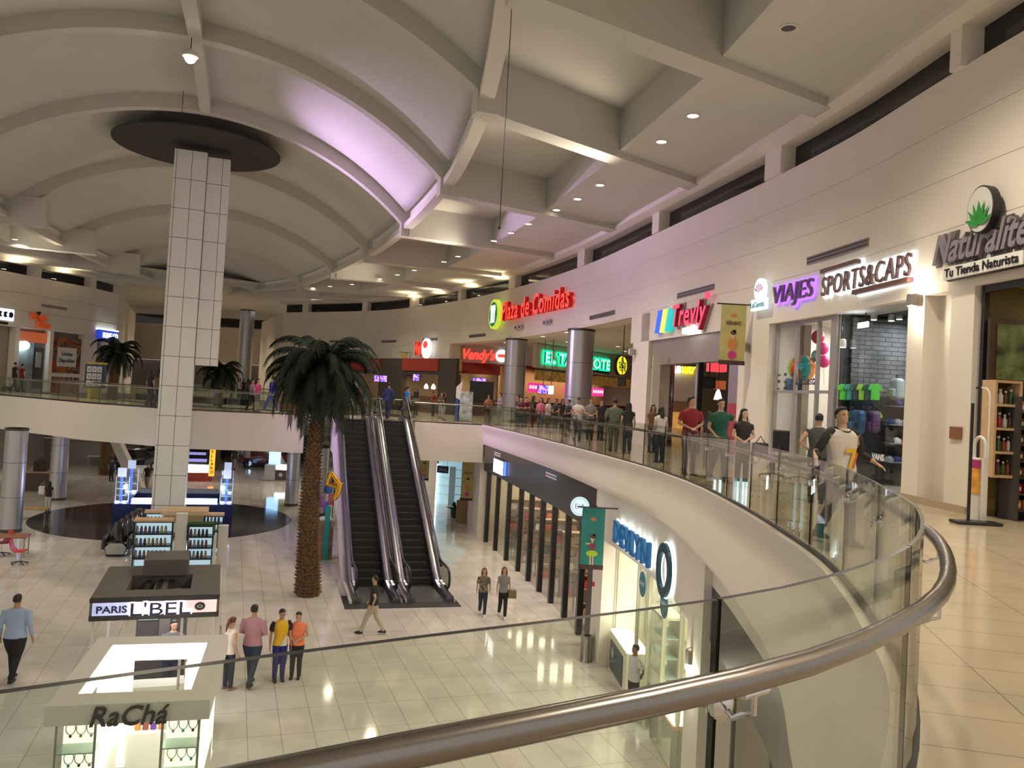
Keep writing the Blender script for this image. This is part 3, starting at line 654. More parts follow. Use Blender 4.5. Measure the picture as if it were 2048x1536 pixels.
# wall vents
VM = mat('vent_metal', (.28, .24, .23), .5); vents = None
for px0, px1, z in ((1616, 1737, 10.28), (1356, 1429, 10.28), (1180, 1230, 10.28), (939, 972, 10.3), (846, 875, 10.3), (762, 792, 10.3), (660, 700, 10.3)):
    t, w = frame('air_vent', 'long narrow horizontal grey air vent in the right-hand wall', 'vent', px0, px1, z, z, -.02, 'wall air vents')
    t['label'] = {1616: 'long grey slot vent above the Sport & Caps letters', 1356: 'grey slot vent above the pink Trevly letters', 1180: 'grey slot vent right of the Plaza de Comidas letters', 939: 'grey slot vent just left of the oval food court logo', 846: 'grey slot vent above the small red burger sign', 762: 'short grey slot vent between the palm crown and burger sign', 660: 'grey slot vent partly behind the top of the big palm'}[px0]
    del t['group']
    MB().box(0, 0, -.09, w, .05, .09).build('frame', VM, t); MB().box(.03, -.012, -.06, w-.03, 0, -.02).build('slot', DARK, t); MB().box(.03, -.012, .02, w-.03, 0, .06).build('slot', DARK, t)
for px, s_ in ((1040, 'left'), (1098, 'right')):
    t, w = frame('exit_light', 'small twin emergency light, %s one of the two under the Plaza de Comidas letters' % s_, 'emergency light', px-7, px+7, 10.45, 10.35, -.14)
    MB().box(0, 0, 0, w, .1, .22).build('housing', mat('grey_box', (.5, .46, .48), .5), t); 
    for x in (.25, .75): MB().cyl((w*x, -.02, .05), .05, .1, 10).build('lamp_head', mat('lamp_dark', (.1, .1, .12), .3), t)
# --- hanging banners
def banner(label, p, z0, z1, w, cloth, rz, txt=None, teal=False, arm=1, bottom=True, wire=None):
    t = thing('hanging_banner', label, 'banner', (p[0], p[1], z0), rz); h = z1-z0
    MB().box(-w/2, 0, 0, w/2, .012, h).build('cloth', cloth, t)
    MB().tube([(-w/2-.12, .006, h+.02), (w/2+.25*arm, .006, h+.02)], .018, 8).build('pole', BLACK, t)
    if wire:
        for sx in (-.4, .4): MB().tube([(sx*w, .006, h+.02), (sx*w, .006, wire-z0)], .008, 5).build('wire', BLACK, t)
    if bottom: MB().box(-w/2-.01, -.012, -.02, w/2+.01, .02, .09).build('hem_bar', mat('hem', (.05, .02, .02), .5), t)
    ink = mat('banner_ink', (.10, .05, .03), .6)
    mb = MB()
    for k in range(5):
        a_ = radians(90+(k-2)*32); r_ = w*.17; cz = h*.80
        mb.add([(0, -.006, cz-.02), (r_*.7*cos(a_-.2), -.006, cz+r_*.7*sin(a_-.2)), (r_*cos(a_), -.006, cz+r_*sin(a_)), (r_*.7*cos(a_+.2), -.006, cz+r_*.7*sin(a_+.2))], [(0, 1, 2, 3)])
    mb.build('crest', mat('crest_orange', (.75, .2, .08), .5), t)
    if txt:
        tb = text_mb(txt, w*.22, .004, .003); x0, x1 = text_w(tb); k = w*.62/(x1-x0); tb.v = [((v[0]-x0)*k-w*.31, v[1]-.006, v[2]+h*.66) for v in tb.v]; tb.build('lettering', ink, t)
    # generic dancer figure
    sk = mat('print_skin', (.75, .5, .38), .6)
    fig = MB(); cz = h*.5
    disc(fig, w*.09, -.01, -.004, 1.1, 0, cz, 16); fig.box(-w*.03, -.009, cz-h*.08, w*.03, -.004, cz)
    if teal:
        fig.box(-w*.09, -.009, h*.04, -w*.03, -.004, h*.22); fig.box(w*.02, -.009, h*.03, w*.08, -.004, h*.22); fig.box(-w*.3, -.009, h*.40, -w*.08, -.004, h*.42)
    fig.build('printed_figure', sk, t)
    hair = MB(); disc(hair, w*.12, -.012, -.008, .8, w*.02, cz+h*.03, 14); disc(hair, w*.06, -.012, -.008, 1, w*.06, cz+h*.06, 12); hair.build('printed_hair', ink, t)
    dr = MB(); disc(dr, w*.2 if not teal else w*.13, -.013, -.009, 1.05, 0, h*.34 if not teal else h*.37, 18); dr.build('printed_blouse', mat('blouse_orange', (.62, .22, .05), .6) if not teal else mat('blouse_plum', (.35, .02, .1), .6), t)
    dr = MB(); disc(dr, w*.17 if not teal else w*.25, -.014, -.01, 1.0 if not teal else .55, 0, h*.15 if not teal else h*.25, 18); dr.build('printed_skirt', mat('skirt_magenta', (.6, .03, .22), .6) if not teal else mat('skirt_lime', (.4, .6, .03), .6), t)
    return t
CLY = mat('banner_yellow', (.52, .44, .16), .7, noise=.08, nscale=3); CLT = mat('banner_teal', (.03, .22, .2), .7, noise=.15, nscale=2)
p = on_y(1463, 728, 20.9); banner('yellow cloth banner reading Verano with a printed woman, beside the Trevly shop', p, p.z, p.z+1.55, .66, CLY, 0, 'VERANO')
p = on_y(806, 750, wallpt(WL, 806, 0, 7)[0].y-.9); banner('small pale yellow banner hanging between the two burger sign walls', p, p.z, p.z+1.6, .5, CLY, .1)
p = on_y(921, 745, wallpt(WL, 921, 0, 7)[0].y-.7); banner('narrow yellow banner seen almost edge-on left of the second burger sign', p, p.z, p.z+1.6, .62, CLY, 1.35)
p = on_y(1182, 1137, 19.6); banner('teal cloth banner with a dancing girl hanging over the ground floor beside the DEVLYN shop', p, p.z, p.z+1.46, .56, CLT, 0, None, True, 2)
p = on_y(933, 1000, 40); banner('yellow summer banner on the ground floor beyond the dark shoe shop', p, p.z, p.z+1.95, .62, CLY, 0, 'VERANO', wire=4.86)
p = on_y(847, 960, 41); banner('yellow banner half hidden behind the right escalator handrail', p, p.z, p.z+1.6, .5, CLY, 0, 'VERANO', wire=4.86)
# wall sconces
def sconce(label, px, z, lit, inset=-.16):
    p, d = wallpt(WL, px, 0, z); n = Vector((d.y, -d.x)); q = p+n*inset
    t = thing('wall_light', label, 'wall light', (q.x, q.y, z), atan2(-d.y, -d.x))
    MB().box(-.05, .02, -.1, .05, .16, .1).build('mount', mat('sconce_metal', (.45, .42, .38), .35, .8), t)
    mb = MB().lathe([(.05, -.14), (.1, -.1), (.1, .1), (.05, .14)], n=14); mb.build('shade', mat('sconce_metal'), t, True)
    if lit:
        MB().ball((0, 0, .16), .035, 8).build('bulb', E_WARM, t); MB().ball((0, 0, -.16), .035, 8).build('bulb', E_WARM, t)
        for dz in (.26, -.26):
            l = lamp('POINT', 'sconce_lamp', (0, 0, 0), 14, WARM, .04); l.parent = t; l.location = (0, -.04, dz)
sconce('lit wall light throwing light up and down between the sportswear shop and the pillar', 1841, 8.87, True)
sconce('unlit round wall light on the pier right of the yellow Verano banner', 1497, 8.4, False)
sconce('small unlit wall light on the pier between the food court and Trevly', 1270, 8.6, False)
# ------------------------------------------------------------------ upper shops on the right
GREYF = mat('aluminium_frame', (.34, .33, .32), .5, .2)
def pane(mb_or_none, t, x0, x1, z0, z1, y=.12, m=None, name='glass_pane'):
    return MB().box(x0, y, z0, x1, y+.01, z1).build(name, m or SHOPGLASS, t)
def bars(t, xs, zs, w, h, r=.03, y=.1, m=None, name='frame'):
    mb = MB()
    for x in xs: mb.box(x-r, y-.03, 0, x+r, y+.05, h)
    for z in zs: mb.box(0, y-.03, z-r, w, y+.05, z+r)
    return mb.build(name, m or GREYF, t)
WIN = mat('shop_white', (.78, .74, .70), .7); RND = random.Random(3)
# travel agency
t, w = frame('travel_agency_front', 'white-framed travel agency shop front under the violet Viajes letters', 'shop front', 1531, 1656, inset=.12)
bars(t, (.03, w*.36, w*.70, w-.12), (1.95, HH-.04, .04), w, HH, .035); MB().box(w-.22, .02, 0, w, .3, HH).build('jamb', GREYF, t)
for i, (a0, a1) in enumerate(((0, .36), (.36, .70), (.70, .93))): pane(0, t, w*a0+.04, w*a1-.04, .05, 1.92); pane(0, t, w*a0+.04, w*a1-.04, 1.98, HH-.05)
room(t, w, HH, 4.5, WIN); arealight(t, w*.5, 2.2, HH-.1, 1.5, 2.5, 110, (1, .96, .9))
MB().box(w*.55, 3.4, HH-.06, w*.8, 4.2, HH-.02).build('light_panel', E_W, t)
MB().box(.02, .4, 1.98, .04, 3.5, 2.3).build('mural_strip', mat('mural_blue', (.05, .13, .35), .6, noise=.6, nscale=3), t)
mb = text_mb('LaCuesta', .3, .004, .004, .2); x0, x1 = text_w(mb); mb.v = [((v[0]-x0)*(w*.32)/(x1-x0)+w*.37, v[1]+.1, v[2]+2.12) for v in mb.v]; mb.build('window_lettering', BLACK, t)
mb = MB(); mb.add([(w*.39, .1, 2.56), (w*.49, .1, 2.56), (w*.44, .1, 2.44)], [(0, 1, 2)]); mb.add([(w*.37, .1, 2.64), (w*.40, .1, 2.58), (w*.49, .1, 2.58), (w*.50, .1, 2.61)], [(0, 1, 2, 3)]); mb.build('window_emblem', mat('decal_teal', (.03, .25, .35), .5), t)
mb = MB()
for i in range(9): mb.box(w*.05+.28*(i % 3)*w*.4, .098, 2.0+.17*(i//3), w*.05+.28*(i % 3)*w*.4+.12, .1, 2.04+.17*(i//3)+.03*(i % 2))
mb.build('window_stickers', DARK, t)
def inshop(t, x, y, z=0): 
    c, s = cos(t.rotation_euler.z), sin(t.rotation_euler.z); return Vector((t.location.x+x*c-y*s, t.location.y+x*s+y*c, t.location.z+z))
TR = t; TRW = w
p = on_y(1604, 737, 19.5)
bl = thing('beach_ball', 'big round striped balloon in red, teal, orange and green inside the travel agency', 'balloon', p, .3)
cols = [(.65, .05, .03), (.0, .28, .3), (.85, .3, .04), (.2, .5, .03), (.65, .05, .03), (.0, .28, .3), (.85, .3, .04), (.2, .5, .03)]
for k in range(8):
    mb = MB(); rings = []
    for i in range(11):
        ph = pi*i/10; rings.append([(.33*sin(ph)*cos(2*pi*(k+j/4)/8), .33*sin(ph)*sin(2*pi*(k+j/4)/8), .33*cos(ph)) for j in range(5)])
    mb.loft(rings, False, closed=False).build('gore', mat('ball%d' % (k % 4), cols[k], .25), bl, True)
MB().tube([(0, 0, .33), (0, 0, HEAD-p.z)], .006, 5).build('string', BLACK, bl)
def balloon(label, p, r, m, group=None, sc=1.15, drop=.4, anchor=None):
    t = thing('balloon', label, 'balloon', p, 0, group)
    MB().ball((0, 0, 0), r, 16, (1, 1, sc)).build('skin', m, t, True); MB().tube([(0, 0, -r*sc), (.02, 0, -r*sc-drop)], .004, 5).build('string', m, t)
MAG = mat('balloon_magenta', (.65, .02, .15), .2); PNK = mat('balloon_pink', (.85, .05, .3), .2)
for lb, x, z, r, m in (('dark magenta foil balloon, the top one in the travel agency window', 1636, 674, .155, MAG), ('bright pink balloon under the dark magenta one', 1645, 697, .145, PNK), ('blue and white printed balloon beside the striped beach ball', 1634, 712, .14, mat('balloon_blue', (.25, .45, .6), .2, noise=.8, nscale=4)), ('lowest pink balloon at the right of the travel agency window', 1648, 723, .14, PNK)):
    balloon(lb, on_y(x, z, 18.9+.25*(x % 3)), r, m, None, 1.1)
def desk(label, p, rz, w=1.2, d=.6, h=.75, top=None, g=None):
    t = thing('desk', label, 'desk', p, rz, g); MB().box(0, 0, h-.04, w, d, h).build('top', top or WIN, t, bevel=.008); MB().box(.04, .04, 0, .08, d-.04, h-.04).build('leg', GREYF, t); MB().box(w-.08, .04, 0, w-.04, d-.04, h-.04).build('leg', GREYF, t); MB().box(.08, d-.1, .2, w-.08, d-.08, h-.04).build('modesty_panel', top or WIN, t); return t
desk('white office desk inside the travel agency', inshop(t, w*.1, 1.6), t.rotation_euler.z)
def office_chair(label, p, rz, m=BLACK):
    t = thing('office_chair', label, 'chair', p, rz)
    MB().box(-.23, -.23, .42, .23, .23, .5).build('seat', m, t, bevel=.03); MB().box(-.22, .2, .55, .22, .26, 1.05).build('backrest', m, t, bevel=.03)
    MB().cyl((0, 0, .08), .03, .35, 8).build('post', GREYF, t)
    mb = MB()
    for k in range(5): a_ = 2*pi*k/5; mb.tube([(0, 0, .1), (.28*cos(a_), .28*sin(a_), .05)], .02, 6); mb.ball((.28*cos(a_), .28*sin(a_), .03), .03, 6)
    mb.build('base', DARK, t); MB().box(-.02, .18, .4, .02, .24, .7).build('stem', DARK, t)
office_chair('black office chair seen through the left pane of the travel agency', on_z(1545, 955, UP), t.rotation_euler.z+.4)
office_chair('black office chair nearer the middle mullion of the travel agency', on_z(1597, 962, UP), t.rotation_euler.z-.5)
t2 = thing('framed_door', 'white-framed dark door at the back of the travel agency', 'door', inshop(t, .08, 1.2), t.rotation_euler.z+pi/2)
MB().box(0, 0, 0, .85, .06, 2.1).build('door_frame', WIN, t2); MB().box(.1, -.02, .05, .75, 0, 1.98).build('door_leaf', mat('dark_door', (.05, .055, .06), .4), t2)
# sportswear shop
t, w = frame('sportswear_shop_front', 'frameless dark glass shop front of the sportswear and caps shop', 'shop front', 1658, 1811, inset=.12)
DK = mat('shop_black', (.03, .03, .033), .6)
BRK = grid_mat('grey_brick_cladding', (.22, .21, .2), (.04, .04, .04), .3, .1, .008, .7, 0, .25, .5, axes='xz')
room(t, w, HH, 5, DK, DK, BRK)
SPG = glass_mat('dark_shop_glass', (.92, .94, .95), .05, 4, .8)
for i in range(3): pane(0, t, w*i/3+.006, w*(i+1)/3-.006, .02, HH, .1, SPG)
arealight(t, w*.5, 1.5, HH-.15, 2.2, 1.6, 90, (.85, .92, 1)); arealight(t, w*.5, 3.6, HH-.15, 2.2, .8, 45, (1, .93, .8))
SP = t; SPW = w
# cladding screen wall with hooks behind the glass
_b = MB().box(0, -.06, 1.9, 4.2, 0, HH-.05).build('brick_screen', BRK, t); _b.rotation_euler = (0, 0, pi/2); _b.location = (.02, .3, 0); MB().box(.0, .3, 0, .08, 4.4, 1.9).build('display_panel', mat('slatwall', (.03, .033, .038), .5), t)
def sidespot(t, px, py, x=.2):
    best = None
    for k in range(200):
        q = inshop(t, x, .2+k*.02, 0); w_ = Vector((q.x, q.y, 1.2)); e = abs(CX+F*w_.dot(CR)/w_.dot(_D)-px-0)
        q2 = on_y(px, py, q.y); e = abs(q2.x-q.x)
        if best is None or e < best[0]: best = (e, q2)
    return best[1]
for z in (.5, .9, 1.3, 1.7): MB().box(.08, 1.05, z, .4, 2.6, z+.02).build('glass_shelf', GREYF, t)
mb = text_mb('VANS', .17, .004, .006); mb.v = [(v[0]+w*.50, v[1]+.09, v[2]+.62) for v in mb.v]; mb.build('window_lettering', mat('white_ink', (.8, .8, .8), .5), t)
def spot_fixture(label, p, m=None, g=None):
    t = thing('track_spotlight', label, 'spotlight', p, 0, g); MB().lathe([(.03, .1), (.06, .08), (.07, -.06), (.06, -.08)], n=12).build('can', WIN, t, True); MB().cyl((0, 0, -.09), .058, .012, 12).build('lens', E_C, t); MB().tube([(0, 0, .1), (0, 0, .25)], .01, 6).build('stem', BLACK, t); return t
for i, (x, y, z) in enumerate(((1748, 632, .5), (1783, 634, .5), (1799, 631, .4), (1686, 687, .3))):
    spot_fixture(['spotlight hanging in the middle of the sportswear shop', 'spotlight over the shelves of the sportswear shop, left of two', 'spotlight over the shelves of the sportswear shop, right of two', 'spotlight deep inside the sportswear shop on the left'][i], sidespot(t, x, y, z))
fl = thing('flood_lamp', 'brilliant rectangular white lamp glaring in the sportswear shop window', 'lamp', sidespot(t, 1727, 650, .5), t.rotation_euler.z)
MB().box(-.22, 0, -.07, .22, .08, .07).build('housing', BLACK, fl); MB().box(-.2, -.02, -.055, .2, 0, .055).build('lit_face', emis('flood', (.85, .93, 1), 22), fl); MB().tube([(0, .04, .07), (0, .04, .5)], .012, 6).build('stem', BLACK, fl)
def cap(label, p, rz, m, g):
    t = thing('baseball_cap', label, 'cap', p, rz, g)
    MB().lathe([(.095, 0), (.1, .03), (.085, .08), (.045, .115), (.006, .125)], n=12).build('crown', m, t, True)
    MB().add([(-.09, -.06, .012), (.09, -.06, .012), (.07, -.17, .0), (-.07, -.17, .0), (-.09, -.06, .02), (.09, -.06, .02), (.07, -.17, .008), (-.07, -.17, .008)], [(0, 1, 2, 3), (7, 6, 5, 4), (0, 4, 5, 1), (1, 5, 6, 2), (2, 6, 7, 3), (3, 7, 4, 0)]).build('visor', m, t); return t
capm = [mat('cap_'+n, c, .7) for n, c in (('black', (.02, .02, .02)), ('grey', (.35, .35, .36)), ('red', (.5, .03, .03)), ('white', (.75, .75, .75)), ('navy', (.03, .05, .15)))]
first = {}
for zi, z in enumerate((.52, .92, 1.32, 1.72)):
    for k in range(5):
        ci = RND.randrange(5); p = inshop(SP, .24, 1.15+.16*k, z)
        if ci in first: c = dup(first[ci], p, SP.rotation_euler.z+RND.uniform(-.3, .3))
        else: first[ci] = cap('%s baseball cap on the glass shelves of the sportswear shop' % ('black', 'grey', 'red', 'white', 'navy')[ci], p, SP.rotation_euler.z, capm[ci], '%s caps on the sportswear shelves' % ('black', 'grey', 'red', 'white', 'navy')[ci])
def shirt_hang(label, p, rz, m, g=None, s=1):
    t = thing('hanging_shirt', label, 'shirt', p, rz, g)
    o = [(-.1, 0), (-.22, -.06), (-.3, -.22), (-.22, -.26), (-.17, -.16), (-.18, -.62), (.18, -.62), (.17, -.16), (.22, -.26), (.3, -.22), (.22, -.06), (.1, 0), (0, -.04)]
    n = len(o); v = [(x*s, y, z*s) for y in (-.03, .03) for x, z in o]
    MB().add(v, [tuple(range(n)), tuple(range(2*n-1, n-1, -1))]+[(i, (i+1) % n, n+(i+1) % n, n+i) for i in range(n)]).build('garment', m, t)
    MB().tube([(0, 0, -.02), (0, 0, .08), (.03, 0, .1), (.03, 0, .06)], .006, 6).build('hanger_hook', STEEL, t); return t
GRN = [mat('green_cloth%d' % i, c, .6) for i, c in enumerate(((.1, .55, .06), (.3, .6, .05), (.05, .3, .25), (.02, .08, .05), (.05, .06, .08)))]
pr = None
for r_ in range(2):
    for k in range(6):
        m = GRN[(k*2+r_) % 5]; nm = ('bright green', 'lime', 'teal', 'dark green', 'navy')[(k*2+r_) % 5]
        pl = ('leftmost', 'second', 'third', 'fourth', 'fifth', 'rightmost')[k]
        shirt_hang('%s sports shirt, %s of the %s row under the grey brick panel' % (nm, pl, ('upper', 'lower')[r_]), sidespot(SP, 1690+12*k, (768, 822)[r_], .25+.03*k), SP.rotation_euler.z+pi/2, m, None, .55)
def backpack(label, p, rz, m, s=1):
    t = thing('backpack', label, 'backpack', p, rz)
    MB().box(-.15*s, -.09*s, 0, .15*s, .09*s, .42*s).build('bag_body', m, t, bevel=.06*s); MB().box(-.11*s, -.14*s, .05*s, .11*s, -.08*s, .22*s).build('front_pocket', m, t, bevel=.03*s)
    MB().tube([(-.05*s, 0, .42*s), (-.04*s, 0, .48*s), (.04*s, 0, .48*s), (.05*s, 0, .42*s)], .01, 6).build('handle', BLACK, t)
backpack('blue patterned backpack hanging low in the sportswear window', sidespot(SP, 1714, 868, .5), SP.rotation_euler.z, mat('pack_blue', (.04, .12, .25), .6, noise=.6, nscale=8), 1.2)
backpack('pale grey backpack hanging above the cap shelves', sidespot(SP, 1793, 800, .4), SP.rotation_euler.z, mat('pack_grey', (.4, .45, .42), .6), 1.1)
backpack('purple backpack beside the blue patterned one', sidespot(SP, 1745, 866, .5), SP.rotation_euler.z, mat('pack_purple', (.12, .05, .16), .6), 1.1)
# naturist shop at right edge
t, w = frame('naturist_shop_front', 'dark framed open front of the naturist shop at the right edge', 'shop front', 1946, 2140, inset=.1)
OLV = mat('olive_wall', (.16, .12, .04), .7); room(t, w, HH, 4, OLV, CEIL, OLV); MB().box(-.02, -.02, 0, .05, .06, HH).build('door_jamb', BLACK, t); MB().box(0, -.02, HH-.12, w, .06, HH).build('door_head', BLACK, t)
arealight(t, w*.5, 2, HH-.1, 1.5, 1, 34, (1, .8, .5)); NT = t; NTW = w
MB().box(-.02, .05, 0, 0.0, 4, .1).build('skirting', DARK, t)
pt = thing('wall_screen', 'tilted framed picture of green and red leaves on the olive shop wall', 'picture', sidespot(NT, 1998, 765, .2), NT.rotation_euler.z+pi/2)
MB().box(-.18, 0, -.05, .95, .06, 1.0).build('frame', mat('dark_wood', (.05, .03, .015), .5), pt); MB().box(-.06, -.02, .05, .85, 0, .92).build('picture', mat('leaf_print', (.10, .14, .05), .6, noise=.9, nscale=3), pt)
def shelf_unit(label, p, rz, w, d, h, rows, m, back=None, name='display_shelf', lit=None):
    t = thing(name, label, 'shelf', p, rz)
    MB().box(0, 0, 0, .04, d, h).build('side_panel', m, t); MB().box(w-.04, 0, 0, w, d, h).build('side_panel', m, t); MB().box(0, d-.02, 0, w, d, h).build('back_panel', back or m, t)
    for i in range(rows+1): z = i*(h-.04)/rows; MB().box(.04, 0, z, w-.04, d-.02, z+.04).build('shelf', m, t)
    return t
BOT = [mat('bottle_'+n, c, .3) for n, c in (('white', (.7, .7, .68)), ('brown', (.12, .05, .02)), ('green', (.05, .15, .04)), ('red', (.4, .05, .03)), ('clear', (.45, .55, .5)), ('dark', (.04, .04, .045)))]
bt = {}
def bottle(p, ci, label, g, s=1.0):
    key = (ci, label)
    if key in bt: return dup(bt[key], p, 0, None, s)
    t = thing('bottle', label, 'bottle', p, 0, g); MB().lathe([(.03, 0), (.032, .01), (.032, .1), (.014, .13), (.014, .15)], n=10).build('bottle_body', BOT[ci], t, True); MB().cyl((0, 0, .15), .017, .025, 10).build('cap', BOT[0], t); t.scale = (s,)*3; bt[key] = t; return t
SHP = sidespot(NT, 1984, 955, .42)
def shin(x, y, z):
    r_ = NT.rotation_euler.z+pi/2; return Vector((SHP.x+x*cos(r_)-y*sin(r_), SHP.y+x*sin(r_)+y*cos(r_), SHP.z+z))
su = shelf_unit('light wooden display shelf with bottles in the naturist shop', SHP, NT.rotation_euler.z+pi/2, .46, .3, 1.5, 4, LWOOD, mat('shelf_brown', (.18, .09, .04), .6))
for r_ in range(0, 4):
    for k in range(4):
        ci = (k*5+r_) % 4; bottle(shin(.09+.09*k, .12, r_*.365+.045), ci, '%s bottle standing on the light wooden naturist shelf' % ('white', 'brown', 'green', 'red')[ci], '%s bottles on the naturist shelf' % ('white', 'brown', 'green', 'red')[ci], 1.15+.15*(k % 2))
RKP = sidespot(NT, 2034, 1000, .5); RKP.z = UP
def rkin(x, y, z):
    r_ = NT.rotation_euler.z+pi/2; return Vector((RKP.x+x*cos(r_)-y*sin(r_), RKP.y+x*sin(r_)+y*cos(r_), UP+z))
rk = thing('snack_rack', 'crowded rack of coloured packets at the far right edge', 'rack', RKP, NT.rotation_euler.z+pi/2)
MB().box(0, 0, 0, .03, .4, 1.9).build('rack_side', DARK, rk); MB().box(0, .38, 0, .8, .4, 1.9).build('rack_back', DARK, rk)
for i in range(7):
    MB().box(.03, 0, .15+.25*i, .8, .38, .17+.25*i).build('rack_shelf', DARK, rk)
pk = {}
for i in range(7):
    for k in range(5):
        c = RND.choice(('red', 'yellow', 'brown', 'orange')); p = rkin(.1+.14*k, .12, .17+.25*i)
        if c in pk: dup(pk[c], p)
        else:
            o = thing('snack_packet', '%s snack packet on the crowded rack at the right edge' % c, 'packet', p, NT.rotation_euler.z+pi/2, '%s packets on the rack' % c)
            MB().box(-.05, -.03, 0, .05, .03, .15).build('pouch', mat('packet_'+c, {'red': (.4, .02, .02), 'yellow': (.6, .45, .03), 'brown': (.15, .06, .02), 'orange': (.6, .2, .02)}[c], .4), o, bevel=.01); MB().box(-.035, -.033, .04, .035, -.03, .1).build('label_patch', WIN, o); pk[c] = o
# security gate
g_ = inshop(NT, -.02, -.42)
sg = thing('security_gate', 'white rounded anti-theft gate post with an orange poster by the naturist shop', 'security gate', Vector((on_y(1960, 900, 11.85).x, 11.85, UP)), NT.rotation_euler.z)
mb = MB(); mb.loft([[(x, y, z) for x in (-.13, .13) for y in ((-.05, .05) if x < 0 else (.05, -.05))] for z in (.02, .95)]); mb.build('gate_body', mat('gate_white', (.75, .73, .7), .4), sg, bevel=.02)
MB().tube([(-.115, 0, .95)]+[(-.115*cos(pi*k/8), 0, 1.12+.14*sin(pi*k/8)) for k in range(9)]+[(.115, 0, .95)], .025, 10).build('gate_arch', mat('gate_white'), sg, True)
MB().box(-.1, -.06, .42, .1, -.052, .92).build('poster', mat('poster_orange', (.75, .32, .05), .5, noise=.5, nscale=5), sg); MB().box(-.1, -.064, .8, .1, -.058, .92).build('poster_header', mat('poster_magenta', (.45, .03, .2), .5), sg)
pl = thing('pole_stand', 'black round-based stand pole rising by the naturist shop entrance', 'pole', Vector((on_y(1942, 900, 11.7).x, 11.7, UP)), 0)
MB().box(-.25, -.2, 0, .4, .08, .045).build('base', BLACK, pl, bevel=.02); MB().tube([(0, 0, .04), (0, 0, 1.75), ], .022, 10).build('post', BLACK, pl)
pl = thing('curved_pole', 'thin white pole with a curved top holding a small black clip', 'pole', Vector((on_y(1970, 900, 11.95).x, 11.95, UP)), NT.rotation_euler.z)
MB().tube([(0, .05, 0), (0, .05, 1.85), (-.02, .05, 1.94), (-.08, .05, 1.99), (-.18, .05, 2.0)], .014, 8).build('post', WIN, pl, True); MB().box(-.3, .04, 1.985, -.18, .06, 2.015).build('clip', BLACK, pl)
wp_ = thing('wooden_plaque', 'small brown wooden plaque on the pillar between the two right-hand shops', 'plaque', inshop(NT, -.38, -.13, .0)+Vector((0, 0, 1.18)), NT.rotation_euler.z)
MB().box(-.14, 0, 0, .14, .03, .2).build('board', mat('plaque_wood', (.25, .11, .04), .5), wp_, bevel=.005)
# ------------------------------------------------------------------ food court
FCM = mat('food_wall', (.62, .56, .5), .7)
struct(MB().prism([tuple(p) for p in offs(sub(WL, 19.5, 56), .4)]+[(-4, 62), (26, 62), (26, 19)], 9.95, 10.0).build('ceiling_food_court', CEIL))
struct(MB().box(-1, 61, UP, 26, 61.5, 9.95).build('wall_food_far', FCM)); struct(MB().box(24, 18, UP, 24.5, 62, 9.95).build('wall_food_side', FCM))
struct(MB().add([(7.4, 19.9, UP), (24, 30, UP), (24, 30, 9.95), (7.4, 19.9, 9.95), (7.3, 20.1, UP), (24, 30.3, UP), (24, 30.3, 9.95), (7.3, 20.1, 9.95)], [(0, 1, 2, 3), (7, 6, 5, 4), (0, 4, 5, 1), (3, 2, 6, 7), (0, 3, 7, 4), (1, 5, 6, 2)]).build('wall_food_near', FCM))
fcl = None
for k, (x, y) in enumerate(((2.5, 38), (5.5, 36), (4, 41), (7, 41), (3, 44.5), (6, 46), (8.5, 44), (1.5, 41.5), (5.2, 31.5), (8, 34), (11, 38), (9, 28.5), (7, 50), (-.5, 48), (.6, 50.5), (11, 32), (10, 47))):
    p = Vector((x, y, 9.94))
    if fcl is None: fcl = downlight(p, r=.12, label='small bright round downlight in the food court ceiling', group='food court downlights')
    else: dup(fcl, p)
for (x, y, pw) in ((3.5, 41, 300), (7, 34, 260), (7, 45, 300), (12, 38, 300), (-.5, 49.5, 200)):
    lamp('SPOT', 'food_lamp', (x, y, 9.8), pw, (1, .82, .62), .2, aim=(x, y, 0), angle=150, blend=1)
def stall(name, label, pl_, pr_, h=HH+.9):
    d = (Vector(pr_)-Vector(pl_)); w = d.length; t = thing(name, label, 'shop front', (pl_[0], pl_[1], UP), atan2(d.y, d.x)); return t, w
def stext(t, txt, x, z, cap, m, w=None, depth=.06, bold=.02, shear=0, y=-.1, name='lettering', halo=None, hw_=.05):
    mb = text_mb(txt, cap/.7, depth, bold, shear); x0, x1 = text_w(mb); k = (w/(x1-x0)) if w else 1
    if halo: hb = text_mb(txt, cap/.7, .02, bold+hw_, shear); hb.v = [((v[0]-x0)*k+x, v[1]+y+.05, v[2]+z) for v in hb.v]; hb.build('glow_backing', halo, t)
    mb.v = [((v[0]-x0)*k+x, v[1]+y, v[2]+z) for v in mb.v]; return mb.build(name, m, t)
# taco stall
t, w = stall('taco_stall', 'taco counter with green neon-edged sign and glowing menu boards in the food court', (1.4, 47), (8.9, 57.6))
MB().box(0, 0, 3.2, w, .3, 4.6).build('fascia', FCM, t)
stext(t, 'EL TACOTOTE', w*.05, 3.55, .62, [mat('white_face', (.6, .75, .65), .5, emit=(.5, 1, .75), es=.9), mat('green_return', (.0, .12, .05), .5)], w*.62, .12, .02, 0, -.15, halo=emis('green_neon', (.0, .75, .28), 2.2), hw_=.09)
MB().box(w*.50, -.1, 3.28, w*.68, -.05, 3.42).build('sub_sign', DARK, t)
MB().box(0, .3, 0, w, 4, .02).build('stall_floor', DARK, t); MB().box(0, 2.5, 0, w, 2.6, 3.2).build('back_wall', mat('stall_orange', (.5, .3, .14), .6), t)
MB().box(0, .0, 2.45, w, .1, 3.05).build('food_mural', mat('mural_food', (.4, .2, .06), .5, noise=.9, nscale=2.5, emit=(.5, .25, .05), es=.15), t)
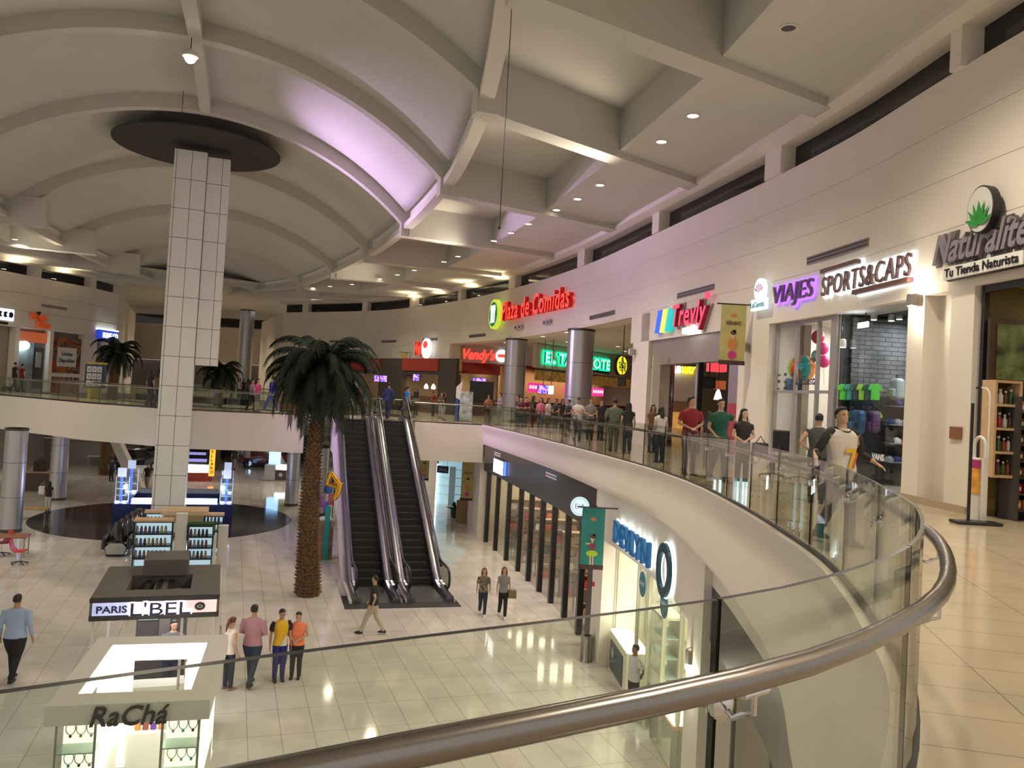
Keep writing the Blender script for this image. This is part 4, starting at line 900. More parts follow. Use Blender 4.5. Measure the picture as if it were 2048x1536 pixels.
MB().box(0, -.05, 0, w, .6, 1.1).build('counter', mat('counter_red', (.35, .03, .03), .4), t); MB().box(0, -.1, 1.1, w, .65, 1.15).build('counter_top', DARK, t)
for k, (x0, c) in enumerate(((.06, (.7, .02, .2)), (.38, (.8, .03, .25)), (.52, (.8, .03, .25)), (.66, (.7, .02, .2)))):
    MB().box(w*x0, 1.0, 1.75, w*x0+1.6, 1.05, 2.3).build('menu_board', emis('menu%d' % (k % 2), c, 1.3), t)
    mb = MB()
    for i in range(5): mb.box(w*x0+.1+.3*i, .98, 1.95, w*x0+.3+.3*i, .995, 2.15)
    mb.build('menu_pictures', emis('menu_pic', (1, .7, .6), 1.2), t)
l = arealight(t, w*.5, 1.4, 3.1, w*.8, 1, 160, (1, .75, .5))
rs = thing('round_sign', 'yellow lit oval sign with green letters right of the green taco letters', 'sign', on_y(1241, 731, 51.6), t.rotation_euler.z)
disc(MB(), .72, -.1, .1, .9).build('rim', BLACK, rs); disc(MB(), .66, -.13, -.1, .9).build('face', emis('yellow_face', (.95, .75, .03), 1.2), rs)
for i, tx in enumerate(('EL', 'TACO', 'TOTE')):
    mb = text_mb(tx, .36, .01, .02); x0, x1 = text_w(mb); mb.v = [(v[0]-(x0+x1)/2, v[1]-.15, v[2]+.25-.3*i) for v in mb.v]; mb.build('lettering', mat('sign_leaf', (.0, .2, .05), .5), rs)
# screens and small signs in the court
def screen(label, px, py, Y, w, h, m, rz=0, pole=True, top=9.93):
    p = on_y(px, py, Y); t = thing('hanging_screen', label, 'screen', p, rz)
    MB().box(-w/2, 0, -h/2, w/2, .08, h/2).build('casing', BLACK, t); MB().box(-w/2+.03, -.01, -h/2+.03, w/2-.03, 0, h/2-.03).build('picture', m, t)
    if pole: MB().tube([(0, .05, h/2), (0, .05, top-p.z)], .02, 6).build('pole', BLACK, t)
    return t
BLU = mat('screen_blue', (.0, .0, .0), .3, emit=(.25, .25, 1), es=1.6)
def patscreen(name, c1, c2, sc=6, es=1.8):
    if name in MATS: return MATS[name]
    m = bpy.data.materials.new(name); m.use_nodes = True; nt = m.node_tree; b = nt.nodes['Principled BSDF']; b.inputs['Base Color'].default_value = (.01, .01, .01, 1)
    tc = nt.nodes.new('ShaderNodeTexCoord'); n = nt.nodes.new('ShaderNodeTexVoronoi'); n.inputs['Scale'].default_value = sc; r = nt.nodes.new('ShaderNodeValToRGB')
    r.color_ramp.elements[0].color = (*c1, 1); r.color_ramp.elements[1].color = (*c2, 1); r.color_ramp.elements[0].position = .2; r.color_ramp.elements[1].position = .7
    nt.links.new(tc.outputs['Object'], n.inputs[0]); nt.links.new(n.outputs['Distance'], r.inputs[0]); nt.links.new(r.outputs[0], b.inputs['Emission Color']); b.inputs['Emission Strength'].default_value = es
    MATS[name] = m; return m
SCR = patscreen('screen_show', (.02, .03, .6), (.7, .3, .9))
screen('blue-violet menu screen left of the thick purple-lit column', 1086, 779, 43.5, .62, .5, SCR); screen('white poster screen beside the blue-violet menu screen', 1102, 780, 43.3, .34, .52, E_C)
screen('dark television hanging before the yellow oval sign', 1244, 764, 33, .34, .36, DARK); screen('dark television hanging inside the Trevly entrance', 1419, 765, 25.5, .4, .36, DARK)
screen('glowing blue television on the wall of the left burger shop', 761, 757, 56.5, .95, .48, SCR, pole=False); screen('small glowing blue screen on the dark pillar of the burger shop', 832, 755, 53, .45, .48, SCR, pole=False)
screen('glowing blue television under the second red burger sign', 959, 762, 52.6, .9, .42, SCR, pole=False)
bd = thing('menu_hoarding', 'large black board standing under the second red burger sign', 'board', (on_y(962, 800, 50)-Vector((0, 0, 0)))*1, 0); bd.location.z = UP
MB().box(-.75, 0, .9, .75, .1, 2.25).build('panel', BLACK, bd); MB().box(-.7, 0, 0, -.62, .1, .9).build('leg', BLACK, bd); MB().box(.62, 0, 0, .7, .1, .9).build('leg', BLACK, bd)
# burger shop: second front facing the court
t, w = stall('burger_front', 'burger shop side front with large red script sign under the food court ceiling', (-3.9, 53.2), (1.5, 53.2))
MB().box(0, 0, 3.5, w, .3, 4.65).build('fascia', FCM, t); MB().add([(0, 0, 3.5), (w, 0, 3.5), (w, -.5, 2.75), (0, -.5, 2.75), (0, 0, 2.75), (w, 0, 2.75)], [(0, 1, 2, 3), (0, 3, 4), (1, 5, 2), (3, 2, 5, 4)]).build('awning', mat('awning_red', (.3, .03, .02), .7), t)
stext(t, "Wendy's", .25, 3.75, .62, ER, 2.5, .1, .04, .3); MB().box(0, 3, 0, w, 3.1, 3.5).build('back_wall', mat('tan_wall', (.4, .3, .2), .6), t)
MB().box(0, .2, 0, w, .8, 1.1).build('counter', mat('brown_counter', (.12, .07, .04), .5), t); arealight(t, w*.5, 1.8, 3.4, 3, 1, 70, (1, .75, .5))
disc(MB(), .4, -.14, -.02, 1.05, 3.15, 4.05).build('portrait_disc', mat('disc_white', (.6, .6, .6), .5, emit=(1, 1, 1), es=.9), t); MB().box(2.9, -.17, 3.95, 3.4, -.14, 4.15).build('portrait_patch', ERF, t)
# burger shop: first front, dark with red awning, on the main wall
a1, b1 = wseg(690, 909)
t, w = frame('burger_front', 'dark burger shop front with red awning band behind the big palm', 'shop front', 640, 909, 8, inset=.1)
x_of = lambda px: (wallpt(WL, px, 0, 8)[0]-Vector((t.location.x, t.location.y))).length
MB().box(0, 0, 2.55, w, .25, HH).build('fascia', mat('burger_dark', (.05, .04, .035), .6), t)
MB().box(x_of(700), -.08, 2.8, x_of(786), 0, HH-.02).build('awning', mat('awning_red'), t); MB().box(x_of(826), -.08, 2.8, x_of(884), 0, HH-.02).build('awning', mat('awning_red'), t)
for px0, px1 in ((786, 826), (884, 909), (640, 690)): MB().box(x_of(px0), -.02, 0, x_of(px1), .4, 2.6).build('pier', mat('burger_dark'), t)
MB().box(0, 3.5, 0, w, 3.6, 3).build('back_wall', mat('tan_wall'), t); MB().box(x_of(826), .4, 0, x_of(884), .9, 1.1).build('counter', mat('brown_counter'), t)
MB().box(x_of(700), .5, 2.55, x_of(790), 3.5, 2.6).build('inner_ceiling', mat('burger_dark'), t)
for k in range(4): 
    pp = inshop(t, x_of(845+11*k), 1.2, 1.75); q = thing('pendant_lamp', '%s glowing pendant bulb hanging inside the left burger shop' % ('first', 'second', 'third', 'fourth')[k], 'pendant lamp', pp); MB().lathe([(.02, .22), (.1, .12), (.16, -.05), (.12, -.14)], n=12).build('globe', emis('pendant', (1, .8, .5), 5), q, True); MB().tube([(0, 0, .2), (0, 0, .9)], .01, 5).build('cord', BLACK, q)
arealight(t, x_of(855), 1.8, 2.5, 3, 1, 60, (1, .75, .45)); arealight(t, x_of(740), 1.8, 2.5, 3, 1, 40, (1, .65, .4))
t3, w3 = fitsign('lit_sign', "small red script sign reading Wendy's on the left burger wall", "Wendy's", 833, 858, 9.3, .85, ER, .12, .05, .3)
lg = thing('round_sign', 'white lit oval portrait sign right of the small red burger letters', 'sign', wallpt(WL, 865, 0, 9.6)[0].to_3d()+Vector((-.35, -.25, 9.65)), t3.rotation_euler.z)
disc(MB(), .55, -.1, .1, 1.25).build('face', mat('disc_white'), lg); disc(MB(), .3, -.14, -.1, .8, 0, .25).build('portrait_hair', ERF, lg)
lg = thing('round_sign', 'white lit oval portrait sign on the dark pillar below the red burger letters', 'sign', wallpt(WL, 799, 0, 7.6)[0].to_3d()+Vector((-.3, -.25, 7.75)), t3.rotation_euler.z)
disc(MB(), .5, -.1, .1, 1.3).build('face', mat('disc_white'), lg); disc(MB(), .28, -.14, -.1, .8, 0, .3).build('portrait_hair', ERF, lg)
# upright promo stands
for lb, px, m1, wd in (('tall blue and white pointed display stand beside the milkshake poster', 913, mat('blue_stand', (.03, .08, .35), .4), .22), ('upright poster stand with two pale drinks by the far end of the gallery glass', 929, mat('drink_poster', (.45, .5, .52), .5, noise=.5, nscale=3), .72)):
    p = on_y(px, 845, 41.5); t = thing('poster_stand', lb, 'poster stand', (p.x, 41.5, UP), 0)
    MB().box(-wd/2, 0, .02, wd/2, .05, 1.75 if wd < .5 else 1.55).build('poster', m1, t)
    if wd < .5: MB().add([(-wd/2, -.01, 1.2), (wd/2, -.01, 1.1), (wd/2+.1, -.01, 2.1), (-wd/2, -.01, 1.75)], [(0, 1, 2, 3)]).build('sail', WIN, t)
    MB().box(-wd/2, -.15, 0, wd/2, .2, .03).build('foot', BLACK, t)
# Trevly entrance: roller shutter box, mullions and what stands behind
t, w = frame('shop_entrance', 'Trevly entrance with grey roller shutter box and dark mullions', 'shop front', 1291, 1473, inset=.15)
MB().box(0, -.05, HH-.85, w, .3, HH).build('shutter_box', mat('shutter_grey', (.3, .27, .22), .5, .3), t)
MB().box(0, .05, 0, .16, .2, HH-.85).build('jamb', GREYF, t); MB().box(w*.53, .05, 0, w*.53+.14, .2, HH-.85).build('mullion', GREYF, t); MB().box(w*.53+.14, .05, 0, w*.53+.22, .2, HH-.85).build('mullion_shadow_gap', BLACK, t)
MB().box(w*.86, .05, 0, w-.0, .2, HH-.85).build('door_leaf', mat('door_metal', (.32, .28, .28), .4, .5), t); MB().box(w*.87, .03, .2, w-.05, .05, 1.6).build('door_poster', mat('poster_red', (.4, .04, .05), .5), t)
TV_ = t
column('brown metal-clad column seen through the Trevly entrance', *on_y(1334, 780, 30.5).xy, UP, 9.9, .26, m=mat('cladding_warm', (.4, .3, .28), .3, .7))
def wallbox(name, label, cat, px0, px1, py0, py1, Y, m, th=.1, part='panel'):
    a_ = on_y(px0, py1, Y); b_ = on_y(px1, py0, Y); t = thing(name, label, cat, (a_.x, Y, a_.z), 0); MB().box(0, 0, 0, b_.x-a_.x, th, b_.z-a_.z).build(part, m, t); return t, b_.x-a_.x, b_.z-a_.z
t, w, h = wallbox('sandwich_shop', 'sandwich shop wall with orange lit mural inside the food court', 'shop front', 1344, 1392, 735, 876, 44, mat('mural_amber', (.5, .26, .08), .5, noise=.4, nscale=2, emit=(1, .5, .12), es=.35)); MB().box(-.3, -.3, h-1.9, w+.2, -.1, h-.2).build('fascia', FCM, t); MB().box(-.3, -.35, h-2.5, w+.2, -.1, h-1.9).build('valance', mat('valance_brown', (.28, .16, .08), .6), t)
stext(t, 'SUB', -.35, h-.35, .34, emis('sub_white', (1, 1, .85), 2.5), .55, .1, .03, .2, -.5); stext(t, 'WAY', .25, h-.35, .34, emis('sub_yellow', (1, .85, .02), 2.2), .75, .1, .03, .2, -.5)
wallbox('red_light_box', 'glowing pink-red box sign partly behind the yellow Verano banner', 'sign', 1420, 1455, 715, 742, 30, emis('pink_box', (.95, .07, .1), .9), .6)
wallbox('partition', 'pale partition panel at the left inside the Trevly entrance', 'partition', 1299, 1322, 712, 870, 26.5, FCM)
wallbox('orange_sign', 'orange band sign behind the hanging television in the Trevly entrance', 'sign', 1430, 1452, 762, 778, 40, emis('orange_band', (.6, .12, .03), .5), .3); _o = [q for q in COL.objects if q.name.startswith('orange_sign') and q.location.y == 40][-1]
for x_ in (.1, .45): MB().tube([(x_, .15, .3), (x_, .15, 9.95-_o.location.z)], .015, 6).build('hanger', BLACK, _o)
q = thing('pendant_lamp', 'white glowing bell pendant lamp seen through the Trevly entrance', 'pendant lamp', on_y(1436, 792, 30)); MB().lathe([(.03, .25), (.08, .15), (.13, -.02), (.16, -.14)], n=14).build('shade', emis('bell', (.8, .85, 1), 3), q, True); MB().tube([(0, 0, .25), (0, 0, 2.6)], .01, 5).build('cord', BLACK, q)
# ------------------------------------------------------------------ ground floor shops on the right
def setback(y):
    K = [(-9, -.5), (8, -.52), (13, -.42), (17, -.3), (21, -.2), (26, -.02), (60, 0)]
    for (a_, u), (b_, v) in zip(K, K[1:]):
        if a_ <= y <= b_: return u+(v-u)*(y-a_)/(b_-a_)
    return 0
def lpt(px, py, z): return wallpt(GL, px, py, z)[0]
def lframe(name, label, cat, Y0, Y1, inset=.12, zb=0):
    a_ = pos(GL, Y1)[0]; b_ = pos(GL, Y0)[0]; d = (b_-a_); w = d.length; d.normalize(); n = Vector((-d.y, d.x)); t = thing(name, label, cat, (a_.x+n.x*inset, a_.y+n.y*inset, zb), atan2(d.y, d.x)); return t, w
_n = offs(G, 1.0); GL = [Vector((p_[0]+(q_[0]-p_[0])*setback(p_[1]), p_[1]+(q_[1]-p_[1])*setback(p_[1]))) for p_, q_ in zip(G, _n)]
YA = lpt(1182, 0, 1.5).y; YB = lpt(1204, 0, 2).y
lw = lambda y0, y1, z0, z1, th, m, name, off=.0: struct(MB().strip(offs(sub(GL, min(y0, y1), max(y0, y1)), off), z0, z1, th).build(name, m))
STONE = mat('black_marble', (.022, .018, .018), .25, noise=.6, nscale=2)
lw(YA, 37.3, 3.24, 4.46, .35, STONE, 'wall_shop_header', .0)
lw(YA, YB, 0, 4.4, .5, WALLJ, 'wall_lower')
YD = lpt(1368, 0, 2).y; YE = lpt(1405, 0, 3.6).y
lw(YD, YB, 3.2, 4.4, .4, WALLJ, 'wall_lower'); lw(YE, YD, 0, 4.4, .5, WALLJ, 'wall_lower')
lw(YE, YE-.01, 0, .01, .01, WALLJ, 'trim_threshold') if False else lw(3.4, YE, 4.07, 4.42, .3, WALLJ, 'wall_lower', .12); lw(3.4, YE, 3.25, 4.07, .3, mat('header_grey', (.07, .065, .055), .5), 'wall_shop_header', .12)
lw(3.4, 6.5, 0, 3.3, .3, WALLJ, 'wall_lower', .2)
lw(YD, 37.3, 0, .1, .02, mat('skirting_tile'), 'baseboard_lower', .13) if False else None
# white walls of far lower right
struct(MB().strip([(-1.25, 37.9), (-1.9, 41.5)], 0, 4.3, .5).build('wall_lower', WALLJ)); struct(MB().box(-5.6, 48, 0, -4.2, 48.4, 4.3).build('wall_lower', WALLJ)); struct(MB().strip([(-5.5, 48), (-6.5, 52), (-9, 60)], 0, 4.3, .3).build('wall_lower', WALLJ))
# shoe shop
FRONT = sub(GL, YA, 37.0); FS = arclen(FRONT); 
t = thing('shoe_shop_front', 'black-framed glass front of the shoe and bag shop under the gallery', 'shop front', (0, 0, 0))
mpx = (968, 992, 1015, 1037, 1059, 1081, 1104, 1131, 1160)
fro = offs(FRONT, .14)
for px in mpx:
    p, d = wallpt(fro, px, 0, 1.6); a_ = atan2(-d.y, -d.x); M = Matrix.Translation((p.x, p.y, 0)) @ Matrix.Rotation(a_, 4, 'Z'); MB().box(-.09, -.05, 0, .09, .12, 3.35).xf(M).build('mullion', BLACK, t)
prev = None
for px in mpx:
    p, d = wallpt(fro, px, 0, 1.6)
    if prev is not None:
        dd = (p-prev); L_ = dd.length; M = Matrix.Translation((prev.x, prev.y, 0)) @ Matrix.Rotation(atan2(dd.y, dd.x), 4, 'Z'); MB().box(.1, .03, .02, L_-.1, .04, 3.33).xf(M).build('glass_pane', SHOPGLASS, t)
    prev = p
MB().strip(offs(sub(GL, YA+.05, YA+1.0), .14), 0, 3.35, .3).build('dark_end_panel', mat('end_panel', (.05, .04, .04), .5), t)
# shop interior
CREAM = mat('cream_wall', (.7, .6, .45), .7)
MB().strip(offs(sub(G, YA, 37.2), 5.2), 0, 4.3, .1).build('back_wall', CREAM, t)
for Yq in (YA+.3, 37.0):
    p, d = pos(G, Yq); n = Vector((d.y, -d.x)); q = p+n*5.2; M = Matrix.Translation((p.x+n.x*.3, p.y+n.y*.3, 0)) @ Matrix.Rotation(atan2(n.y, n.x), 4, 'Z'); MB().box(0, -.05, 0, 4.9, .05, 4.3).xf(M).build('side_wall', CREAM, t)
for Yq in (23, 27, 31, 35):
    p, d = pos(G, Yq); n = Vector((d.y, -d.x)); q = p+n*2; l = lamp('AREA', 'shop_lamp', (q.x, q.y, 3.9), 120, (1, .85, .65), sx=2, sy=2)
def lpos(Y, off): p, d = pos(GL, Y); n = Vector((d.y, -d.x)); return Vector((p.x+n.x*off, p.y+n.y*off, 0)), atan2(-d.y, -d.x)
shelfm = mat('shelf_tan', (.35, .22, .12), .5); SH = {}
def shoe(p, rz, c, label, g):
    if c in SH: return dup(SH[c], p, rz)
    t = thing('shoe', label, 'shoe', p, rz, g); mb = MB(); mb.loft([[(x, y*w_, z*h_) for y, z in ((-.04, .02), (-.035, .07), (.035, .07), (.04, .02))] for x, w_, h_ in ((-.13, .7, 1.2), (-.08, .9, 1.5), (0, .95, 1.1), (.08, 1, .75), (.13, .5, .6))]); mb.build('upper', c, t, True); MB().box(-.13, -.04, 0, .13, .04, .02).build('sole', BLACK, t); SH[c] = t; return t
shc = [(mat('shoe_black', (.02, .02, .02), .4), 'black'), (mat('shoe_red', (.45, .03, .03), .4), 'red'), (mat('shoe_tan', (.45, .25, .12), .5), 'tan'), (mat('shoe_white', (.7, .7, .68), .5), 'white'), (mat('shoe_orange', (.6, .15, .06), .4), 'orange')]
bagm = {}
def handbag(p, rz, ci, s=1.0):
    m, nm = shc[ci]
    if ci in bagm: return dup(bagm[ci], p, rz, None, s)
    t = thing('handbag', '%s handbag displayed inside the shoe and bag shop' % nm, 'handbag', p, rz, '%s handbags in the shoe shop' % nm)
    MB().loft([[(-.17*k, -.07, z), (.17*k, -.07, z), (.17*k, .07, z), (-.17*k, .07, z)] for z, k in ((0, 1), (.12, 1.02), (.24, .85))]).build('bag_body', m, t, bevel=.01)
    MB().tube([(-.08, 0, .23), (-.07, 0, .34), (0, 0, .38), (.07, 0, .34), (.08, 0, .23)], .01, 6).build('handle', m, t, True); bagm[ci] = t; return t
for i, Yq in enumerate((35.3, 32.6, 29.9, 27.3, 24.9, 22.8)):
    p = lpos(Yq, .7)[0]; rz = .12; nm = ('farthest', 'second farthest', 'third farthest', 'fourth farthest', 'second nearest', 'nearest')[i]
    s_ = shelf_unit('%s tan shelf of shoes and bags behind the dark shop front' % nm, p, rz, 1.5, .4, 2.2, 5, shelfm, CREAM)
    c_, q_ = cos(rz), sin(rz)
    for r_ in range(5):
        for k in range(3):
            x_ = .25+.45*k; pp = Vector((p.x+x_*c_-.16*q_, p.y+x_*q_+.16*c_, r_*.432+.043)); ci = (i*3+r_*2+k*4) % 5
            if (r_+k) % 2: shoe(pp, rz+.6, shc[ci][0], '%s shoe displayed on a tan shelf in the shoe shop' % shc[ci][1], '%s shoes on the shop shelves' % shc[ci][1])
            else: handbag(pp, rz, ci, 1.05)
for i, Yq in enumerate((33.8, 30.6, 27.6, 25.4, 23.8)):
    p, rz = lpos(Yq, .9); nm = ('farthest', 'second farthest', 'middle', 'second nearest', 'nearest')[i]
    t5 = thing('display_table', '%s slim black display table just behind the dark shop glass' % nm, 'table', p, rz); MB().box(-.28, -.28, .88, .28, .28, .92).build('table_top', mat('table_black', (.02, .02, .02), .3), t5)
    for sx in (-.25, .25):
        for sy in (-.25, .25): MB().box(sx-.015, sy-.015, 0, sx+.015, sy+.015, .88).build('leg', BLACK, t5)
    handbag(p+Vector((0, 0, .92)), rz, (i*2) % 5, 1.2)
# signs on the black header
for nm, Y1, z0, w_, lb in (('a', 35.4, 4.12, 1.2, 'pair of thin white vent slots above the white lit shop sign'), ('b', 27.4, 4.1, 1.6, 'pair of thin white vent slots in the middle of the black header')):
    p, rz = lpos(Y1, -.0); t5 = thing('vent_slot', lb, 'vent', (p.x, p.y, z0), rz)
    for k in (0, .1): MB().box(0, -.01, k, w_, .05, k+.05).build('slot_strip', mat('slot_white', (.7, .65, .65), .5), t5)
p, rz = lpos(34.9, -.12); t5 = thing('lit_sign', 'square-edged white glowing box sign on the black shop header', 'sign', (p.x, p.y, 3.42), rz); MB().box(0, 0, 0, 1.75, .2, .62).build('light_box', BLACK, t5); MB().box(.03, -.02, .03, 1.72, 0, .59).build('lit_face', emis('sign_white', (.92, .95, 1), 3.2), t5)
MB().box(1.75, .02, .02, 1.78, .18, .6).build('blue_edge', emis('edge_blue', (.1, .25, 1), 1.5), t5)
pc = on_y(1160, 1013, 21.4); t5 = thing('round_sign', 'round white lit sign with thin letters E/A sticking out from the black header', 'sign', pc, .0)
disc(MB(), .255, 0, .1).build('drum', mat('drum_grey', (.4, .45, .5), .4), t5); disc(MB(), .25, -.01, 0).build('lit_face', emis('round_face', (.75, .9, 1), .9), t5)
mb = MB(); mb.loft([[(r_*cos(2*pi*k/32), -.014, r_*sin(2*pi*k/32)) for k in range(32)] for r_ in (.205, .212)], False); mb.build('ring_line', DARK, t5)
mb = text_mb('E/A', .19, .004, -.002); x0, x1 = text_w(mb); mb.v = [(v[0]-(x0+x1)/2, v[1]-.016, v[2]-.06) for v in mb.v]; mb.build('lettering', mat('thin_ink', (.05, .07, .12), .5), t5); MB().box(.2, .02, -.05, .6, .08, .05).build('arm', BLACK, t5)
_w = wallpt(GL, 1190, 0, 2.2)[0]; fs = on_y(1188, 1169, _w.y); fs.x = _w.x; t5 = thing('fire_sign', 'small red fire extinguisher sign on the white pier by the bin', 'sign', fs, -.6); MB().box(-.08, 0, -.06, .08, .02, .06).build('plate', RED, t5); MB().box(.0, -.005, -.03, .04, 0, .04).build('pictogram', WIN, t5)
bn = thing('litter_bin', 'round brushed steel litter bin against the white pier by the optician', 'bin', on_z(1172, 1322, 0)); MB().lathe([(.17, 0), (.17, .02), (.165, .03), (.165, .62), (.175, .63), (.175, .66), (.1, .66), (.1, .6)], n=24).build('drum', STEEL, bn, True); MB().cyl((0, 0, .59), .1, .01, 20).build('opening', BLACK, bn)
# optician
t, w = lframe('optician_front', 'bright glass front of the optician with cream sliding panels', 'shop front', YD, YB, .25)
OP, OPW = t, w
CR1 = mat('cream_panel', (.8, .76, .6), .5)
for k in range(6): MB().box(.0, .15+.55*k, 0, .05+.03*(k % 2), .15+.55*(k+1)-.02, 3.2).build('sliding_panel', CR1, t)
for x0, x1 in ((.36, .50), (.50, .66), (.66, .82), (.82, .98)): pane(0, t, w*x0, w*x1, .02, 3.18, .05)
for x in (.36, .50, .66, .82): MB().box(w*x-.03, .02, 0, w*x+.03, .1, 3.2).build('post', CR1, t)
MB().box(0, 4.2, 0, w, 4.3, 3.6).build('back_wall', CR1, t); MB().box(-.1, .1, 0, 0, 4.2, 3.6).build('side_wall', CR1, t); MB().box(w, .1, 0, w+.1, 4.2, 3.6).build('side_wall', CR1, t)
arealight(t, w*.3, 1.8, 3.5, 2, 2, 150, (1, .95, .75)); arealight(t, w*.75, 1.8, 3.5, 2, 2, 150, (1, .95, .8))
def blob(label, x, z):
    q = thing('window_sticker', label, 'sticker', inshop(OP, OPW*x, .02, z), OP.rotation_euler.z); disc(MB(), .22, -.012, 0, 1.05, 0, 0, 24).build('disc', mat('sticker_blue', (.06, .24, .33), .5, noise=.5, nscale=9), q); stext(q, 'LENTES', -.16, -.03, .07, mat('white_ink'), .32, .003, .0, 0, -.016)
def blobpx(label, px, py):
    a_ = wallpt(GL, px, 0, 2.5)[0]; q0 = on_y(px, py, a_.y); q = thing('window_sticker', label, 'sticker', (a_.x+.02, a_.y, q0.z), OP.rotation_euler.z); disc(MB(), .27, -.012, 0, 1.0, 0, 0, 24).build('disc', mat('sticker_blue', (.06, .24, .33), .5, noise=.5, nscale=9), q); stext(q, 'LENTES', -.18, -.03, .08, mat('white_ink'), .36, .003, .0, 0, -.016)
blobpx('round blue sticker on the optician glass, farther one', 1282, 1168); blobpx('round blue sticker on the optician glass, nearer one', 1325, 1208)
# letters
p0, _ = pos(G, 17.5)
def lsign(txt, pxa, pxb, z, cap, m, halo, name, label, bold=.012):
    a_ = wallpt(GL, pxa, 0, z)[0]; b_ = wallpt(GL, pxb, 0, z)[0]; d = b_-a_; w = d.length; d.normalize(); n = Vector((-d.y, d.x)); t = thing(name, label, 'sign', (a_.x-n.x*.14, a_.y-n.y*.14, z), atan2(d.y, d.x)); stext(t, txt, 0, 0, cap, m, w, .1, bold, 0, .0, halo=halo, hw_=.035); return t, w
BLUE = mat('blue_letter', (.01, .09, .22), .4, emit=(.01, .12, .35), es=.25)
lsign('DEVLYN', 1241, 1311, 3.44, .5, BLUE, HALO, 'lit_sign', 'blue block letters with white halo reading DEVLYN over the optician')
a_ = wallpt(GL, 1341, 0, 3.7)[0]; t5 = thing('ring_logo', 'tall blue ring logo with white halo right of the DEVLYN letters', 'sign', (a_.x-.16, a_.y-.02, 3.66), OP.rotation_euler.z)
def ring(r0, r1, y0, y1, sz): 
    n = 36; P = lambda r_, y, k: (r_*cos(2*pi*k/n), y, r_*sz*sin(2*pi*k/n)); return MB().loft([[P(r1, y0, k), P(r1, y1, k), P(r0, y1, k), P(r0, y0, k)] for k in list(range(n))+[0]], False)
ring(.30, .46, .0, .06, 1.1).build('ring', mat('blue_dark', (.01, .06, .1), .4), t5); ring(.28, .485, .07, .08, 1.1).build('glow_backing', HALO, t5)
p, rz = lpos(20.1, .1); t5 = thing('vent_slot', 'long dark slot vent above the DEVLYN letters', 'vent', (p.x, p.y, 4.14), rz); MB().box(0, -.0, 0, 1.6, .1, .06).build('slot_strip', DARK, t5)
cb = thing('service_counter', 'optician counter with glowing white top and dark blue front poster', 'counter', inshop(OP, .12, -.0), OP.rotation_euler.z)
MB().box(0, 0, 0, 1.9, .55, .98).build('counter_body', CR1, cb); MB().box(.02, .02, .98, 1.88, .53, 1.02).build('lit_top', emis('counter_lit', (1, .97, .8), 3.5), cb); MB().box(.15, -.02, .1, 1.55, 0, .8).build('front_poster', mat('poster_slate', (.04, .08, .10), .4), cb); disc(MB(), .13, -.03, -.02, 1, .5, .55, 20).build('poster_emblem', mat('emblem_pale', (.35, .42, .42), .5), cb)
for i, (x, y, z, lb) in enumerate(((.41, .25, 2.3, 'tall glass eyewear cabinet behind the man in the white shirt'), (.40, 1.5, 2.2, 'tall glass eyewear cabinet nearest the lit wall lamp'))):
    q = thing('glass_cabinet', lb, 'cabinet', inshop(OP, OPW*x, y), OP.rotation_euler.z)
    MB().box(0, 0, 0, 1.0, .45, .25).build('plinth', CR1, q); MB().box(0, .43, .25, 1, .45, z).build('back_panel', CR1, q); MB().box(0, 0, z, 1, .45, z+.05).build('top', CR1, q); pane(0, q, .01, .99, .25, z, 0)
    for x_ in (0, .96): MB().box(x_, 0, .25, x_+.04, .04, z).build('corner_post', CR1, q)
    for k in range(1, 5): MB().box(.04, .04, .25+k*(z-.25)/5, .96, .43, .262+k*(z-.25)/5).build('shelf', mat('glass_shelf', (.5, .7, .62), .15), q)
q = thing('wall_display', 'open wall display of spectacles on the optician back wall', 'display', inshop(OP, .25, .9), OP.rotation_euler.z+pi/2); MB().box(0, 0, .8, 3, .15, 2.6).build('board', mat('board_cream', (.7, .68, .58), .5), q)
MB().box(.2, -.1, 2.65, 1.2, 0, 2.9).build('blue_header', mat('header_blue', (.03, .15, .3), .4), q); MB().box(1.6, -.1, 2.65, 2.5, 0, 2.95).build('teal_header', emis('teal_lit', (.05, .6, .5), .8), q)
gl = None
for r_ in range(6):
    for k in range(9):
        p = inshop(OP, .32, 1.15+.3*k, 1.0+.26*r_)
        if gl is None:
            gl = thing('spectacles', 'small pair of spectacles on the optician wall display', 'spectacles', p, OP.rotation_euler.z+pi/2, 'spectacles on the optician display')
            for sx in (-.035, .035): ring(.022, .028, -.01, .0, .8).xf(Matrix.Translation((sx, 0, 0))).build('rim', DARK, gl)
            MB().box(-.01, -.01, 0, .01, 0, .006).build('bridge', DARK, gl)
        else: dup(gl, p)
lo = thing('low_display_case', 'low glass display case with bright lit top near the corner of the optician', 'display case', inshop(OP, OPW*.62, -.05), OP.rotation_euler.z)
MB().box(0, 0, 0, 1.5, .5, .12).build('plinth', CR1, lo); MB().box(0, 0, .88, 1.5, .5, .94).build('wood_top', LWOOD, lo); MB().box(.04, .04, .94, 1.46, .46, .95).build('lit_top', MATS['counter_lit'], lo); pane(0, lo, .01, 1.49, .12, .88, 0)
for x_ in (0, 1.46): MB().box(x_, 0, .12, x_+.04, .5, .88).build('end_frame', GREYF, lo)
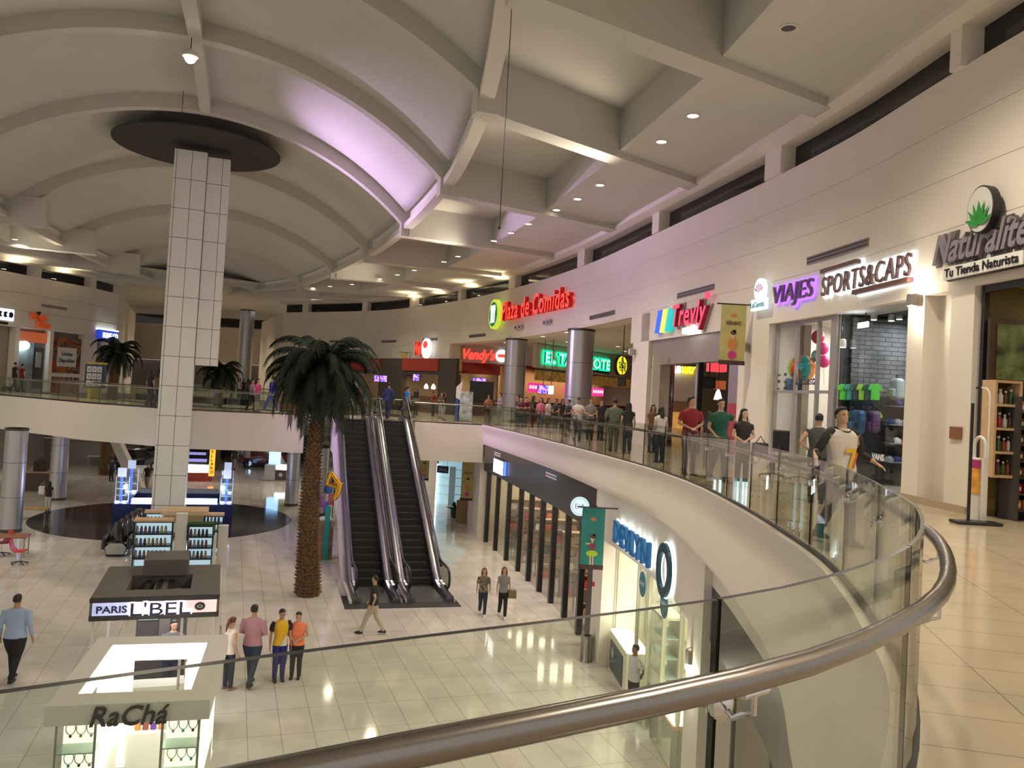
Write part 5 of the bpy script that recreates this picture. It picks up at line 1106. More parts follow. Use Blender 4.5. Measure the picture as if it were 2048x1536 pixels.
p, rz = lpos((YD+YE)/2+.15, .0); q = thing('wall_light', 'lit wall light beside the optician, throwing light on the white pier', 'wall light', (p.x-.0, p.y, 2.75), rz); MB().lathe([(.05, -.14), (.1, -.1), (.1, .1), (.05, .14)], n=14).build('shade', mat('sconce_metal'), q, True); MB().box(-.04, 0, -.06, .04, .2, .06).build('mount', GREYF, q); MB().ball((0, -.03, -.16), .07, 10).build('bulb', emis('bulb', (1, .95, .85), 20), q); l = lamp('POINT', 'sconce_lamp', (0, 0, 0), 25, (1, .92, .78), .05); l.parent = q; l.location = (0, -.15, -.25)
# dark shop under near gallery
t, w = lframe('dim_shop_front', 'dim shop front under the near gallery, seen through the glass', 'shop front', 6.6, YE, .3); MB().box(0, 2.5, 0, w, 2.6, 3.3).build('back_wall', mat('brown_back', (.28, .22, .15), .6), t); MB().box(w*.15, .05, 0, w*.17, .1, 3.3).build('mullion', BLACK, t); MB().box(w*.6, .05, 0, w*.62, .1, 3.3).build('mullion', BLACK, t); arealight(t, w*.5, 1.2, 3.2, 2, 1, 25, (1, .85, .65))
# ------------------------------------------------------------------ left upper shops
def lwp(px, z):      # point of the left wall seen at column px at level z
    best = None
    for a, b in zip(LL, LL[1:]):
        for k in range(12):
            p = Vector(a).lerp(Vector(b), k/12); w = Vector((p.x, p.y, z-CZ)); x = CX+F*w.dot(CR)/w.dot(_D)
            if best is None or abs(x-px) < best[0]: best = (abs(x-px), p)
    return best[1]
def leftthing(name, label, cat, px0, px1, z, off=.05):
    a = lwp(px0, z); b = lwp(px1, z); d = b-a; w = d.length; d.normalize(); n = Vector((-d.y, d.x))
    return thing(name, label, cat, (a.x-n.x*off, a.y-n.y*off, z), atan2(d.y, d.x)), w
struct(MB().strip([(p[0]-.55, p[1]) for p in LL], UP, 9.4, -.1).build('wall_left_back', mat('left_back', (.34, .30, .24), .7)))
for px0, px1 in ((26, 35), (96, 103), (163, 190), (205, 250)):
    a = lwp(px0, 7); b = lwp(px1, 7); struct(MB().strip([tuple(a), tuple(b)], UP, 9.36, -.5).build('wall_pier', WALLJ))
t, w = leftthing('lit_sign', 'white sign with dark blue round letters C C O at the left edge', 'sign', -14, 27, 9.85); MB().box(0, 0, -.15, w, .1, .55).build('lit_panel', emis('panel_lit', (.85, .92, 1), 2.2), t)
for k, x in enumerate((.36, .6, .84)):
    mb = MB(); disc(mb, .16, -.06, 0, 1.15, w*x, .2, 20); mb.build('letter', mat('navy_letter', (.01, .02, .07), .4), t)
    if k < 2: MB().box(w*x+.06, -.08, .13, w*x+.2, -.055, .27).build('letter_notch', MATS['panel_lit'], t)
MB().box(w*.35, -.02, -.42, w*.75, .05, -.26).build('sub_plate', BLACK, t)
t, w = leftthing('orange_sign', 'orange two-line letters over the left shop entrance, reading Bolsa Clinas', 'sign', 55, 92, 9.75)
OR = mat('orange_letter', (.55, .10, .015), .5, emit=(.6, .08, .01), es=.25); stext(t, 'Bolga', 0, .25, .38, OR, w*.85, .1, .03); stext(t, 'Rinas', w*.35, -.25, .38, OR, w*.7, .1, .03); t['label'] = 'orange two-line letter sign over the orange-headed shop on the left wall'; MB().box(w*.33, -.14, .2, w*.48, -.06, .75).build('dark_mascot_patch', BLACK, t)
t, w = leftthing('small_shop', 'small shop with orange header and bright lamp on the left wall', 'shop front', 36, 96, UP, -.35); MB().box(0, -.1, 3.2, w, 0, 3.85).build('header', mat('orange_band', (.55, .14, .02), .5), t); MB().box(0, .0, 0, w, .05, 3.2).build('interior_panel', mat('cool_grey', (.2, .25, .27), .5, noise=.3, nscale=1), t); MB().box(w*.55, -.05, 0, w*.58, 0, 3.2).build('door_post', CHROME, t); MB().box(w*.6, -.03, .2, w*.95, 0, 2.9).build('dark_window', DARK, t)
MB().box(w*.65, -.06, 1.6, w*.85, -.03, 2.6).build('window_poster', mat('grey_poster', (.35, .35, .34), .6), t); MB().ball((w*.1, -.25, 2.95), .28, 14).build('lamp_globe', emis('globe_lit', (.8, .95, 1), 14), t, True); MB().box(w*.1-.02, -.25, 3.2, w*.1+.02, .0, 3.24).build('lamp_arm', BLACK, t)
t, w = leftthing('shop_hoarding', 'colourful abstract hoarding with white panel reading Locales Disponibles', 'hoarding', 103, 163, UP, -.2)
def stripes_mat():
    m = bpy.data.materials.new('abstract_print'); m.use_nodes = True; nt = m.node_tree; b = nt.nodes['Principled BSDF']; tc = nt.nodes.new('ShaderNodeTexCoord'); wv = nt.nodes.new('ShaderNodeTexNoise'); wv.inputs['Scale'].default_value = .55; wv.inputs['Distortion'].default_value = 2.5; wv.inputs['Detail'].default_value = 1
    r = nt.nodes.new('ShaderNodeValToRGB'); r.color_ramp.interpolation = 'CONSTANT'; cs = [(0, (.02, .05, .07)), (.36, (.45, .12, .02)), (.43, (.02, .16, .13)), (.49, (.5, .03, .02)), (.55, (.05, .04, .04)), (.6, (.4, .3, .1)), (.66, (.03, .08, .12))]
    while len(r.color_ramp.elements) < len(cs): r.color_ramp.elements.new(.5)
    for e, (p_, c) in zip(r.color_ramp.elements, cs): e.position = p_; e.color = (*c, 1)
    nt.links.new(tc.outputs['Object'], wv.inputs['Vector']); nt.links.new(wv.outputs['Fac'], r.inputs[0]); nt.links.new(r.outputs[0], b.inputs['Base Color']); return m
MB().box(0, 0, .35, w, .05, 3.7).build('printed_panel', stripes_mat(), t); MB().box(0, -.02, 0, w, .05, .35).build('base_panel', mat('red_base', (.25, .05, .04), .6), t); MB().box(0, -.02, 1.05, w, -.005, 1.3).build('white_strip', WIN, t)
MB().box(w*.2, -.06, 1.75, w*.82, -.02, 3.05).build('notice_panel', WIN, t); stext(t, 'Locales', w*.33, 2.5, .26, mat('notice_ink', (.12, .14, .14), .6), w*.36, .01, .012, 0, -.07); stext(t, 'Disponibles', w*.25, 2.05, .26, MATS['notice_ink'], w*.52, .01, .012, 0, -.07)
t, w = leftthing('lit_sign', 'blue lit sign with white outlined letters at the corner of the left wall', 'sign', 191, 238, 8.9, .3); MB().box(0, 0, .3, w, .25, .95).build('sign_box', mat('sign_navy', (.0, .02, .2), .4, emit=(.02, .05, .5), es=.8), t); MB().box(0, -.02, .95, w, .3, 1.05).build('lit_edge', HALO, t); stext(t, 'BLING CO', w*.15, .42, .36, EL, w*.8, .05, .02, 0, -.04); MB().box(w*.25, -.0, -.15, w*.95, .2, .28).build('lower_panel', WIN, t)
t, w = leftthing('air_vent', 'long slot vent on the left wall above the hoarding', 'vent', 85, 132, 10.95, .02); MB().box(0, -.03, -.09, w, .05, .09).build('frame', VM, t)
# map totem on the bridge
t = thing('map_totem', 'blue directory stand with nine white cells on a yellow foot', 'directory stand', on_z(172, 797, UP)+Vector((0, .75, 0)), .12); YEL = mat('totem_yellow', (.45, .35, .04), .5)
MB().box(-.32, 0, 0, .32, .3, .62).build('foot', YEL, t); MB().box(-.52, -.02, .6, .52, .32, 1.92).build('cabinet', mat('totem_blue', (.02, .03, .1), .4), t); MB().box(-.45, -.03, 1.94, .55, .33, 2.06).build('cap_strip', YEL, t)
for r_ in range(3):
    for k in range(3): MB().box(-.42+.28*k, -.035, .68+.4*r_, -.17+.28*k, -.02, 1.02+.4*r_).build('cell', mat('cell_white', (.55, .55, .56), .5), t); MB().box(-.33+.28*k, -.04, .78+.4*r_, -.26+.28*k, -.034, .9+.4*r_).build('cell_picture', mat('cell_pic', (.25, .2, .2), .5), t)
# dark slanted deck chairs on the left of the bridge
for i, (px, lb) in enumerate(((10, 'leftmost dark slanted lounge frame on the left bridge end'), (62, 'dark slanted lounge frame with green cushion, between the left edge and the glass post'), (120, 'dark slanted lounge frame nearest the blue directory stand'))):
    t = thing('lounge_frame', lb, 'lounge chair', on_z(px, 782, UP), .1); MB().loft([[(x, y, z) for x, y, z in ((-.45, -.3, .1), (.45, -.3, .1), (.35, .5, .45), (-.35, .5, .45))], [(x, y, z+.12) for x, y, z in ((-.45, -.3, .1), (.45, -.3, .1), (.35, .5, .45), (-.35, .5, .45))]]).build('cushion', mat('dark_green', (.02, .07, .05), .5), t)
    for sx in (-.48, .48): MB().tube([(sx, -.3, 0), (sx*.8, 0, 1.0)], .03, 6).build('frame_leg', BLACK, t)
# ------------------------------------------------------------------ palms
BARK = mat('palm_bark', (.21, .125, .065), .9, noise=.4, nscale=12); FROND = mat('palm_frond', (.012, .022, .011), .85, noise=.3, nscale=3); FROND2 = mat('palm_stalk', (.06, .07, .02), .6)
def palm(label, base, top, r0, r1, L_, nfr, seed, flare=True):
    t = thing('palm_tree', label, 'palm tree', base, 0); R_ = random.Random(seed); b = Vector((0, 0, 0)); e = Vector(top)-Vector(base)
    mb = MB(); N = 14; pts = [b.lerp(e, k/N)+Vector((-.12*sin(pi*k/N), 0, 0)) for k in range(N+1)]
    rad = [r0+(r1-r0)*(k/N)**.8 for k in range(N+1)]; mb.tube(pts, [q*.86 for q in rad], 16)
    H = e.z; rows = int(H/.11)
    for i in range(rows):
        f = i/rows; c = pts[min(N-1, int(f*N))].lerp(pts[min(N, int(f*N)+1)], f*N-int(f*N)); r = r0+(r1-r0)*f**.8; n = max(6, int(2*pi*r/.14))
        for k in range(n):
            a = 2*pi*(k+.5*(i % 2))/n+R_.uniform(-.1, .1); u = Vector((cos(a), sin(a), 0)); v = Vector((-sin(a), cos(a), 0)); z0 = c; w_ = 2*pi*r/n*.5; k_ = .9+R_.uniform(0, .25)
            mb.add([z0+u*r*.84-v*w_, z0+u*r*.84+v*w_, z0+u*(r*1.0+.02)+v*w_*.6+Vector((0, 0, .07)), z0+u*(r*1.04+.085*k_)+Vector((0, 0, .12*k_)), z0+u*(r*1.0+.02)-v*w_*.6+Vector((0, 0, .07)), z0+u*r*.8+Vector((0, 0, .12))], [(0, 1, 2, 3, 4), (0, 4, 5), (4, 3, 5), (3, 2, 5), (2, 1, 5)])
    mb.build('trunk', BARK, t)
    for i in range(nfr):
        ga = i*2.39996; f = i/nfr; el = radians(78-115*f+R_.uniform(-8, 8)); Lf = L_*(.8+.25*R_.random()); u = Vector((cos(ga), sin(ga), 0)); v = Vector((-sin(ga), cos(ga), 0))
        P = [e-Vector((0, 0, .1))]; ang = el; n = 12
        for k in range(n): P.append(P[-1]+(u*cos(ang)+Vector((0, 0, sin(ang))))*Lf/n); ang = max(ang-radians(12 if el > 0 else 9)*(0.5+k/n), radians(-88))
        mb = MB(); mb.tube(P, [.022*(1-k/(n+1))+.004 for k in range(n+1)], 5)
        for k in range(2, (n+1)*3-2):
            q = k/3; j = min(int(q), n-1); c = P[j].lerp(P[j+1], q-j); d = (P[j+1]-P[j]).normalized(); ll = Lf*.25*(1-abs(q/n-.45)*.9)*R_.uniform(.8, 1.1)
            for s in (-1, 1):
                w1 = (v*s*.75+d*.75-Vector((0, 0, .35))).normalized(); tip = c+w1*ll-Vector((0, 0, ll*.25)); m_ = c+w1*ll*.5
                mb.add([c-d*.018, c+d*.018, m_+d*.03, tip, m_-d*.03], [(0, 1, 2, 3, 4)])
        mb.build('frond', FROND, t)
    return t
pb = on_z(615, 1190, 0); ptp = on_y(646, 738, 25.7)
palm('tall artificial palm with scaly brown trunk standing on the ground floor left of the escalators', pb, ptp, .37, .165, 2.35, 66, 5)
pb2 = on_z(212, 950, 0); palm('smaller palm beyond the bridge behind the blue directory stand', pb2, on_y(236, 702, pb2.y), .4, .25, 2.1, 34, 9)
p3_ = on_y(442, 742, 60); palm('farthest small palm seen just right of the tiled pylon', (p3_.x, 60, 0), p3_, .35, .25, 2.1, 30, 11)
# ------------------------------------------------------------------ kiosks
KW = mat('kiosk_white', (.72, .70, .66), .5); KG = mat('kiosk_grey', (.13, .115, .11), .6); GL_ = mat('lit_case', (.8, .75, .6), .5, emit=(1, .93, .72), es=1.5)
fl_ = on_z(89, 1413, 2.4); fr_ = on_z(421, 1399, 2.4); ang = atan2(fr_.y-fl_.y, fr_.x-fl_.x); kw = (fr_-fl_).length
t = thing('jewellery_kiosk', 'white open-topped jewellery kiosk with handwritten RaChá lettering, nearest the camera', 'kiosk', (fl_.x, fl_.y, 0), ang)
D_ = 2.95
mb = MB(); mb.box(0, 0, 2.13, kw, .42, 2.4); mb.box(0, D_-.42, 2.13, kw, D_, 2.4); mb.box(0, .42, 2.13, .3, D_-.42, 2.4); mb.box(kw-.3, .42, 2.13, kw, D_-.42, 2.4); mb.build('canopy_ring', KW, t, bevel=.006)
mb = MB(); mb.box(.31, .43, 2.16, .34, D_-.43, 2.36); mb.box(kw-.34, .43, 2.16, kw-.31, D_-.43, 2.36); mb.box(.34, D_-.46, 2.16, kw-.34, D_-.43, 2.36); mb.build('light_strip', emis('strip_lit', (1, .97, .9), 7), t)
stext(t, 'RaChá', kw*.27, 2.12, .26, mat('hand_ink', (.02, .025, .025), .5), kw*.48, .03, .004, .25, -.03)
for x0, x1 in ((.12, .62), (kw-.62, kw-.12)):
    for y0 in (.1, D_-.6): MB().box(x0, y0, .0, x1, y0+.45, .5).build('case_base', KW, t); MB().box(x0+.02, y0+.02, .5, x1-.02, y0+.43, 2.1).build('lit_case_back', GL_, t) if y0 > 1 else MB().box(x0+.02, y0+.36, .5, x1-.02, y0+.43, 2.1).build('lit_case_back', GL_, t)
    for xx in (x0, x1-.03): MB().box(xx, .1, 0, xx+.03, .13, 2.13).build('post', GREYF, t)
    MB().box(x0+.02, .11, .5, x1-.02, .115, 2.1).build('glass_pane', SHOPGLASS, t)
    for z in (.9, 1.3, 1.7): MB().box(x0+.02, .12, z, x1-.02, .45, z+.015).build('shelf', MATS['glass_shelf'], t)
for y in (.6, ): MB().box(.12, y, 0, .5, D_-.6, .95).build('side_counter', KW, t); MB().box(kw-.5, y, 0, kw-.12, D_-.6, .95).build('side_counter', KW, t); MB().box(.12, y, .95, .5, D_-.6, .97).build('lit_counter_top', GL_, t); MB().box(kw-.5, y, .95, kw-.12, D_-.6, .97).build('lit_counter_top', GL_, t)
MB().box(.62, .2, 0, kw-.62, .6, .95).build('front_counter', KW, t); MB().box(.62, .2, .95, kw-.62, .6, .97).build('lit_counter_top', GL_, t); MB().box(.6, D_-.55, 0, kw-.6, D_-.2, 1.0).build('rear_counter', KW, t); MB().box(.62, .9, .0, kw-.62, D_-.8, .02).build('kiosk_floor', KG, t)
l = lamp('AREA', 'kiosk_lamp', (0, 0, 0), 38, (1, .95, .85), sx=1.4, sy=2.0); l.parent = t; l.location = (kw/2, D_/2, 2.12)
RK, RKA, RKW = t, ang, kw
def kin(t, x, y, z=0): return inshop(t, x, y, z)
for k, x in enumerate((.36, .5, .64)):
    q = thing('pendant_lamp', '%s round pendant lamp under the RaChá lettering' % ('left', 'middle', 'right')[k], 'pendant lamp', kin(RK, kw*x, .55, 1.98)); MB().ball((0, 0, 0), .075, 12).build('globe', emis('kiosk_globe', (1, .9, .7), 6), q, True); MB().tube([(0, 0, .07), (0, 0, .16)], .01, 5).build('cord', BLACK, q)
jc = [mat('jewel_'+n, c, .3, .3) for n, c in (('gold', (.5, .33, .08)), ('silver', (.5, .5, .52)), ('blue', (.1, .35, .5)), ('dark', (.04, .04, .05)))]
jn = {}
def necklace(p, rz, ci):
    nm = ('gold', 'silver', 'blue', 'dark')[ci]
    if ci in jn: return dup(jn[ci], p, rz)
    t = thing('necklace', '%s necklace hanging in a lit case of the white jewellery kiosk' % nm, 'necklace', p, rz, '%s necklaces in the jewellery kiosk' % nm); MB().tube([(.06*sin(a)*(1 if a < pi else 1), 0, .09*cos(a)) for a in [2*pi*k/14 for k in range(15)]], .006, 5).build('chain', jc[ci], t); MB().ball((0, 0, -.11), .022, 8).build('pendant', jc[ci], t); jn[ci] = t; return t
for side in (0, 1):
    for r_ in range(4):
        for k in range(3):
            x = (.12 if side == 0 else kw-.62)+.12+.13*k; necklace(kin(RK, x, .40, .74+.4*r_), RKA, (side*2+r_+k) % 4)
for k in range(9):
    ci = (2, 3, 1)[k % 3]
    nm = ['amber', 'brown', 'violet'][k % 3]
    key = 'pf'+nm
    p = kin(RK, .75+.12*k, D_-.4, 1.0)
    if key in MATS and key in jn: dup(jn[key], p)
    else:
        o = thing('perfume_bottle', '%s perfume bottle on the rear counter of the jewellery kiosk' % nm, 'bottle', p, 0, '%s perfume bottles on the rear counter' % nm); MB().box(-.04, -.03, 0, .04, .03, .14).build('flask', mat(key, {'amber': (.5, .2, .05), 'brown': (.25, .06, .04), 'violet': (.15, .03, .35)}[nm], .2), o, bevel=.006); MB().cyl((0, 0, .14), .018, .04, 8).build('cap', jc[0], o); jn[key] = o
q = thing('cash_till', 'small white till and printer on the counter of the jewellery kiosk', 'cash register', kin(RK, kw*.58, .3, .97), RKA); MB().box(-.18, 0, 0, .18, .25, .16).build('body', KW, q, bevel=.01); MB().box(-.12, -.01, .05, .12, 0, .13).build('screen', BLACK, q)
q = thing('storage_box', 'blue box on the left part of the jewellery kiosk counter', 'box', kin(RK, kw*.38, .3, .97), RKA); MB().box(-.12, 0, 0, .12, .2, .14).build('carton', mat('box_blue', (.08, .2, .45), .5), q); MB().box(-.125, -.005, .11, .125, .205, .145).build('lid', KW, q)
# L'BEL kiosk
fl_ = on_z(180, 1197, 2.62); fr_ = on_z(440, 1189, 2.62); ang = atan2(fr_.y-fl_.y, fr_.x-fl_.x); kw = (fr_-fl_).length; D_ = 2.7
t = thing('cosmetics_kiosk', "grey-roofed cosmetics kiosk with lit PARIS L'BEL sign", 'kiosk', (fl_.x, fl_.y, 0), ang); LK, LKA, LKW = t, ang, kw
MB().box(0, 0, 2.22, kw, D_, 2.3).build('canopy_soffit', KG, t)
mb = MB(); mb.box(0, 0, 2.22, kw, .55, 2.62); mb.box(0, D_-.9, 2.22, kw, D_, 2.62); mb.box(0, .55, 2.22, .55, D_-.9, 2.62); mb.box(kw-.55, .55, 2.22, kw, D_-.9, 2.62); mb.box(1.0, .55, 2.22, kw-1.0, D_-.9, 2.5); mb.build('canopy', KG, t, bevel=.005)
for k in range(3): MB().box(kw/2-.3+.22*k, .6, 2.5, kw/2-.2+.22*k, D_-.95, 2.53).build('roof_slot', BLACK, t)
for x0 in (.6, kw-.95): MB().box(x0, .6, 2.31, x0+.35, D_-.95, 2.34).build('well_panel', mat('well_pale', (.45, .4, .38), .6), t)
MB().box(kw*.33, D_-1.0, 2.62, kw*.33+kw*.38, D_-.05, 2.95).build('roof_box', KG, t)
def gradsign():
    m = bpy.data.materials.new('gradient_sign'); m.use_nodes = True; nt = m.node_tree; b = nt.nodes['Principled BSDF']; tc = nt.nodes.new('ShaderNodeTexCoord'); s = nt.nodes.new('ShaderNodeSeparateXYZ'); mp = nt.nodes.new('ShaderNodeMath'); mp.operation = 'DIVIDE'; mp.inputs[1].default_value = 2.3; r = nt.nodes.new('ShaderNodeValToRGB')
    cs = [(0, (.05, .12, .5)), (.25, (.35, .4, .85)), (.5, (.9, .9, 1)), (.75, (.75, .3, .33)), (1, (.75, .5, .5))]
    while len(r.color_ramp.elements) < 5: r.color_ramp.elements.new(.5)
    for e, (p_, c) in zip(r.color_ramp.elements, cs): e.position = p_; e.color = (*c, 1)
    nt.links.new(tc.outputs['Object'], s.inputs[0]); nt.links.new(s.outputs[0], mp.inputs[0]); nt.links.new(mp.outputs[0], r.inputs[0]); nt.links.new(r.outputs[0], b.inputs['Emission Color']); b.inputs['Emission Strength'].default_value = .75; return m
MB().box(.05, -.03, 2.30, kw-.05, 0, 2.54).build('lit_sign_panel', gradsign(), t); MB().box(0, -.04, 2.54, kw, .02, 2.62).build('sign_rim', BLACK, t); MB().box(0, -.02, 2.2, kw, .02, 2.3).build('sign_rim', BLACK, t)
stext(t, 'PARIS', .12, 2.35, .125, mat('sign_ink', (.02, .015, .05), .5), .52, .01, .004, 0, -.045)
stext(t, "L'BEL", .70, 2.30, .23, mat('navy_ink', (.03, .02, .12), .5), 1.05, .03, .002, 0, -.09, halo=emis('halo_hot', (.95, .97, 1), 5), hw_=.014)
mb = MB(); disc(mb, .095, -.05, -.03, .8, kw-.35, 2.42, 24); mb.build('oval_emblem', BLACK, t); ring(.035, .05, -.058, -.05, .55).build('emblem_loop', WIN, t, loc=(kw-.35, 0, 2.42))
for x in (.04, .62, kw-.68, kw-.08):
    for y in (.05, D_-.1): MB().box(x, y, 0, x+.05, y+.05, 2.22).build('post', mat('post_pale', (.5, .47, .45), .4), t)
MB().box(.05, .05, .9, .6, .5, .93).build('display_top', KW, t); MB().box(.05, .05, 0, kw-.05, .5, .9).build('front_counter', KW, t); MB().box(kw-.65, .05, .9, kw-.05, .5, .93).build('display_top', KW, t); MB().box(.62, D_-.2, .0, kw-.62, D_-.1, 2.2).build('rear_panel', DARK, t); MB().box(.66, D_-.25, 1.5, 1.05, D_-.2, 2.0).build('poster', patscreen('poster_cool', (.1, .3, .35), (.7, .8, .85), 5, .8), t); MB().box(1.08, D_-.26, .9, 1.3, D_-.2, 2.2).build('grey_panel', KG, t)
l = lamp('AREA', 'kiosk_lamp', (0, 0, 0), 45, (1, .92, .92), sx=1.6, sy=1.6); l.parent = t; l.location = (kw/2, D_/2, 2.18)
for k, (x, c, nm) in enumerate(((.18, 'v', 'violet'), (.32, 'd', 'dark'), (.45, 'd2', 'glossy black'), (kw-.2, 'm', 'magenta'), (kw-.36, 'v2', 'lilac'), (kw-.5, 'r', 'ruby'))):
    o = thing('perfume_display', '%s perfume display on the %s counter end of the PARIS kiosk' % (nm, 'left' if k < 3 else 'right'), 'perfume', kin(LK, x, .2+.05*(k % 2), .93), LKA); MB().lathe([(.05, 0), (.06, .05), (.05, .25), (.02, .3)], n=10).build('flask', mat('pd_'+c, {'v': (.2, .03, .4), 'd': (.03, .03, .04), 'd2': (.02, .02, .02), 'm': (.5, .03, .3), 'v2': (.35, .2, .5), 'r': (.4, .02, .06)}[c], .15), o, True); MB().cyl((0, 0, .3), .025, .08, 10).build('stopper', CHROME, o)
# shelf kiosk
p = on_z(262, 1142, 0); ang = A
t = thing('shelf_kiosk', 'kiosk of glass merchandise shelves with beige roof and white pole, behind the PARIS kiosk', 'kiosk', (p.x, p.y, 0), ang); SK = t
LS = mat('shelf_lit', (.6, .75, .78), .4, emit=(.6, .85, .95), es=.55)
def tower(x0, x1, y0, h, nsh, top=LWOOD):
    w_ = x1-x0; MB().box(x0, y0, 0, x0+.04, y0+.5, h).build('tower_side', BLACK, t); MB().box(x1-.04, y0, 0, x1, y0+.5, h).build('tower_side', BLACK, t); MB().box(x0, y0+.45, 0, x1, y0+.5, h).build('lit_back', LS, t); MB().box(x0-.02, y0-.02, h, x1+.02, y0+.52, h+.07).build('tower_top', top, t)
    for k in range(nsh+1): MB().box(x0+.04, y0, k*h/nsh-(.04 if k else 0), x1-.04, y0+.45, k*h/nsh+.02).build('shelf', BLACK, t)
tower(0, 1.25, 0, 1.7, 4); tower(1.75, 2.6, 0, 1.55, 4, mat('turf_green', (.02, .07, .015), .9, bump=1, nscale=60)); tower(.1, 1.0, 2.5, 1.6, 4); tower(2.1, 2.9, 2.5, 1.5, 5)
MB().box(1.32, .1, 0, 1.7, .5, 1.95).build('white_pole', KW, t); MB().box(.75, 1.2, 1.72, 2.35, 2.4, 1.88).build('roof_box', LWOOD, t); MB().box(.85, 1.15, 1.45, 2.2, 1.2, 1.72).build('roof_valance', mat('valance_tan', (.3, .2, .1), .6), t); MB().box(2.75, .3, 0, 3.1, .6, 1.5).build('end_panel', KW, t); MB().box(2.62, 0, 0, 2.72, .2, 1.2).build('end_panel', KW, t)
for x_ in (.8, 2.2): MB().box(x_, 2.35, 0, x_+.05, 2.45, 1.72).build('post', BLACK, t)
mc = [mat('merch%d' % i, c, .4) for i, c in enumerate(((.1, .12, .3), (.45, .45, .42), (.25, .12, .08), (.05, .05, .06), (.5, .5, .15)))]; mn = ('blue', 'pale', 'brown', 'black', 'yellow'); MC = {}
for x0, x1, y0, h, ns in ((0, 1.25, 0, 1.7, 4), (1.75, 2.6, 0, 1.55, 4), (.1, 1.0, 2.5, 1.6, 4), (2.1, 2.9, 2.5, 1.5, 5)):
    for r_ in range(1, ns):
        n = int((x1-x0-.1)/.13)
        for k in range(n):
            ci = RND.randrange(5); p = inshop(SK, x0+.1+.13*k, y0+.15, r_*h/ns+.02)
            if ci in MC: dup(MC[ci], p, A)
            else:
                o = thing('merchandise_item', 'small %s flask displayed on the lit shelf kiosk' % mn[ci], 'bottle', p, A, '%s flasks on the shelf kiosk' % mn[ci]); MB().lathe([(.045, 0), (.045, .16), (.03, .19), (.03, .2)], n=10).build('flask', mc[ci], o, True); MB().cyl((0, 0, .2), .033, .03, 10).build('lid', mc[3], o); MC[ci] = o
# blue phone kiosk round the pylon
a0 = on_z(224, 1052, 0)
NAVY = mat('navy_panel', (.006, .01, .09), .3); t = thing('phone_kiosk', 'navy blue phone kiosk with glowing counters wrapped around the tiled pylon', 'kiosk', (-17.55, 36.0, 0), A); BK = t; bw = 5.1
for nm, x0, y0, x1, y1 in (('front_counter', 0, 0, bw, .6), ('left_counter', 0, .6, .6, 4.2), ('right_counter', bw-.6, .6, bw, 4.2), ('rear_counter', .6, 3.7, bw-.6, 4.2)):
    MB().box(x0, y0, 0, x1, y1, .95).build(nm, NAVY, t)
BL2 = emis('kiosk_white_lit', (.9, .95, 1), 4.5); BLE = emis('kiosk_blue_lit', (.05, .12, 1), 2.2)
for x0, x1 in ((.75, 1.9), (2.7, bw-.7)): MB().box(x0, .05, .95, x1, .55, 1.15).build('lit_case', BL2, t)
MB().box(.75, 3.75, .95, bw-.7, 4.15, 1.15).build('lit_case', mat('grey_case', (.4, .4, .42), .4), t)
for x0, y0 in ((0.02, .02), (bw-.6, .02), (.02, 3.6), (bw-.6, 3.6)):
    for k in range(4): MB().box(x0+.04, y0+.04, 1.0+.3*k, x0+.52, y0+.52, 1.02+.3*k).build('glass_shelf', MATS['kiosk_white_lit'] if k == 0 else MATS['glass_shelf'], t)
    MB().box(x0+.22, y0+.1, .95, x0+.34, y0+.2, 2.15).build('blue_light_column', BLE, t); MB().box(x0, y0, .95, x0+.56, y0+.012, 2.1).build('glass_pane', SHOPGLASS, t); MB().box(x0+.1, y0+.1, 2.15, x0+.45, y0+.2, 2.55).build('top_sign', mat('pale_sign', (.6, .65, .8), .4, emit=(.6, .7, 1), es=.5), t)
    for dx in (.0, .54): MB().box(x0+dx, y0+.5, .95, x0+dx+.02, y0+.56, 2.1).build('edge_light', mat('edge_pale', (.5, .55, .9), .3, emit=(.4, .5, 1), es=1), t)
for (x, y) in ((.5, .4), (bw-.5, .4)):
    l = lamp('POINT', 'kiosk_lamp', (0, 0, 0), 45, (.45, .55, 1), .2); l.parent = t; l.location = (x, y-.5, 1.7)
# far kiosks and cars
def onb(px, py, z=0): return on_z(px, py, z)
p = onb(372, 962); t = thing('snack_kiosk', 'bright kiosk with vertical orange sign and red base beyond the bridge', 'kiosk', p, A); MB().box(0, 0, 0, 1.6, 1.5, .55).build('base', mat('kiosk_red', (.35, .05, .02), .4), t); MB().box(0, .1, .55, 1.3, 1.4, .95).build('lit_counter', emis('kiosk_hot', (.85, .9, 1), 3.5), t); MB().box(0, .2, 1.25, 1.2, 1.3, 1.35).build('shelf', mat('kiosk_purple', (.3, .28, .6), .4, emit=(.4, .4, 1), es=.5), t); MB().box(.0, .3, 1.7, 1.1, 1.2, 1.8).build('shelf', MATS['kiosk_purple'], t); MB().box(-.1, 0, 2.45, 1.7, 1.5, 2.7).build('roof', BLACK, t); MB().box(1.35, -.05, .35, 1.7, .25, 2.5).build('sign_pylon', emis('orange_lit', (1, .35, .03), 1.8), t)
for k, ch in enumerate('BELLARO'): mb = text_mb(ch, .26, .01, .01); mb.v = [(v[0]+1.44, v[1]-.07, v[2]+2.15-.27*k) for v in mb.v]; mb.build('letter', mat('letter_red', (.5, .01, .01), .5), t)
for x_ in (0, 1.2): MB().box(x_, .1, .95, x_+.05, .15, 2.45).build('post', BLACK, t)
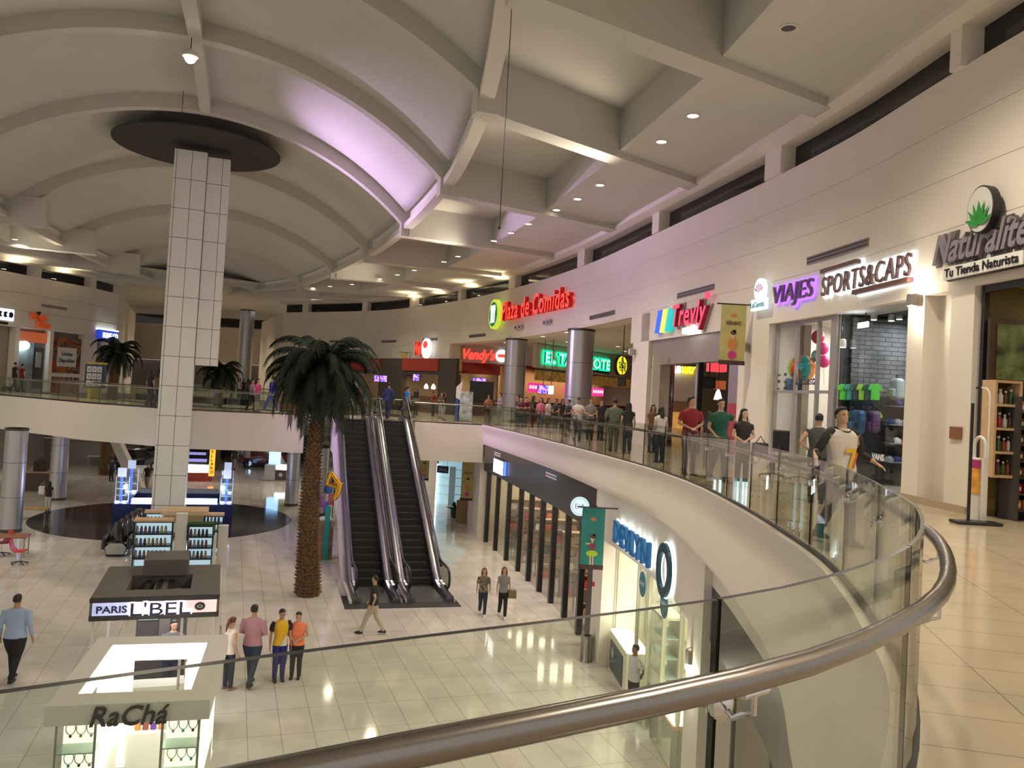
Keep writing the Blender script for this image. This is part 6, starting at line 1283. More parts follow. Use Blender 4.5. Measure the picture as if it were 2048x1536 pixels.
p = onb(527, 962); t = thing('phone_counter', 'round-cornered phone counter with dark panel reading AT&T and blue lit column', 'kiosk', p, .15); MB().box(0, 0, 0, 2.3, .9, .1).build('plinth', mat('plinth_grey', (.2, .19, .18), .5), t); MB().box(.02, .02, .1, .75, .85, 1.1).build('grey_case', mat('case_grey', (.35, .36, .36), .4), t); MB().box(.75, .0, .1, 2.2, .85, .8).build('dark_panel', mat('panel_brown', (.06, .03, .025), .4), t); MB().box(.8, .0, .8, 2.2, .8, 1.1).build('lit_counter', BL2, t); stext(t, 'AT&T', 1.45, .38, .17, WIN, .6, .01, .005, 0, -.02); mb = MB(); disc(mb, .14, -.02, 0, 1, 1.1, .46, 18); mb.build('globe_emblem', mat('emblem_pale'), t); MB().box(.1, 1.2, 0, .85, 1.6, 2.3).build('lit_column', emis('column_blue', (.3, .6, 1), 2.2), t)
def car(label, p, rz, m, L_=4.3):
    t = thing('car', label, 'car', p, rz); W_ = .88
    prof = [(-2.1, .35), (-2.15, .75), (-1.5, .95), (-.75, 1.42), (.75, 1.45), (1.55, 1.0), (2.1, .92), (2.15, .4)]
    mb = MB(); rings = []
    for y, k in ((-W_, .96), (-W_*.98, 1), (W_*.98, 1), (W_, .96)): rings.append([(x*k, y*(1 if z < 1.1 else .82), z) for x, z in prof])
    mb.loft(rings).build('body', m, t, True)
    for sy in (-1, 1): MB().add([(-1.25, sy*.80, 1.0), (1.35, sy*.80, 1.02), (.7, sy*.745, 1.38), (-.7, sy*.745, 1.36)], [(0, 1, 2, 3)]).build('side_window', DGLASS, t)
    MB().add([(-1.42, -.75, 1.0), (-1.42, .75, 1.0), (-.82, .66, 1.4), (-.82, -.66, 1.4)], [(0, 1, 2, 3)]).build('windscreen', DGLASS, t)
    for sx in (-1.35, 1.35):
        for sy in (-.82, .82): mb = MB(); disc(mb, .33, sy-.1, sy+.1, 1, sx, .33, 20); mb.build('wheel', RUBBER, t); mb = MB(); disc(mb, .19, sy-.11 if sy < 0 else sy+.1, sy-.1 if sy < 0 else sy+.11, 1, sx, .33, 14); mb.build('hubcap', CHROME, t)
    for sy in (-.62, .62): MB().box(-2.17, sy-.16, .62, -2.1, sy+.16, .76).build('headlight', CHROME, t)
    return t
car('dark red display car on the ground floor beyond the bridge', onb(505, 935)+Vector((.6, 1.2, 0)), .45, mat('car_red', (.13, .012, .02), .15, coat=1)); car('black display car behind the trunk of the second palm', onb(236, 943)+Vector((.3, 2, 0)), .3, mat('car_black', (.015, .015, .018), .12, coat=1)); car('dark car half hidden at the left of the black display car', onb(172, 900)+Vector((-1.2, 3, 0)), .2, mat('car_grey', (.03, .03, .035), .15, coat=1))
# massage chairs
CHM = mat('glossy_black', (.012, .012, .014), .18, coat=.6)
def massage(label, p, rz, pale=False):
    t = thing('massage_chair', label, 'massage chair', p, rz)
    MB().loft([[(x*k, y, z) for x, z in ((-.38, .05), (-.42, .3), (-.3, .5), (.3, .5), (.42, .3), (.38, .05))] for y, k in ((-.55, .85), (-.3, 1), (.3, 1), (.5, .9))]).build('seat', CHM, t, True)
    MB().tube([(0, .3, .3), (0, .4, .75), (0, .5, 1.1)], [.3, .3, .2], 14).build('backrest', CHM, t, True)
    for sx in (-.42, .42): MB().tube([(sx, -.45, .25), (sx, -.35, .58), (sx, .25, .62), (sx, .45, .3)], .09, 8).build('armrest', CHM, t, True)
    MB().loft([[(x*k, -.56-.02*j, z) for x, z in ((-.3, .1), (-.36, .35), (-.2, .5), (.2, .5), (.36, .35), (.3, .1))] for j, k in ((0, 1), (1, .9))]).build('footrest', mat('pale_leather', (.4, .38, .35), .4) if pale else CHM, t, True)
p = on_z(242, 1108, 0)
for i in range(5):
    q = p+Vector((-.2*i-.15, .84*i, 0)); massage(['nearest of the row of black massage chairs, with pale oval footrest', 'second black massage chair from the front of the row', 'middle black massage chair of the row', 'fourth black massage chair, next to the navy kiosk', 'farthest black massage chair, hard against the navy kiosk'][i], q, A, i == 0)
# tables, chairs, bench at left
def rchair(label, p, rz, m=RED, wheels=True):
    t = thing('shell_chair', label, 'chair', p, rz); MB().loft([[(-.22, -.2, .45), (.22, -.2, .45), (.22, -.2, .48), (-.22, -.2, .48)], [(-.24, .1, .43), (.24, .1, .43), (.24, .1, .46), (-.24, .1, .46)], [(-.23, .24, .55), (.23, .24, .55), (.23, .22, .58), (-.23, .22, .58)], [(-.2, .32, .85), (.2, .32, .85), (.2, .29, .86), (-.2, .29, .86)]]).build('shell', m, t, True); MB().cyl((0, 0, .08), .025, .36, 8).build('post', CHROME, t)
    mb = MB()
    for k in range(5): a_ = 2*pi*k/5; mb.tube([(0, 0, .1), (.26*cos(a_), .26*sin(a_), .05)], .018, 6); mb.ball((.26*cos(a_), .26*sin(a_), .03), .03, 6)
    mb.build('base', DARK, t); return t
def table(label, p, rz, w, d, h, m, leg=GREYF):
    t = thing('table', label, 'table', p, rz); MB().box(-w/2, -d/2, h-.04, w/2, d/2, h).build('tabletop', m, t, bevel=.01)
    for sx in (-1, 1):
        for sy in (-1, 1): MB().box(sx*(w/2-.06)-.02, sy*(d/2-.06)-.02, 0, sx*(w/2-.06)+.02, sy*(d/2-.06)+.02, h-.04).build('leg', leg, t)
rchair('red shell chair on castors facing the table at the left edge', on_z(38, 1128, 0), 1.9); rchair('second red shell chair, cut by the left edge of the picture', on_z(2, 1110, 0), -.6)
table('red-brown table at the left edge beside the red shell chair', on_z(14, 1112, 0), A, 1.3, .8, .74, mat('table_redbrown', (.28, .1, .05), .5))
table('low yellow wooden bench behind the left grey column', on_z(63, 1038, 0), A, 1.35, .55, .5, mat('bench_wood', (.42, .24, .06), .5, noise=.2, nscale=5), BLACK); table('pale round-edged table near the black display car', on_z(185, 935, 0)+Vector((0, 1, 0)), A, 1.6, .8, .75, KW)
rchair('dark shell chair beside the palm trunk under the bridge', on_z(610, 990, 0), .5, BLACK)
# left ground shops
struct(MB().strip([(-36, 40), (-34, 50), (-33.5, 60)], 0, 4.3, -.3).build('wall_lower_left', mat('left_low', (.35, .31, .27), .7)))
t = thing('red_store', 'red store front with white letters ANC behind the grey columns on the left', 'shop front', (-35, 58, 0), .12); MB().box(0, 0, 1.9, 7.0, .3, 4.25).build('sign_band', mat('store_red', (.16, .015, .02), .5, noise=.5, nscale=1.2), t); MB().box(0, .1, 0, 7.0, .3, 1.9).build('glass_front', mat('store_glass', (.25, .22, .2), .2), t); stext(t, 'BLANCO', .6, 3.1, .75, mat('store_white', (.45, .4, .42), .5), 5.2, .05, .02, 0, -.05); MB().box(0, -.1, 1.8, 7, .0, 1.92).build('ledge', KW, t)
t = thing('counter_unit', 'long wooden-topped counter with dark goods between the two grey columns', 'counter', on_z(55, 985, 0)+Vector((-.5, .5, 0)), A); MB().box(0, 0, 0, 1.2, 3.4, 1.0).build('counter_body', mat('counter_brown', (.1, .07, .05), .5), t); MB().box(-.05, -.05, 1.0, 1.25, 3.45, 1.05).build('wood_top', LWOOD, t); MB().box(.3, .4, 1.05, .9, 2.8, 1.6).build('goods', mat('goods_dark', (.06, .03, .025), .6, noise=.5, nscale=6), t)
t = thing('store_front', 'dark lower shop front behind the display cars', 'shop front', (-31, 70, 0), .05); MB().box(0, 0, 0, 14, .3, 4.25).build('dark_front', mat('front_dark', (.06, .05, .045), .5, noise=.4, nscale=1), t); MB().box(0, -.1, 1.1, 14, 0, 1.25).build('rail_strip', KW, t)
# right far ground floor
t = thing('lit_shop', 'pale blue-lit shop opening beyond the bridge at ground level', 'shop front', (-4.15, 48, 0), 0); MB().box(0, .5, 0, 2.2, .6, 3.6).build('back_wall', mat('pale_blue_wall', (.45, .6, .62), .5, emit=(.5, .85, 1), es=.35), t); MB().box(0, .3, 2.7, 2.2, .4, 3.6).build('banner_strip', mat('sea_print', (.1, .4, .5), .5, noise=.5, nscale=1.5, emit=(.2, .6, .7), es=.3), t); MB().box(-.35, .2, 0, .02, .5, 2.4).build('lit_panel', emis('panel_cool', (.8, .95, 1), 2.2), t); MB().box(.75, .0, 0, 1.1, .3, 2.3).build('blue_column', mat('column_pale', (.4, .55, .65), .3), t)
for k in range(4): MB().box(.1, .35, .6+.5*k, 2.1, .5, .63+.5*k).build('shelf', WIN, t)
hs = thing('hanging_sign', 'small navy sign hanging over the ground floor beside the blue-lit shop', 'sign', on_y(885, 939, 41), -.4); MB().box(-.32, 0, -.18, .32, .05, .18).build('board', mat('navy_sign', (.01, .02, .09), .4), hs); stext(hs, 'SALA', -.22, -.07, .13, mat('pale_ink', (.4, .45, .6), .5), .44, .01, 0, 0, -.01)
for dx in (-.25, .25): MB().tube([(dx, .02, .18), (dx, .02, 4.86-hs.location.z)], .01, 5).build('wire', STEEL, hs)
def plant(label, p):
    t = thing('potted_plant', label, 'plant', p, 0); MB().lathe([(.15, 0), (.22, .05), (.24, .45), (.2, .45)], n=16).build('pot', mat('pot_dark', (.06, .05, .045), .5), t, True); mb = MB(); R_ = random.Random(4)
    for k in range(36):
        a = R_.uniform(0, 2*pi); e = R_.uniform(.3, 1.3); L_ = R_.uniform(.35, .7); u = Vector((cos(a)*cos(e), sin(a)*cos(e), sin(e))); v = Vector((-sin(a), cos(a), 0)); b = Vector((0, 0, .4)); mb.add([b, b+u*L_*.5+v*.07, b+u*L_-Vector((0, 0, .12)), b+u*L_*.5-v*.07], [(0, 1, 2, 3)])
    mb.build('foliage', mat('plant_leaf', (.02, .08, .03), .5), t)
plant('green potted plant standing by the far white wall near the cardboard stand', on_z(909, 1035, 0))
t = thing('cardboard_stand', 'brown cardboard display stand with a pink item on top', 'stand', on_z(926, 1045, 0), -.3); MB().box(-.35, -.2, 0, .3, .25, 1.15).build('carton', mat('cardboard', (.36, .22, .11), .7), t); MB().box(-.2, -.15, 1.15, .2, .2, 1.3).build('tray', mat('tray_pink', (.6, .12, .12), .5), t)
t = thing('bistro_table', 'small black table with a pink lamp behind the cardboard stand', 'table', on_z(928, 1010, 0)+Vector((.2, 0, 0)), 0); MB().box(-.4, -.3, 1.55, .4, .3, 1.6).build('tabletop', BLACK, t); MB().cyl((0, 0, 0), .04, 1.55, 8).build('post', BLACK, t); MB().ball((0, 0, 1.78), .18, 12).build('pink_lamp', mat('lamp_pink', (.7, .08, .15), .4), t)
# balloon stall by the escalator
BS = on_z(668, 1125, 0); t = thing('balloon_stall', 'tall teal and brown gift stall beside the escalator side wall', 'stall', (BS.x-.75, BS.y+.2, 0), A); MB().box(-.35, 0, 0, .6, .8, 1.5).build('cabinet', mat('stall_brown', (.2, .14, .1), .5, noise=.3, nscale=4), t); MB().box(.25, -.02, 0, .45, .0, 2.1).build('teal_strip', mat('teal_paint', (.02, .3, .32), .5), t); MB().box(-.35, .1, 1.5, .6, .8, 1.56).build('shelf', KW, t)
for k, (x, z) in enumerate(((-.1, 1.95), (.1, 2.2), (.3, 2.0), (.45, 2.3))): MB().box(x-.1, .2, z-.2, x+.08, .26, z+.25).build('gift_bag', mat('bag%d' % k, ((.02, .3, .35), (.3, .08, .35), (.1, .12, .45), (.45, .1, .2))[k], .4), t)
MB().box(.55, .3, 1.5, .6, .35, 2.8).build('post', BLACK, t)
b4 = thing('number_balloon', 'gold foil balloon shaped like the number 4 above the gift stall', 'balloon', on_y(669, 972, 25.5), -.2); GOLD = mat('gold_foil', (.8, .42, .05), .18, 1); mb = MB()
mb.tube([(-.16, 0, .42), (-.24, 0, .05), (.2, 0, -.02)], [.07, .1, .08], 10); mb.tube([(-.14, .0, .42), (.2, 0, .02)], [.06, .09], 10); mb.tube([(.2, 0, .12), (.1, 0, -.25), (.02, 0, -.42)], [.09, .1, .07], 10); mb.build('foil', GOLD, b4, True); MB().tube([(.02, 0, -.42), (.0, 0, -1.3)], .005, 4).build('string', WIN, b4)
balloon('blue balloon behind the gold number balloon', on_y(656, 978, 26.2), .15, mat('balloon_deep', (.02, .12, .5), .25), None, 1.1)
# ------------------------------------------------------------------ people
SKIN = [mat('skin_%d' % i, c, .55) for i, c in enumerate(((.42, .24, .15), (.50, .30, .20), (.32, .17, .10), (.55, .36, .26)))]
HAIRB = mat('hair_black', (.012, .01, .01), .5); HAIRR = mat('hair_auburn', (.13, .035, .02), .5); SHOEB = mat('shoe_leather', (.02, .015, .014), .4)
def cloth(name, c=None, noise=0): return MATS['cloth_'+name] if 'cloth_'+name in MATS else mat('cloth_'+name, c or print('NOCOLOR', name) or (.3, .3, .3), .8, noise=noise, nscale=14)
REM = []
def remesh(o, vox, smooth=2):
    m = o.modifiers.new('r', 'REMESH'); m.mode = 'VOXEL'; m.voxel_size = vox; m.use_smooth_shade = True
    s = o.modifiers.new('s', 'SMOOTH'); s.iterations = smooth; s.factor = .5
    REM.append(o)
def ell(cx, cy, z, a, b, n=14): return [(cx+a*cos(2*pi*k/n), cy+b*sin(2*pi*k/n), z) for k in range(n)]
def limb(mb, pts, rs, n=10): mb.tube(pts, rs, n)
def person(label, loc, H, rz=0, top=None, bottom=None, hair='short', hm=None, skin=0, arms=None, legs='stand', sleeve=.5, width=1.0, shoes=SHOEB, lod=1, bot='trousers', hem=.50, head=(0, 0), neck=0, longtop=False, lean=0, belly=0, group=None):
    t = thing('person', label, 'person', loc, rz, group); sk = SKIN[skin]; S = H; hm = hm or HAIRB; top = top or cloth('black', (.02, .02, .022)); bottom = bottom or cloth('denim', (.02, .03, .06))
    sx = width; V = lambda x, y, z: Vector((x*S, y*S, z*S))
    LEG = {'stand': (((.05, .0, .28), (.052, .01, .045)), ((-.05, -.005, .28), (-.055, .0, .045))),
           'walk': (((.045, -.06, .285), (.04, -.09, .05)), ((-.045, .03, .27), (-.045, .15, .075))),
           'stride': (((.045, -.10, .29), (.045, -.19, .055)), ((-.045, .05, .28), (-.045, .19, .07))),
           'wide': (((.075, .0, .28), (.09, .01, .045)), ((-.075, -.005, .28), (-.09, .0, .045))),
           'sit': (((.06, -.2, .5), (.06, -.2, .28)), ((-.06, -.2, .5), (-.06, -.2, .28)))}[legs]
    ARM = {None: (((.128, .015, .64), (.138, -.03, .50)), ((-.128, .015, .64), (-.138, -.03, .50))),
           'swing': (((.13, .06, .65), (.135, .02, .51)), ((-.13, -.03, .65), (-.135, -.11, .53))),
           'phone': (((.13, .0, .65), (.04, -.13, .68)), ((-.13, .0, .65), (-.03, -.13, .67))),
           'onephone': (((.13, .0, .65), (.05, -.14, .70)), ((-.128, .015, .64), (-.138, -.03, .50))),
           'hips': (((.175, .03, .67), (.09, -.03, .57)), ((-.175, .03, .67), (-.09, -.03, .57))),
           'belly': (((.135, .0, .65), (.03, -.11, .60)), ((-.135, .0, .65), (-.03, -.11, .59))),
           'shoulder': (((.19, .0, .72), (.29, .0, .74)), ((-.128, .015, .64), (-.1, -.09, .56))),
           'out': (((.16, .02, .66), (.21, -.06, .60)), ((-.165, .02, .66), (-.23, -.08, .60))),
           'back': (((.14, .07, .66), (.04, .09, .56)), ((-.14, .07, .66), (-.04, .09, .56))),
           'up': (((.15, -.06, .72), (.12, -.18, .78)), ((-.128, .015, .64), (-.138, -.03, .50)))}[arms]
    sh = .104*sx
    def lx(p): return (p[0]*(sx if abs(p[0]) > .1 else 1), p[1]+lean*(p[2]-.5)*-1, p[2])
    def TZ(z): return -lean*max(0, z-.5)
    # body
    mb = MB()
    torso = [(.46, .07, .055), (.50, .092*sx, .066), (.55, .088*sx, .064+belly*.5), (.61, .078*sx, .056+belly), (.68, .086*sx, .062+belly*.3), (.74, .098*sx, .064), (.79, .1*sx, .056), (.82, .075*sx, .045), (.84, .04, .038), (.855, .031, .034), (.885, .03, .033)]
    mb.loft([[(p[0]*S, p[1]*S, p[2]*S) for p in ell(0, TZ(z)-belly*.4*(.5 < z < .7), z, a, b)] for z, a, b in torso])
    hy = TZ(.93)+head[1]*.0; hx = 0
    hr = Matrix.Translation(V(0, TZ(.88), .88)) @ Matrix.Rotation(head[0], 4, 'Z') @ Matrix.Rotation(head[1], 4, 'X')
    HD = MB(); HD.loft([[(x*S, y*S, z*S) for x, y, z in ell(0, yo, z-.88, a, b)] for z, a, b, yo in ((.872, .014, .016, -.022), (.880, .024, .03, -.014), (.892, .031, .040, -.009), (.908, .036, .046, -.005), (.928, .039, .050, 0), (.948, .040, .051, .002), (.968, .036, .046, .003), (.984, .026, .034, .003), (.994, .012, .016, .003))])
    HD.loft([[(x*S, y*S, z*S) for x, y, z in ((-.004, -.046, .052), (.004, -.046, .052), (.0, -.044, .058))], [(x*S, y*S, z*S) for x, y, z in ((-.008, -.048, .032), (.008, -.048, .032), (0, -.06, .034))]])
    for s_ in (-1, 1): HD.ball((s_*.041*S, .004*S, .047*S), .0115*S, 6, (.4, .8, 1.2))
    HD.xf(hr); mb.add(HD.v, HD.f)
    for i, s_ in enumerate((1, -1)):
        e, h = ARM[i]; e = lx(e); h = lx(h); p0 = (s_*sh*.92, TZ(.8), .80); 
        limb(mb, [V(*p0), V(*[(a+b)/2 for a, b in zip(p0, e)]), V(*e), V(*[(a+b)/2 for a, b in zip(e, h)]), V(*h)], [q*S for q in (.030*sx, .027*sx, .021, .0195, .0135)])
        d = (V(*h)-V(*e)).normalized(); side = Vector((0, 0, 1)).cross(d); side = side.normalized() if side.length > .1 else Vector((0, 1, 0))
        if arms in (None, 'swing'): side = Vector((0, 1, 0))
        up = d.cross(side).normalized(); c = V(*h); hl = .052*S
        mb.loft([[c+d*q+side*w_*sgx+up*t_*sgy for sgx, sgy in ((-1, -1), (1, -1), (1, 1), (-1, 1))] for q, w_, t_ in ((0, .013*S, .009*S), (.02*S, .02*S, .009*S), (hl, .021*S, .007*S))])
        if lod >= 1:
            for k in range(4):
                o_ = side*(-.0155+.0103*k)*S; b_ = c+d*hl+o_; L_ = (.035, .042, .045, .038)[k]*S*.95; cu = up*(-s_)*.35
                mb.tube([b_-d*.005*S, b_+d*L_*.5+cu*L_*.3, b_+d*L_*.9+cu*L_*1.1], [.0055*S, .005*S, .004*S], 6)
            b_ = c+d*.018*S+side*.016*S*(-1 if i else -1); mb.tube([b_, b_+(d-side).normalized()*.025*S, b_+(d*1.3-side*.7).normalized()*.045*S], [.007*S, .006*S, .005*S], 6)
    for i, s_ in enumerate((1, -1)):
        k_, a_ = LEG[i]; hp = (s_*.047*sx, 0, .50)
        limb(mb, [V(*hp), V(*[(q+r)/2 for q, r in zip(hp, k_)]), V(*k_), V(k_[0]*.6+a_[0]*.4, (k_[1]*.6+a_[1]*.4)+.006, k_[2]*.6+a_[2]*.4), V(*a_)], [q*S for q in (.05*sx, .044*sx, .031, .031, .018)])
        mb.loft([[(a_[0]*S+x*S, a_[1]*S+y*S, a_[2]*S+z*S) for x, z in ((-.02*w_, -.043), (.02*w_, -.043), (.014*w_, -.043+h_), (-.014*w_, -.043+h_))] for y, w_, h_ in ((.03, .8, .03), (0, 1, .045), (-.05, 1.1, .026), (-.095, .8, .012))])
    o = mb.build('body', sk, t); remesh(o, (.0085 if lod >= 2 else .013 if lod == 1 else .02)*S/1.6, 2 if lod < 2 else 1)
    cv = (.012 if lod >= 2 else .016 if lod == 1 else .024)*S/1.6
    # shirt
    mb = MB(); g = .0085; zs = [(z, a, b) for z, a, b in torso if hem <= z <= .83]; zs = [(hem, zs[0][1]*1.0, zs[0][2])]+zs if zs[0][0] > hem+.005 else zs
    if longtop: zs = [(hem-.10, .11*sx, .08)]+zs
    mb.loft([[(p[0]*S, p[1]*S, p[2]*S) for p in ell(0, TZ(z)-belly*.4*(.5 < z < .7), z, a+g+(.004 if z < .6 else 0), b+g+(.006 if z < .6 else 0), 18)] for z, a, b in zs]+[[(p[0]*S, p[1]*S, p[2]*S) for p in ell(0, TZ(.84), .842, .047, .043, 18)]])
    if sleeve > 0:
        for i, s_ in enumerate((1, -1)):
            e, h = ARM[i]; e = lx(e); h = lx(h); p0 = (s_*sh*.88, TZ(.8), .803)
            if sleeve <= 1: q = tuple(a+(b-a)*sleeve for a, b in zip(p0, e)); limb(mb, [V(*p0), V(*[(a+b)/2 for a, b in zip(p0, q)]), V(*q)], [.035*S*sx, .034*S*sx, .031*S*sx])
            else: f_ = sleeve-1; q = tuple(a+(b-a)*f_ for a, b in zip(e, h)); limb(mb, [V(*p0), V(*[(a+b)/2 for a, b in zip(p0, e)]), V(*e), V(*q)], [.035*S*sx, .032*S*sx, .028*S, .022*S])
    o = mb.build('shirt', top, t); remesh(o, cv, 1)
    # lower garment
    mb = MB()
    if bot == 'skirt': mb.loft([[(p[0]*S, p[1]*S, p[2]*S) for p in ell(0, 0, z, a, b)] for z, a, b in ((.27, .12, .09), (.4, .11, .085), (.52, .1*sx, .075), (.56, .09*sx, .068))])
    else:
        mb.loft([[(p[0]*S, p[1]*S, p[2]*S) for p in ell(0, 0, z, a, b)] for z, a, b in ((.455, .075, .06), (.50, .1*sx, .073), (.555, .094*sx, .07+belly*.4))])
        for i, s_ in enumerate((1, -1)):
            k_, a_ = LEG[i]; hp = (s_*.047*sx, 0, .50)
            if bot == 'shorts': q = tuple(a+(b-a)*.9 for a, b in zip(hp, k_)); limb(mb, [V(*hp), V(*q)], [.058*S*sx, .05*S])
            else:
                w_ = .95 if bot == 'tight' else 1; limb(mb, [V(*hp), V(*[(q+r)/2 for q, r in zip(hp, k_)]), V(*k_), V(*[(q+r)/2 for q, r in zip(k_, a_)]), V(a_[0], a_[1], a_[2]-.012)], [q*S for q in (.057*sx, .051*sx, .034+.008*w_, .026+.012*w_, .016+.016*w_)])
    o = mb.build('skirt' if bot == 'skirt' else 'shorts' if bot == 'shorts' else 'trousers', bottom, t); remesh(o, cv, 1)
    # shoes
    for i in (0, 1):
        a_ = LEG[i][1]; mb = MB(); mb.loft([[(a_[0]*S+x*S, a_[1]*S+y*S, a_[2]*S+z*S) for x, z in ((-.024*w_, -.0455), (.024*w_, -.0455), (.019*w_, -.043+h_), (-.019*w_, -.043+h_))] for y, w_, h_ in ((.036, .8, .036), (0, 1, .05), (-.05, 1.1, .034), (-.088, 1.0, .02), (-.105, .6, .012))])
        mb.build('shoe', shoes, t, True)
    # hair
    mb = MB(); mb.loft([[(x*S, y*S, z*S) for x, y, z in ell(0, yo, z, a, b)] for z, a, b, yo in ((.035, .036, .030, .024), (.050, .0435, .040, .018), (.072, .0455, .045, .015), (.090, .043, .0485, .008), (.108, .033, .043, .002), (.1195, .014, .018, .003))])
    if hair in ('long', 'longer'):
        e_ = -.10 if hair == 'long' else -.17
        mb.loft([[(x*S, y*S, z*S) for x, y, z in ell(0, yo, z, a, b, 12)] for z, a, b, yo in ((e_, .03, .012, .058), (e_+.05, .046, .02, .055), (-.02, .05, .024, .045), (.03, .047, .032, .028), (.07, .045, .045, .012))])
        for s_ in (-1, 1): mb.tube([(s_*.037*S, .01*S, .085*S), (s_*.048*S, .002*S, .04*S), (s_*.05*S, .0, -.02*S), (s_*.045*S, .01*S, -.07*S)], [.012*S, .014*S, .014*S, .006*S], 8)
    elif hair == 'tail': mb.tube([(0, .045*S, .085*S), (0, .075*S, .07*S), (0, .08*S, .0), (0, .07*S, -.10*S)], [.014*S, .02*S, .024*S, .006*S], 10)
    elif hair == 'bun': mb.ball((0, .05*S, .085*S), .022*S, 10)
    mb.xf(hr).build('hair', hm, t, True)
    if lod >= 1:
        mb = MB()
        for s_ in (-1, 1): mb.ball((s_*.0165*S, -.0455*S, .052*S), .0042*S, 8, (1.5, .5, .8)); mb.box((s_*.0165-.009)*S, -.0475*S, .0605*S, (s_*.0165+.009)*S, -.045*S, .0635*S)
        mb.xf(hr).build('eyes', mat('eye_dark', (.02, .014, .012), .4), t)
        MB().ball((0, -.0435*S, .0185*S), .0045*S, 8, (2.6, .8, .7)).xf(hr).build('lips', mat('lips', (.3, .09, .08), .5), t)
    return t
def place(pxh, pyh, Y, z0=UP):      # standing spot and height from the top of a head seen at a known distance
    p = on_y(pxh, pyh, Y); return Vector((p.x, Y, z0)), p.z-z0
def gplace(pxf, pyf, pyh, z0=0): p = on_z(pxf, pyf, z0); q = on_y(pxf, pyh, p.y); return p, q.z-z0
C = cloth; DEN = C('denim', (.02, .03, .06)); BLK = C('black', (.02, .02, .022)); PI = pi
def item(t, name, label, cat, x, y, z, mbm, m, part='body', group=None):
    H = 1; o = thing(name, label, cat, inshop(t, x, y, z), t.rotation_euler.z, group); mbm.build(part, m, o); return o
# near gallery
p, h = place(1686, 813, 9.2); W1 = person('woman in white and black raglan shirt with a yellow-orange 7, walking behind the near glass', p, h, .35, C('offwhite', (.62, .56, .50)), C('charcoal', (.05, .05, .055)), 'bun', None, 1, 'out', 'walk', 0, 1.28, lod=2, head=(-.1, -.12), hem=.47, belly=.014)
S = h
for s_ in (1, -1): MB().tube([(s_*.085*S, 0, .822*S), (s_*.135*S, 0, .79*S), (s_*.185*S, .01*S, .70*S), (s_*.20*S, .02*S, .66*S), (s_*.245*S, -.04*S, .625*S)], [.032*S, .036*S, .033*S, .029*S, .023*S], 14).build('raglan_sleeve', BLK, W1, True)
ring_ = [(.058*S*cos(a), (-.004+.05*sin(a))*S, (.846-.03*(sin(a) < 0)*abs(sin(a)))*S) for a in [2*pi*k/24 for k in range(25)]]; MB().tube(ring_, .006*S, 6).build('neck_trim', BLK, W1)
def chestprint(t, S, pts, m, nm, dep=-.083): MB().add([(x*S, dep*S, z*S) for x, z in pts]+[(x*S, (dep-.003)*S, z*S) for x, z in pts], [tuple(range(len(pts), 2*len(pts)))]+[(i, (i+1) % len(pts), len(pts)+(i+1) % len(pts), len(pts)+i) for i in range(len(pts))]).build(nm, m, t)
chestprint(W1, S, ((-.045, .70), (.05, .70), (.05, .675), (.012, .56), (-.02, .56), (.015, .67), (-.045, .67)), C('print_yellow', (.7, .42, .04)), 'seven_print', -.094); chestprint(W1, S, ((.05, .67), (.065, .67), (.035, .56), (.018, .56)), C('print_red', (.6, .12, .05)), 'seven_shadow', -.096)
p, h = place(1638, 831, 13.2); person('woman in dark grey top with hair bun, back turned, before the travel agency', p, h+.04, PI-.5, C('slate', (.05, .055, .06)), BLK, 'bun', None, 1, 'hips', 'stand', .25, 1.05, lean=.12)
p, h = place(1384, 792, 17.2); person('man in dark red polo shirt standing behind the curved glass, looking right', p, h, .1, C('red', (.22, .012, .018)), DEN, 'short', None, 0, 'belly', 'stand', .75, 1.12, head=(.75, 0))
p, h = place(1443, 797, 16.2); person('man in dark green T-shirt with an arm around the woman in black', p, h, .15, C('green', (.008, .075, .05)), DEN, 'short', None, 0, 'shoulder', 'walk', .6, 1.08)
p, h = place(1489, 820, 15.2); person('woman in black top with long dark hair standing beside the man in green', p, h+.03, -.1, C('blackprint', (.025, .02, .022), .5), C('bluegrey', (.04, .05, .07)), 'longer', None, 3, 'belly', 'stand', .5, .95, head=(.55, 0)); PB = p; PBH = h
bg = thing('handbag', 'dark handbag carried by the woman in black beside the man in green', 'handbag', (p.x+.3, p.y-.1, UP+.62), .3); MB().box(-.16, -.05, 0, .16, .05, .24).build('bag_body', BLACK, bg, bevel=.03); MB().tube([(-.1, 0, .23), (0, 0, .36), (.1, 0, .23)], .01, 6).build('handle', BLACK, bg)
p, h = place(1420, 822, 19.2); person('dark-haired person in dark clothes behind the man in green and the man in red', p, h, 2.6, C('dusk', (.03, .022, .025), .4), BLK, 'long', None, 0)
p, h = place(1323, 812, 20.2); person('woman with shoulder-length black hair in a white top, back turned, by the Trevly entrance', p, h, PI+.3, C('white', (.6, .57, .55)), DEN, 'long', None, 1, None, 'stand', .4, .95)
p, h = place(1258, 804, 23); person('woman with long black hair and black top seen from behind near the food court pier', p, h, PI, BLK, DEN, 'longer', None, 1)
p, h = place(1231, 797, 23.6); person('broad man in grey-green shirt seen from behind near the food court pier', p, h, PI-.2, C('greygreen', (.12, .14, .11)), C('khaki_dark', (.08, .08, .07)), 'short', None, 0, None, 'stand', 1.5, 1.2)
p, h = place(1158, 798, 28); person('man in white shirt with green collar looking down at a phone by the gallery glass', p, h+.05, -.3, C('white'), DEN, 'short', None, 1, 'phone', 'stand', .5, 1.05, head=(0, .35))
p, h = place(1183, 796, 29.5); person('man in grey shirt with hands at his waist beside the purple-lit column', p, h, 0, C('grey', (.2, .19, .2)), BLK, 'short', None, 0, 'belly', 'stand', .6)
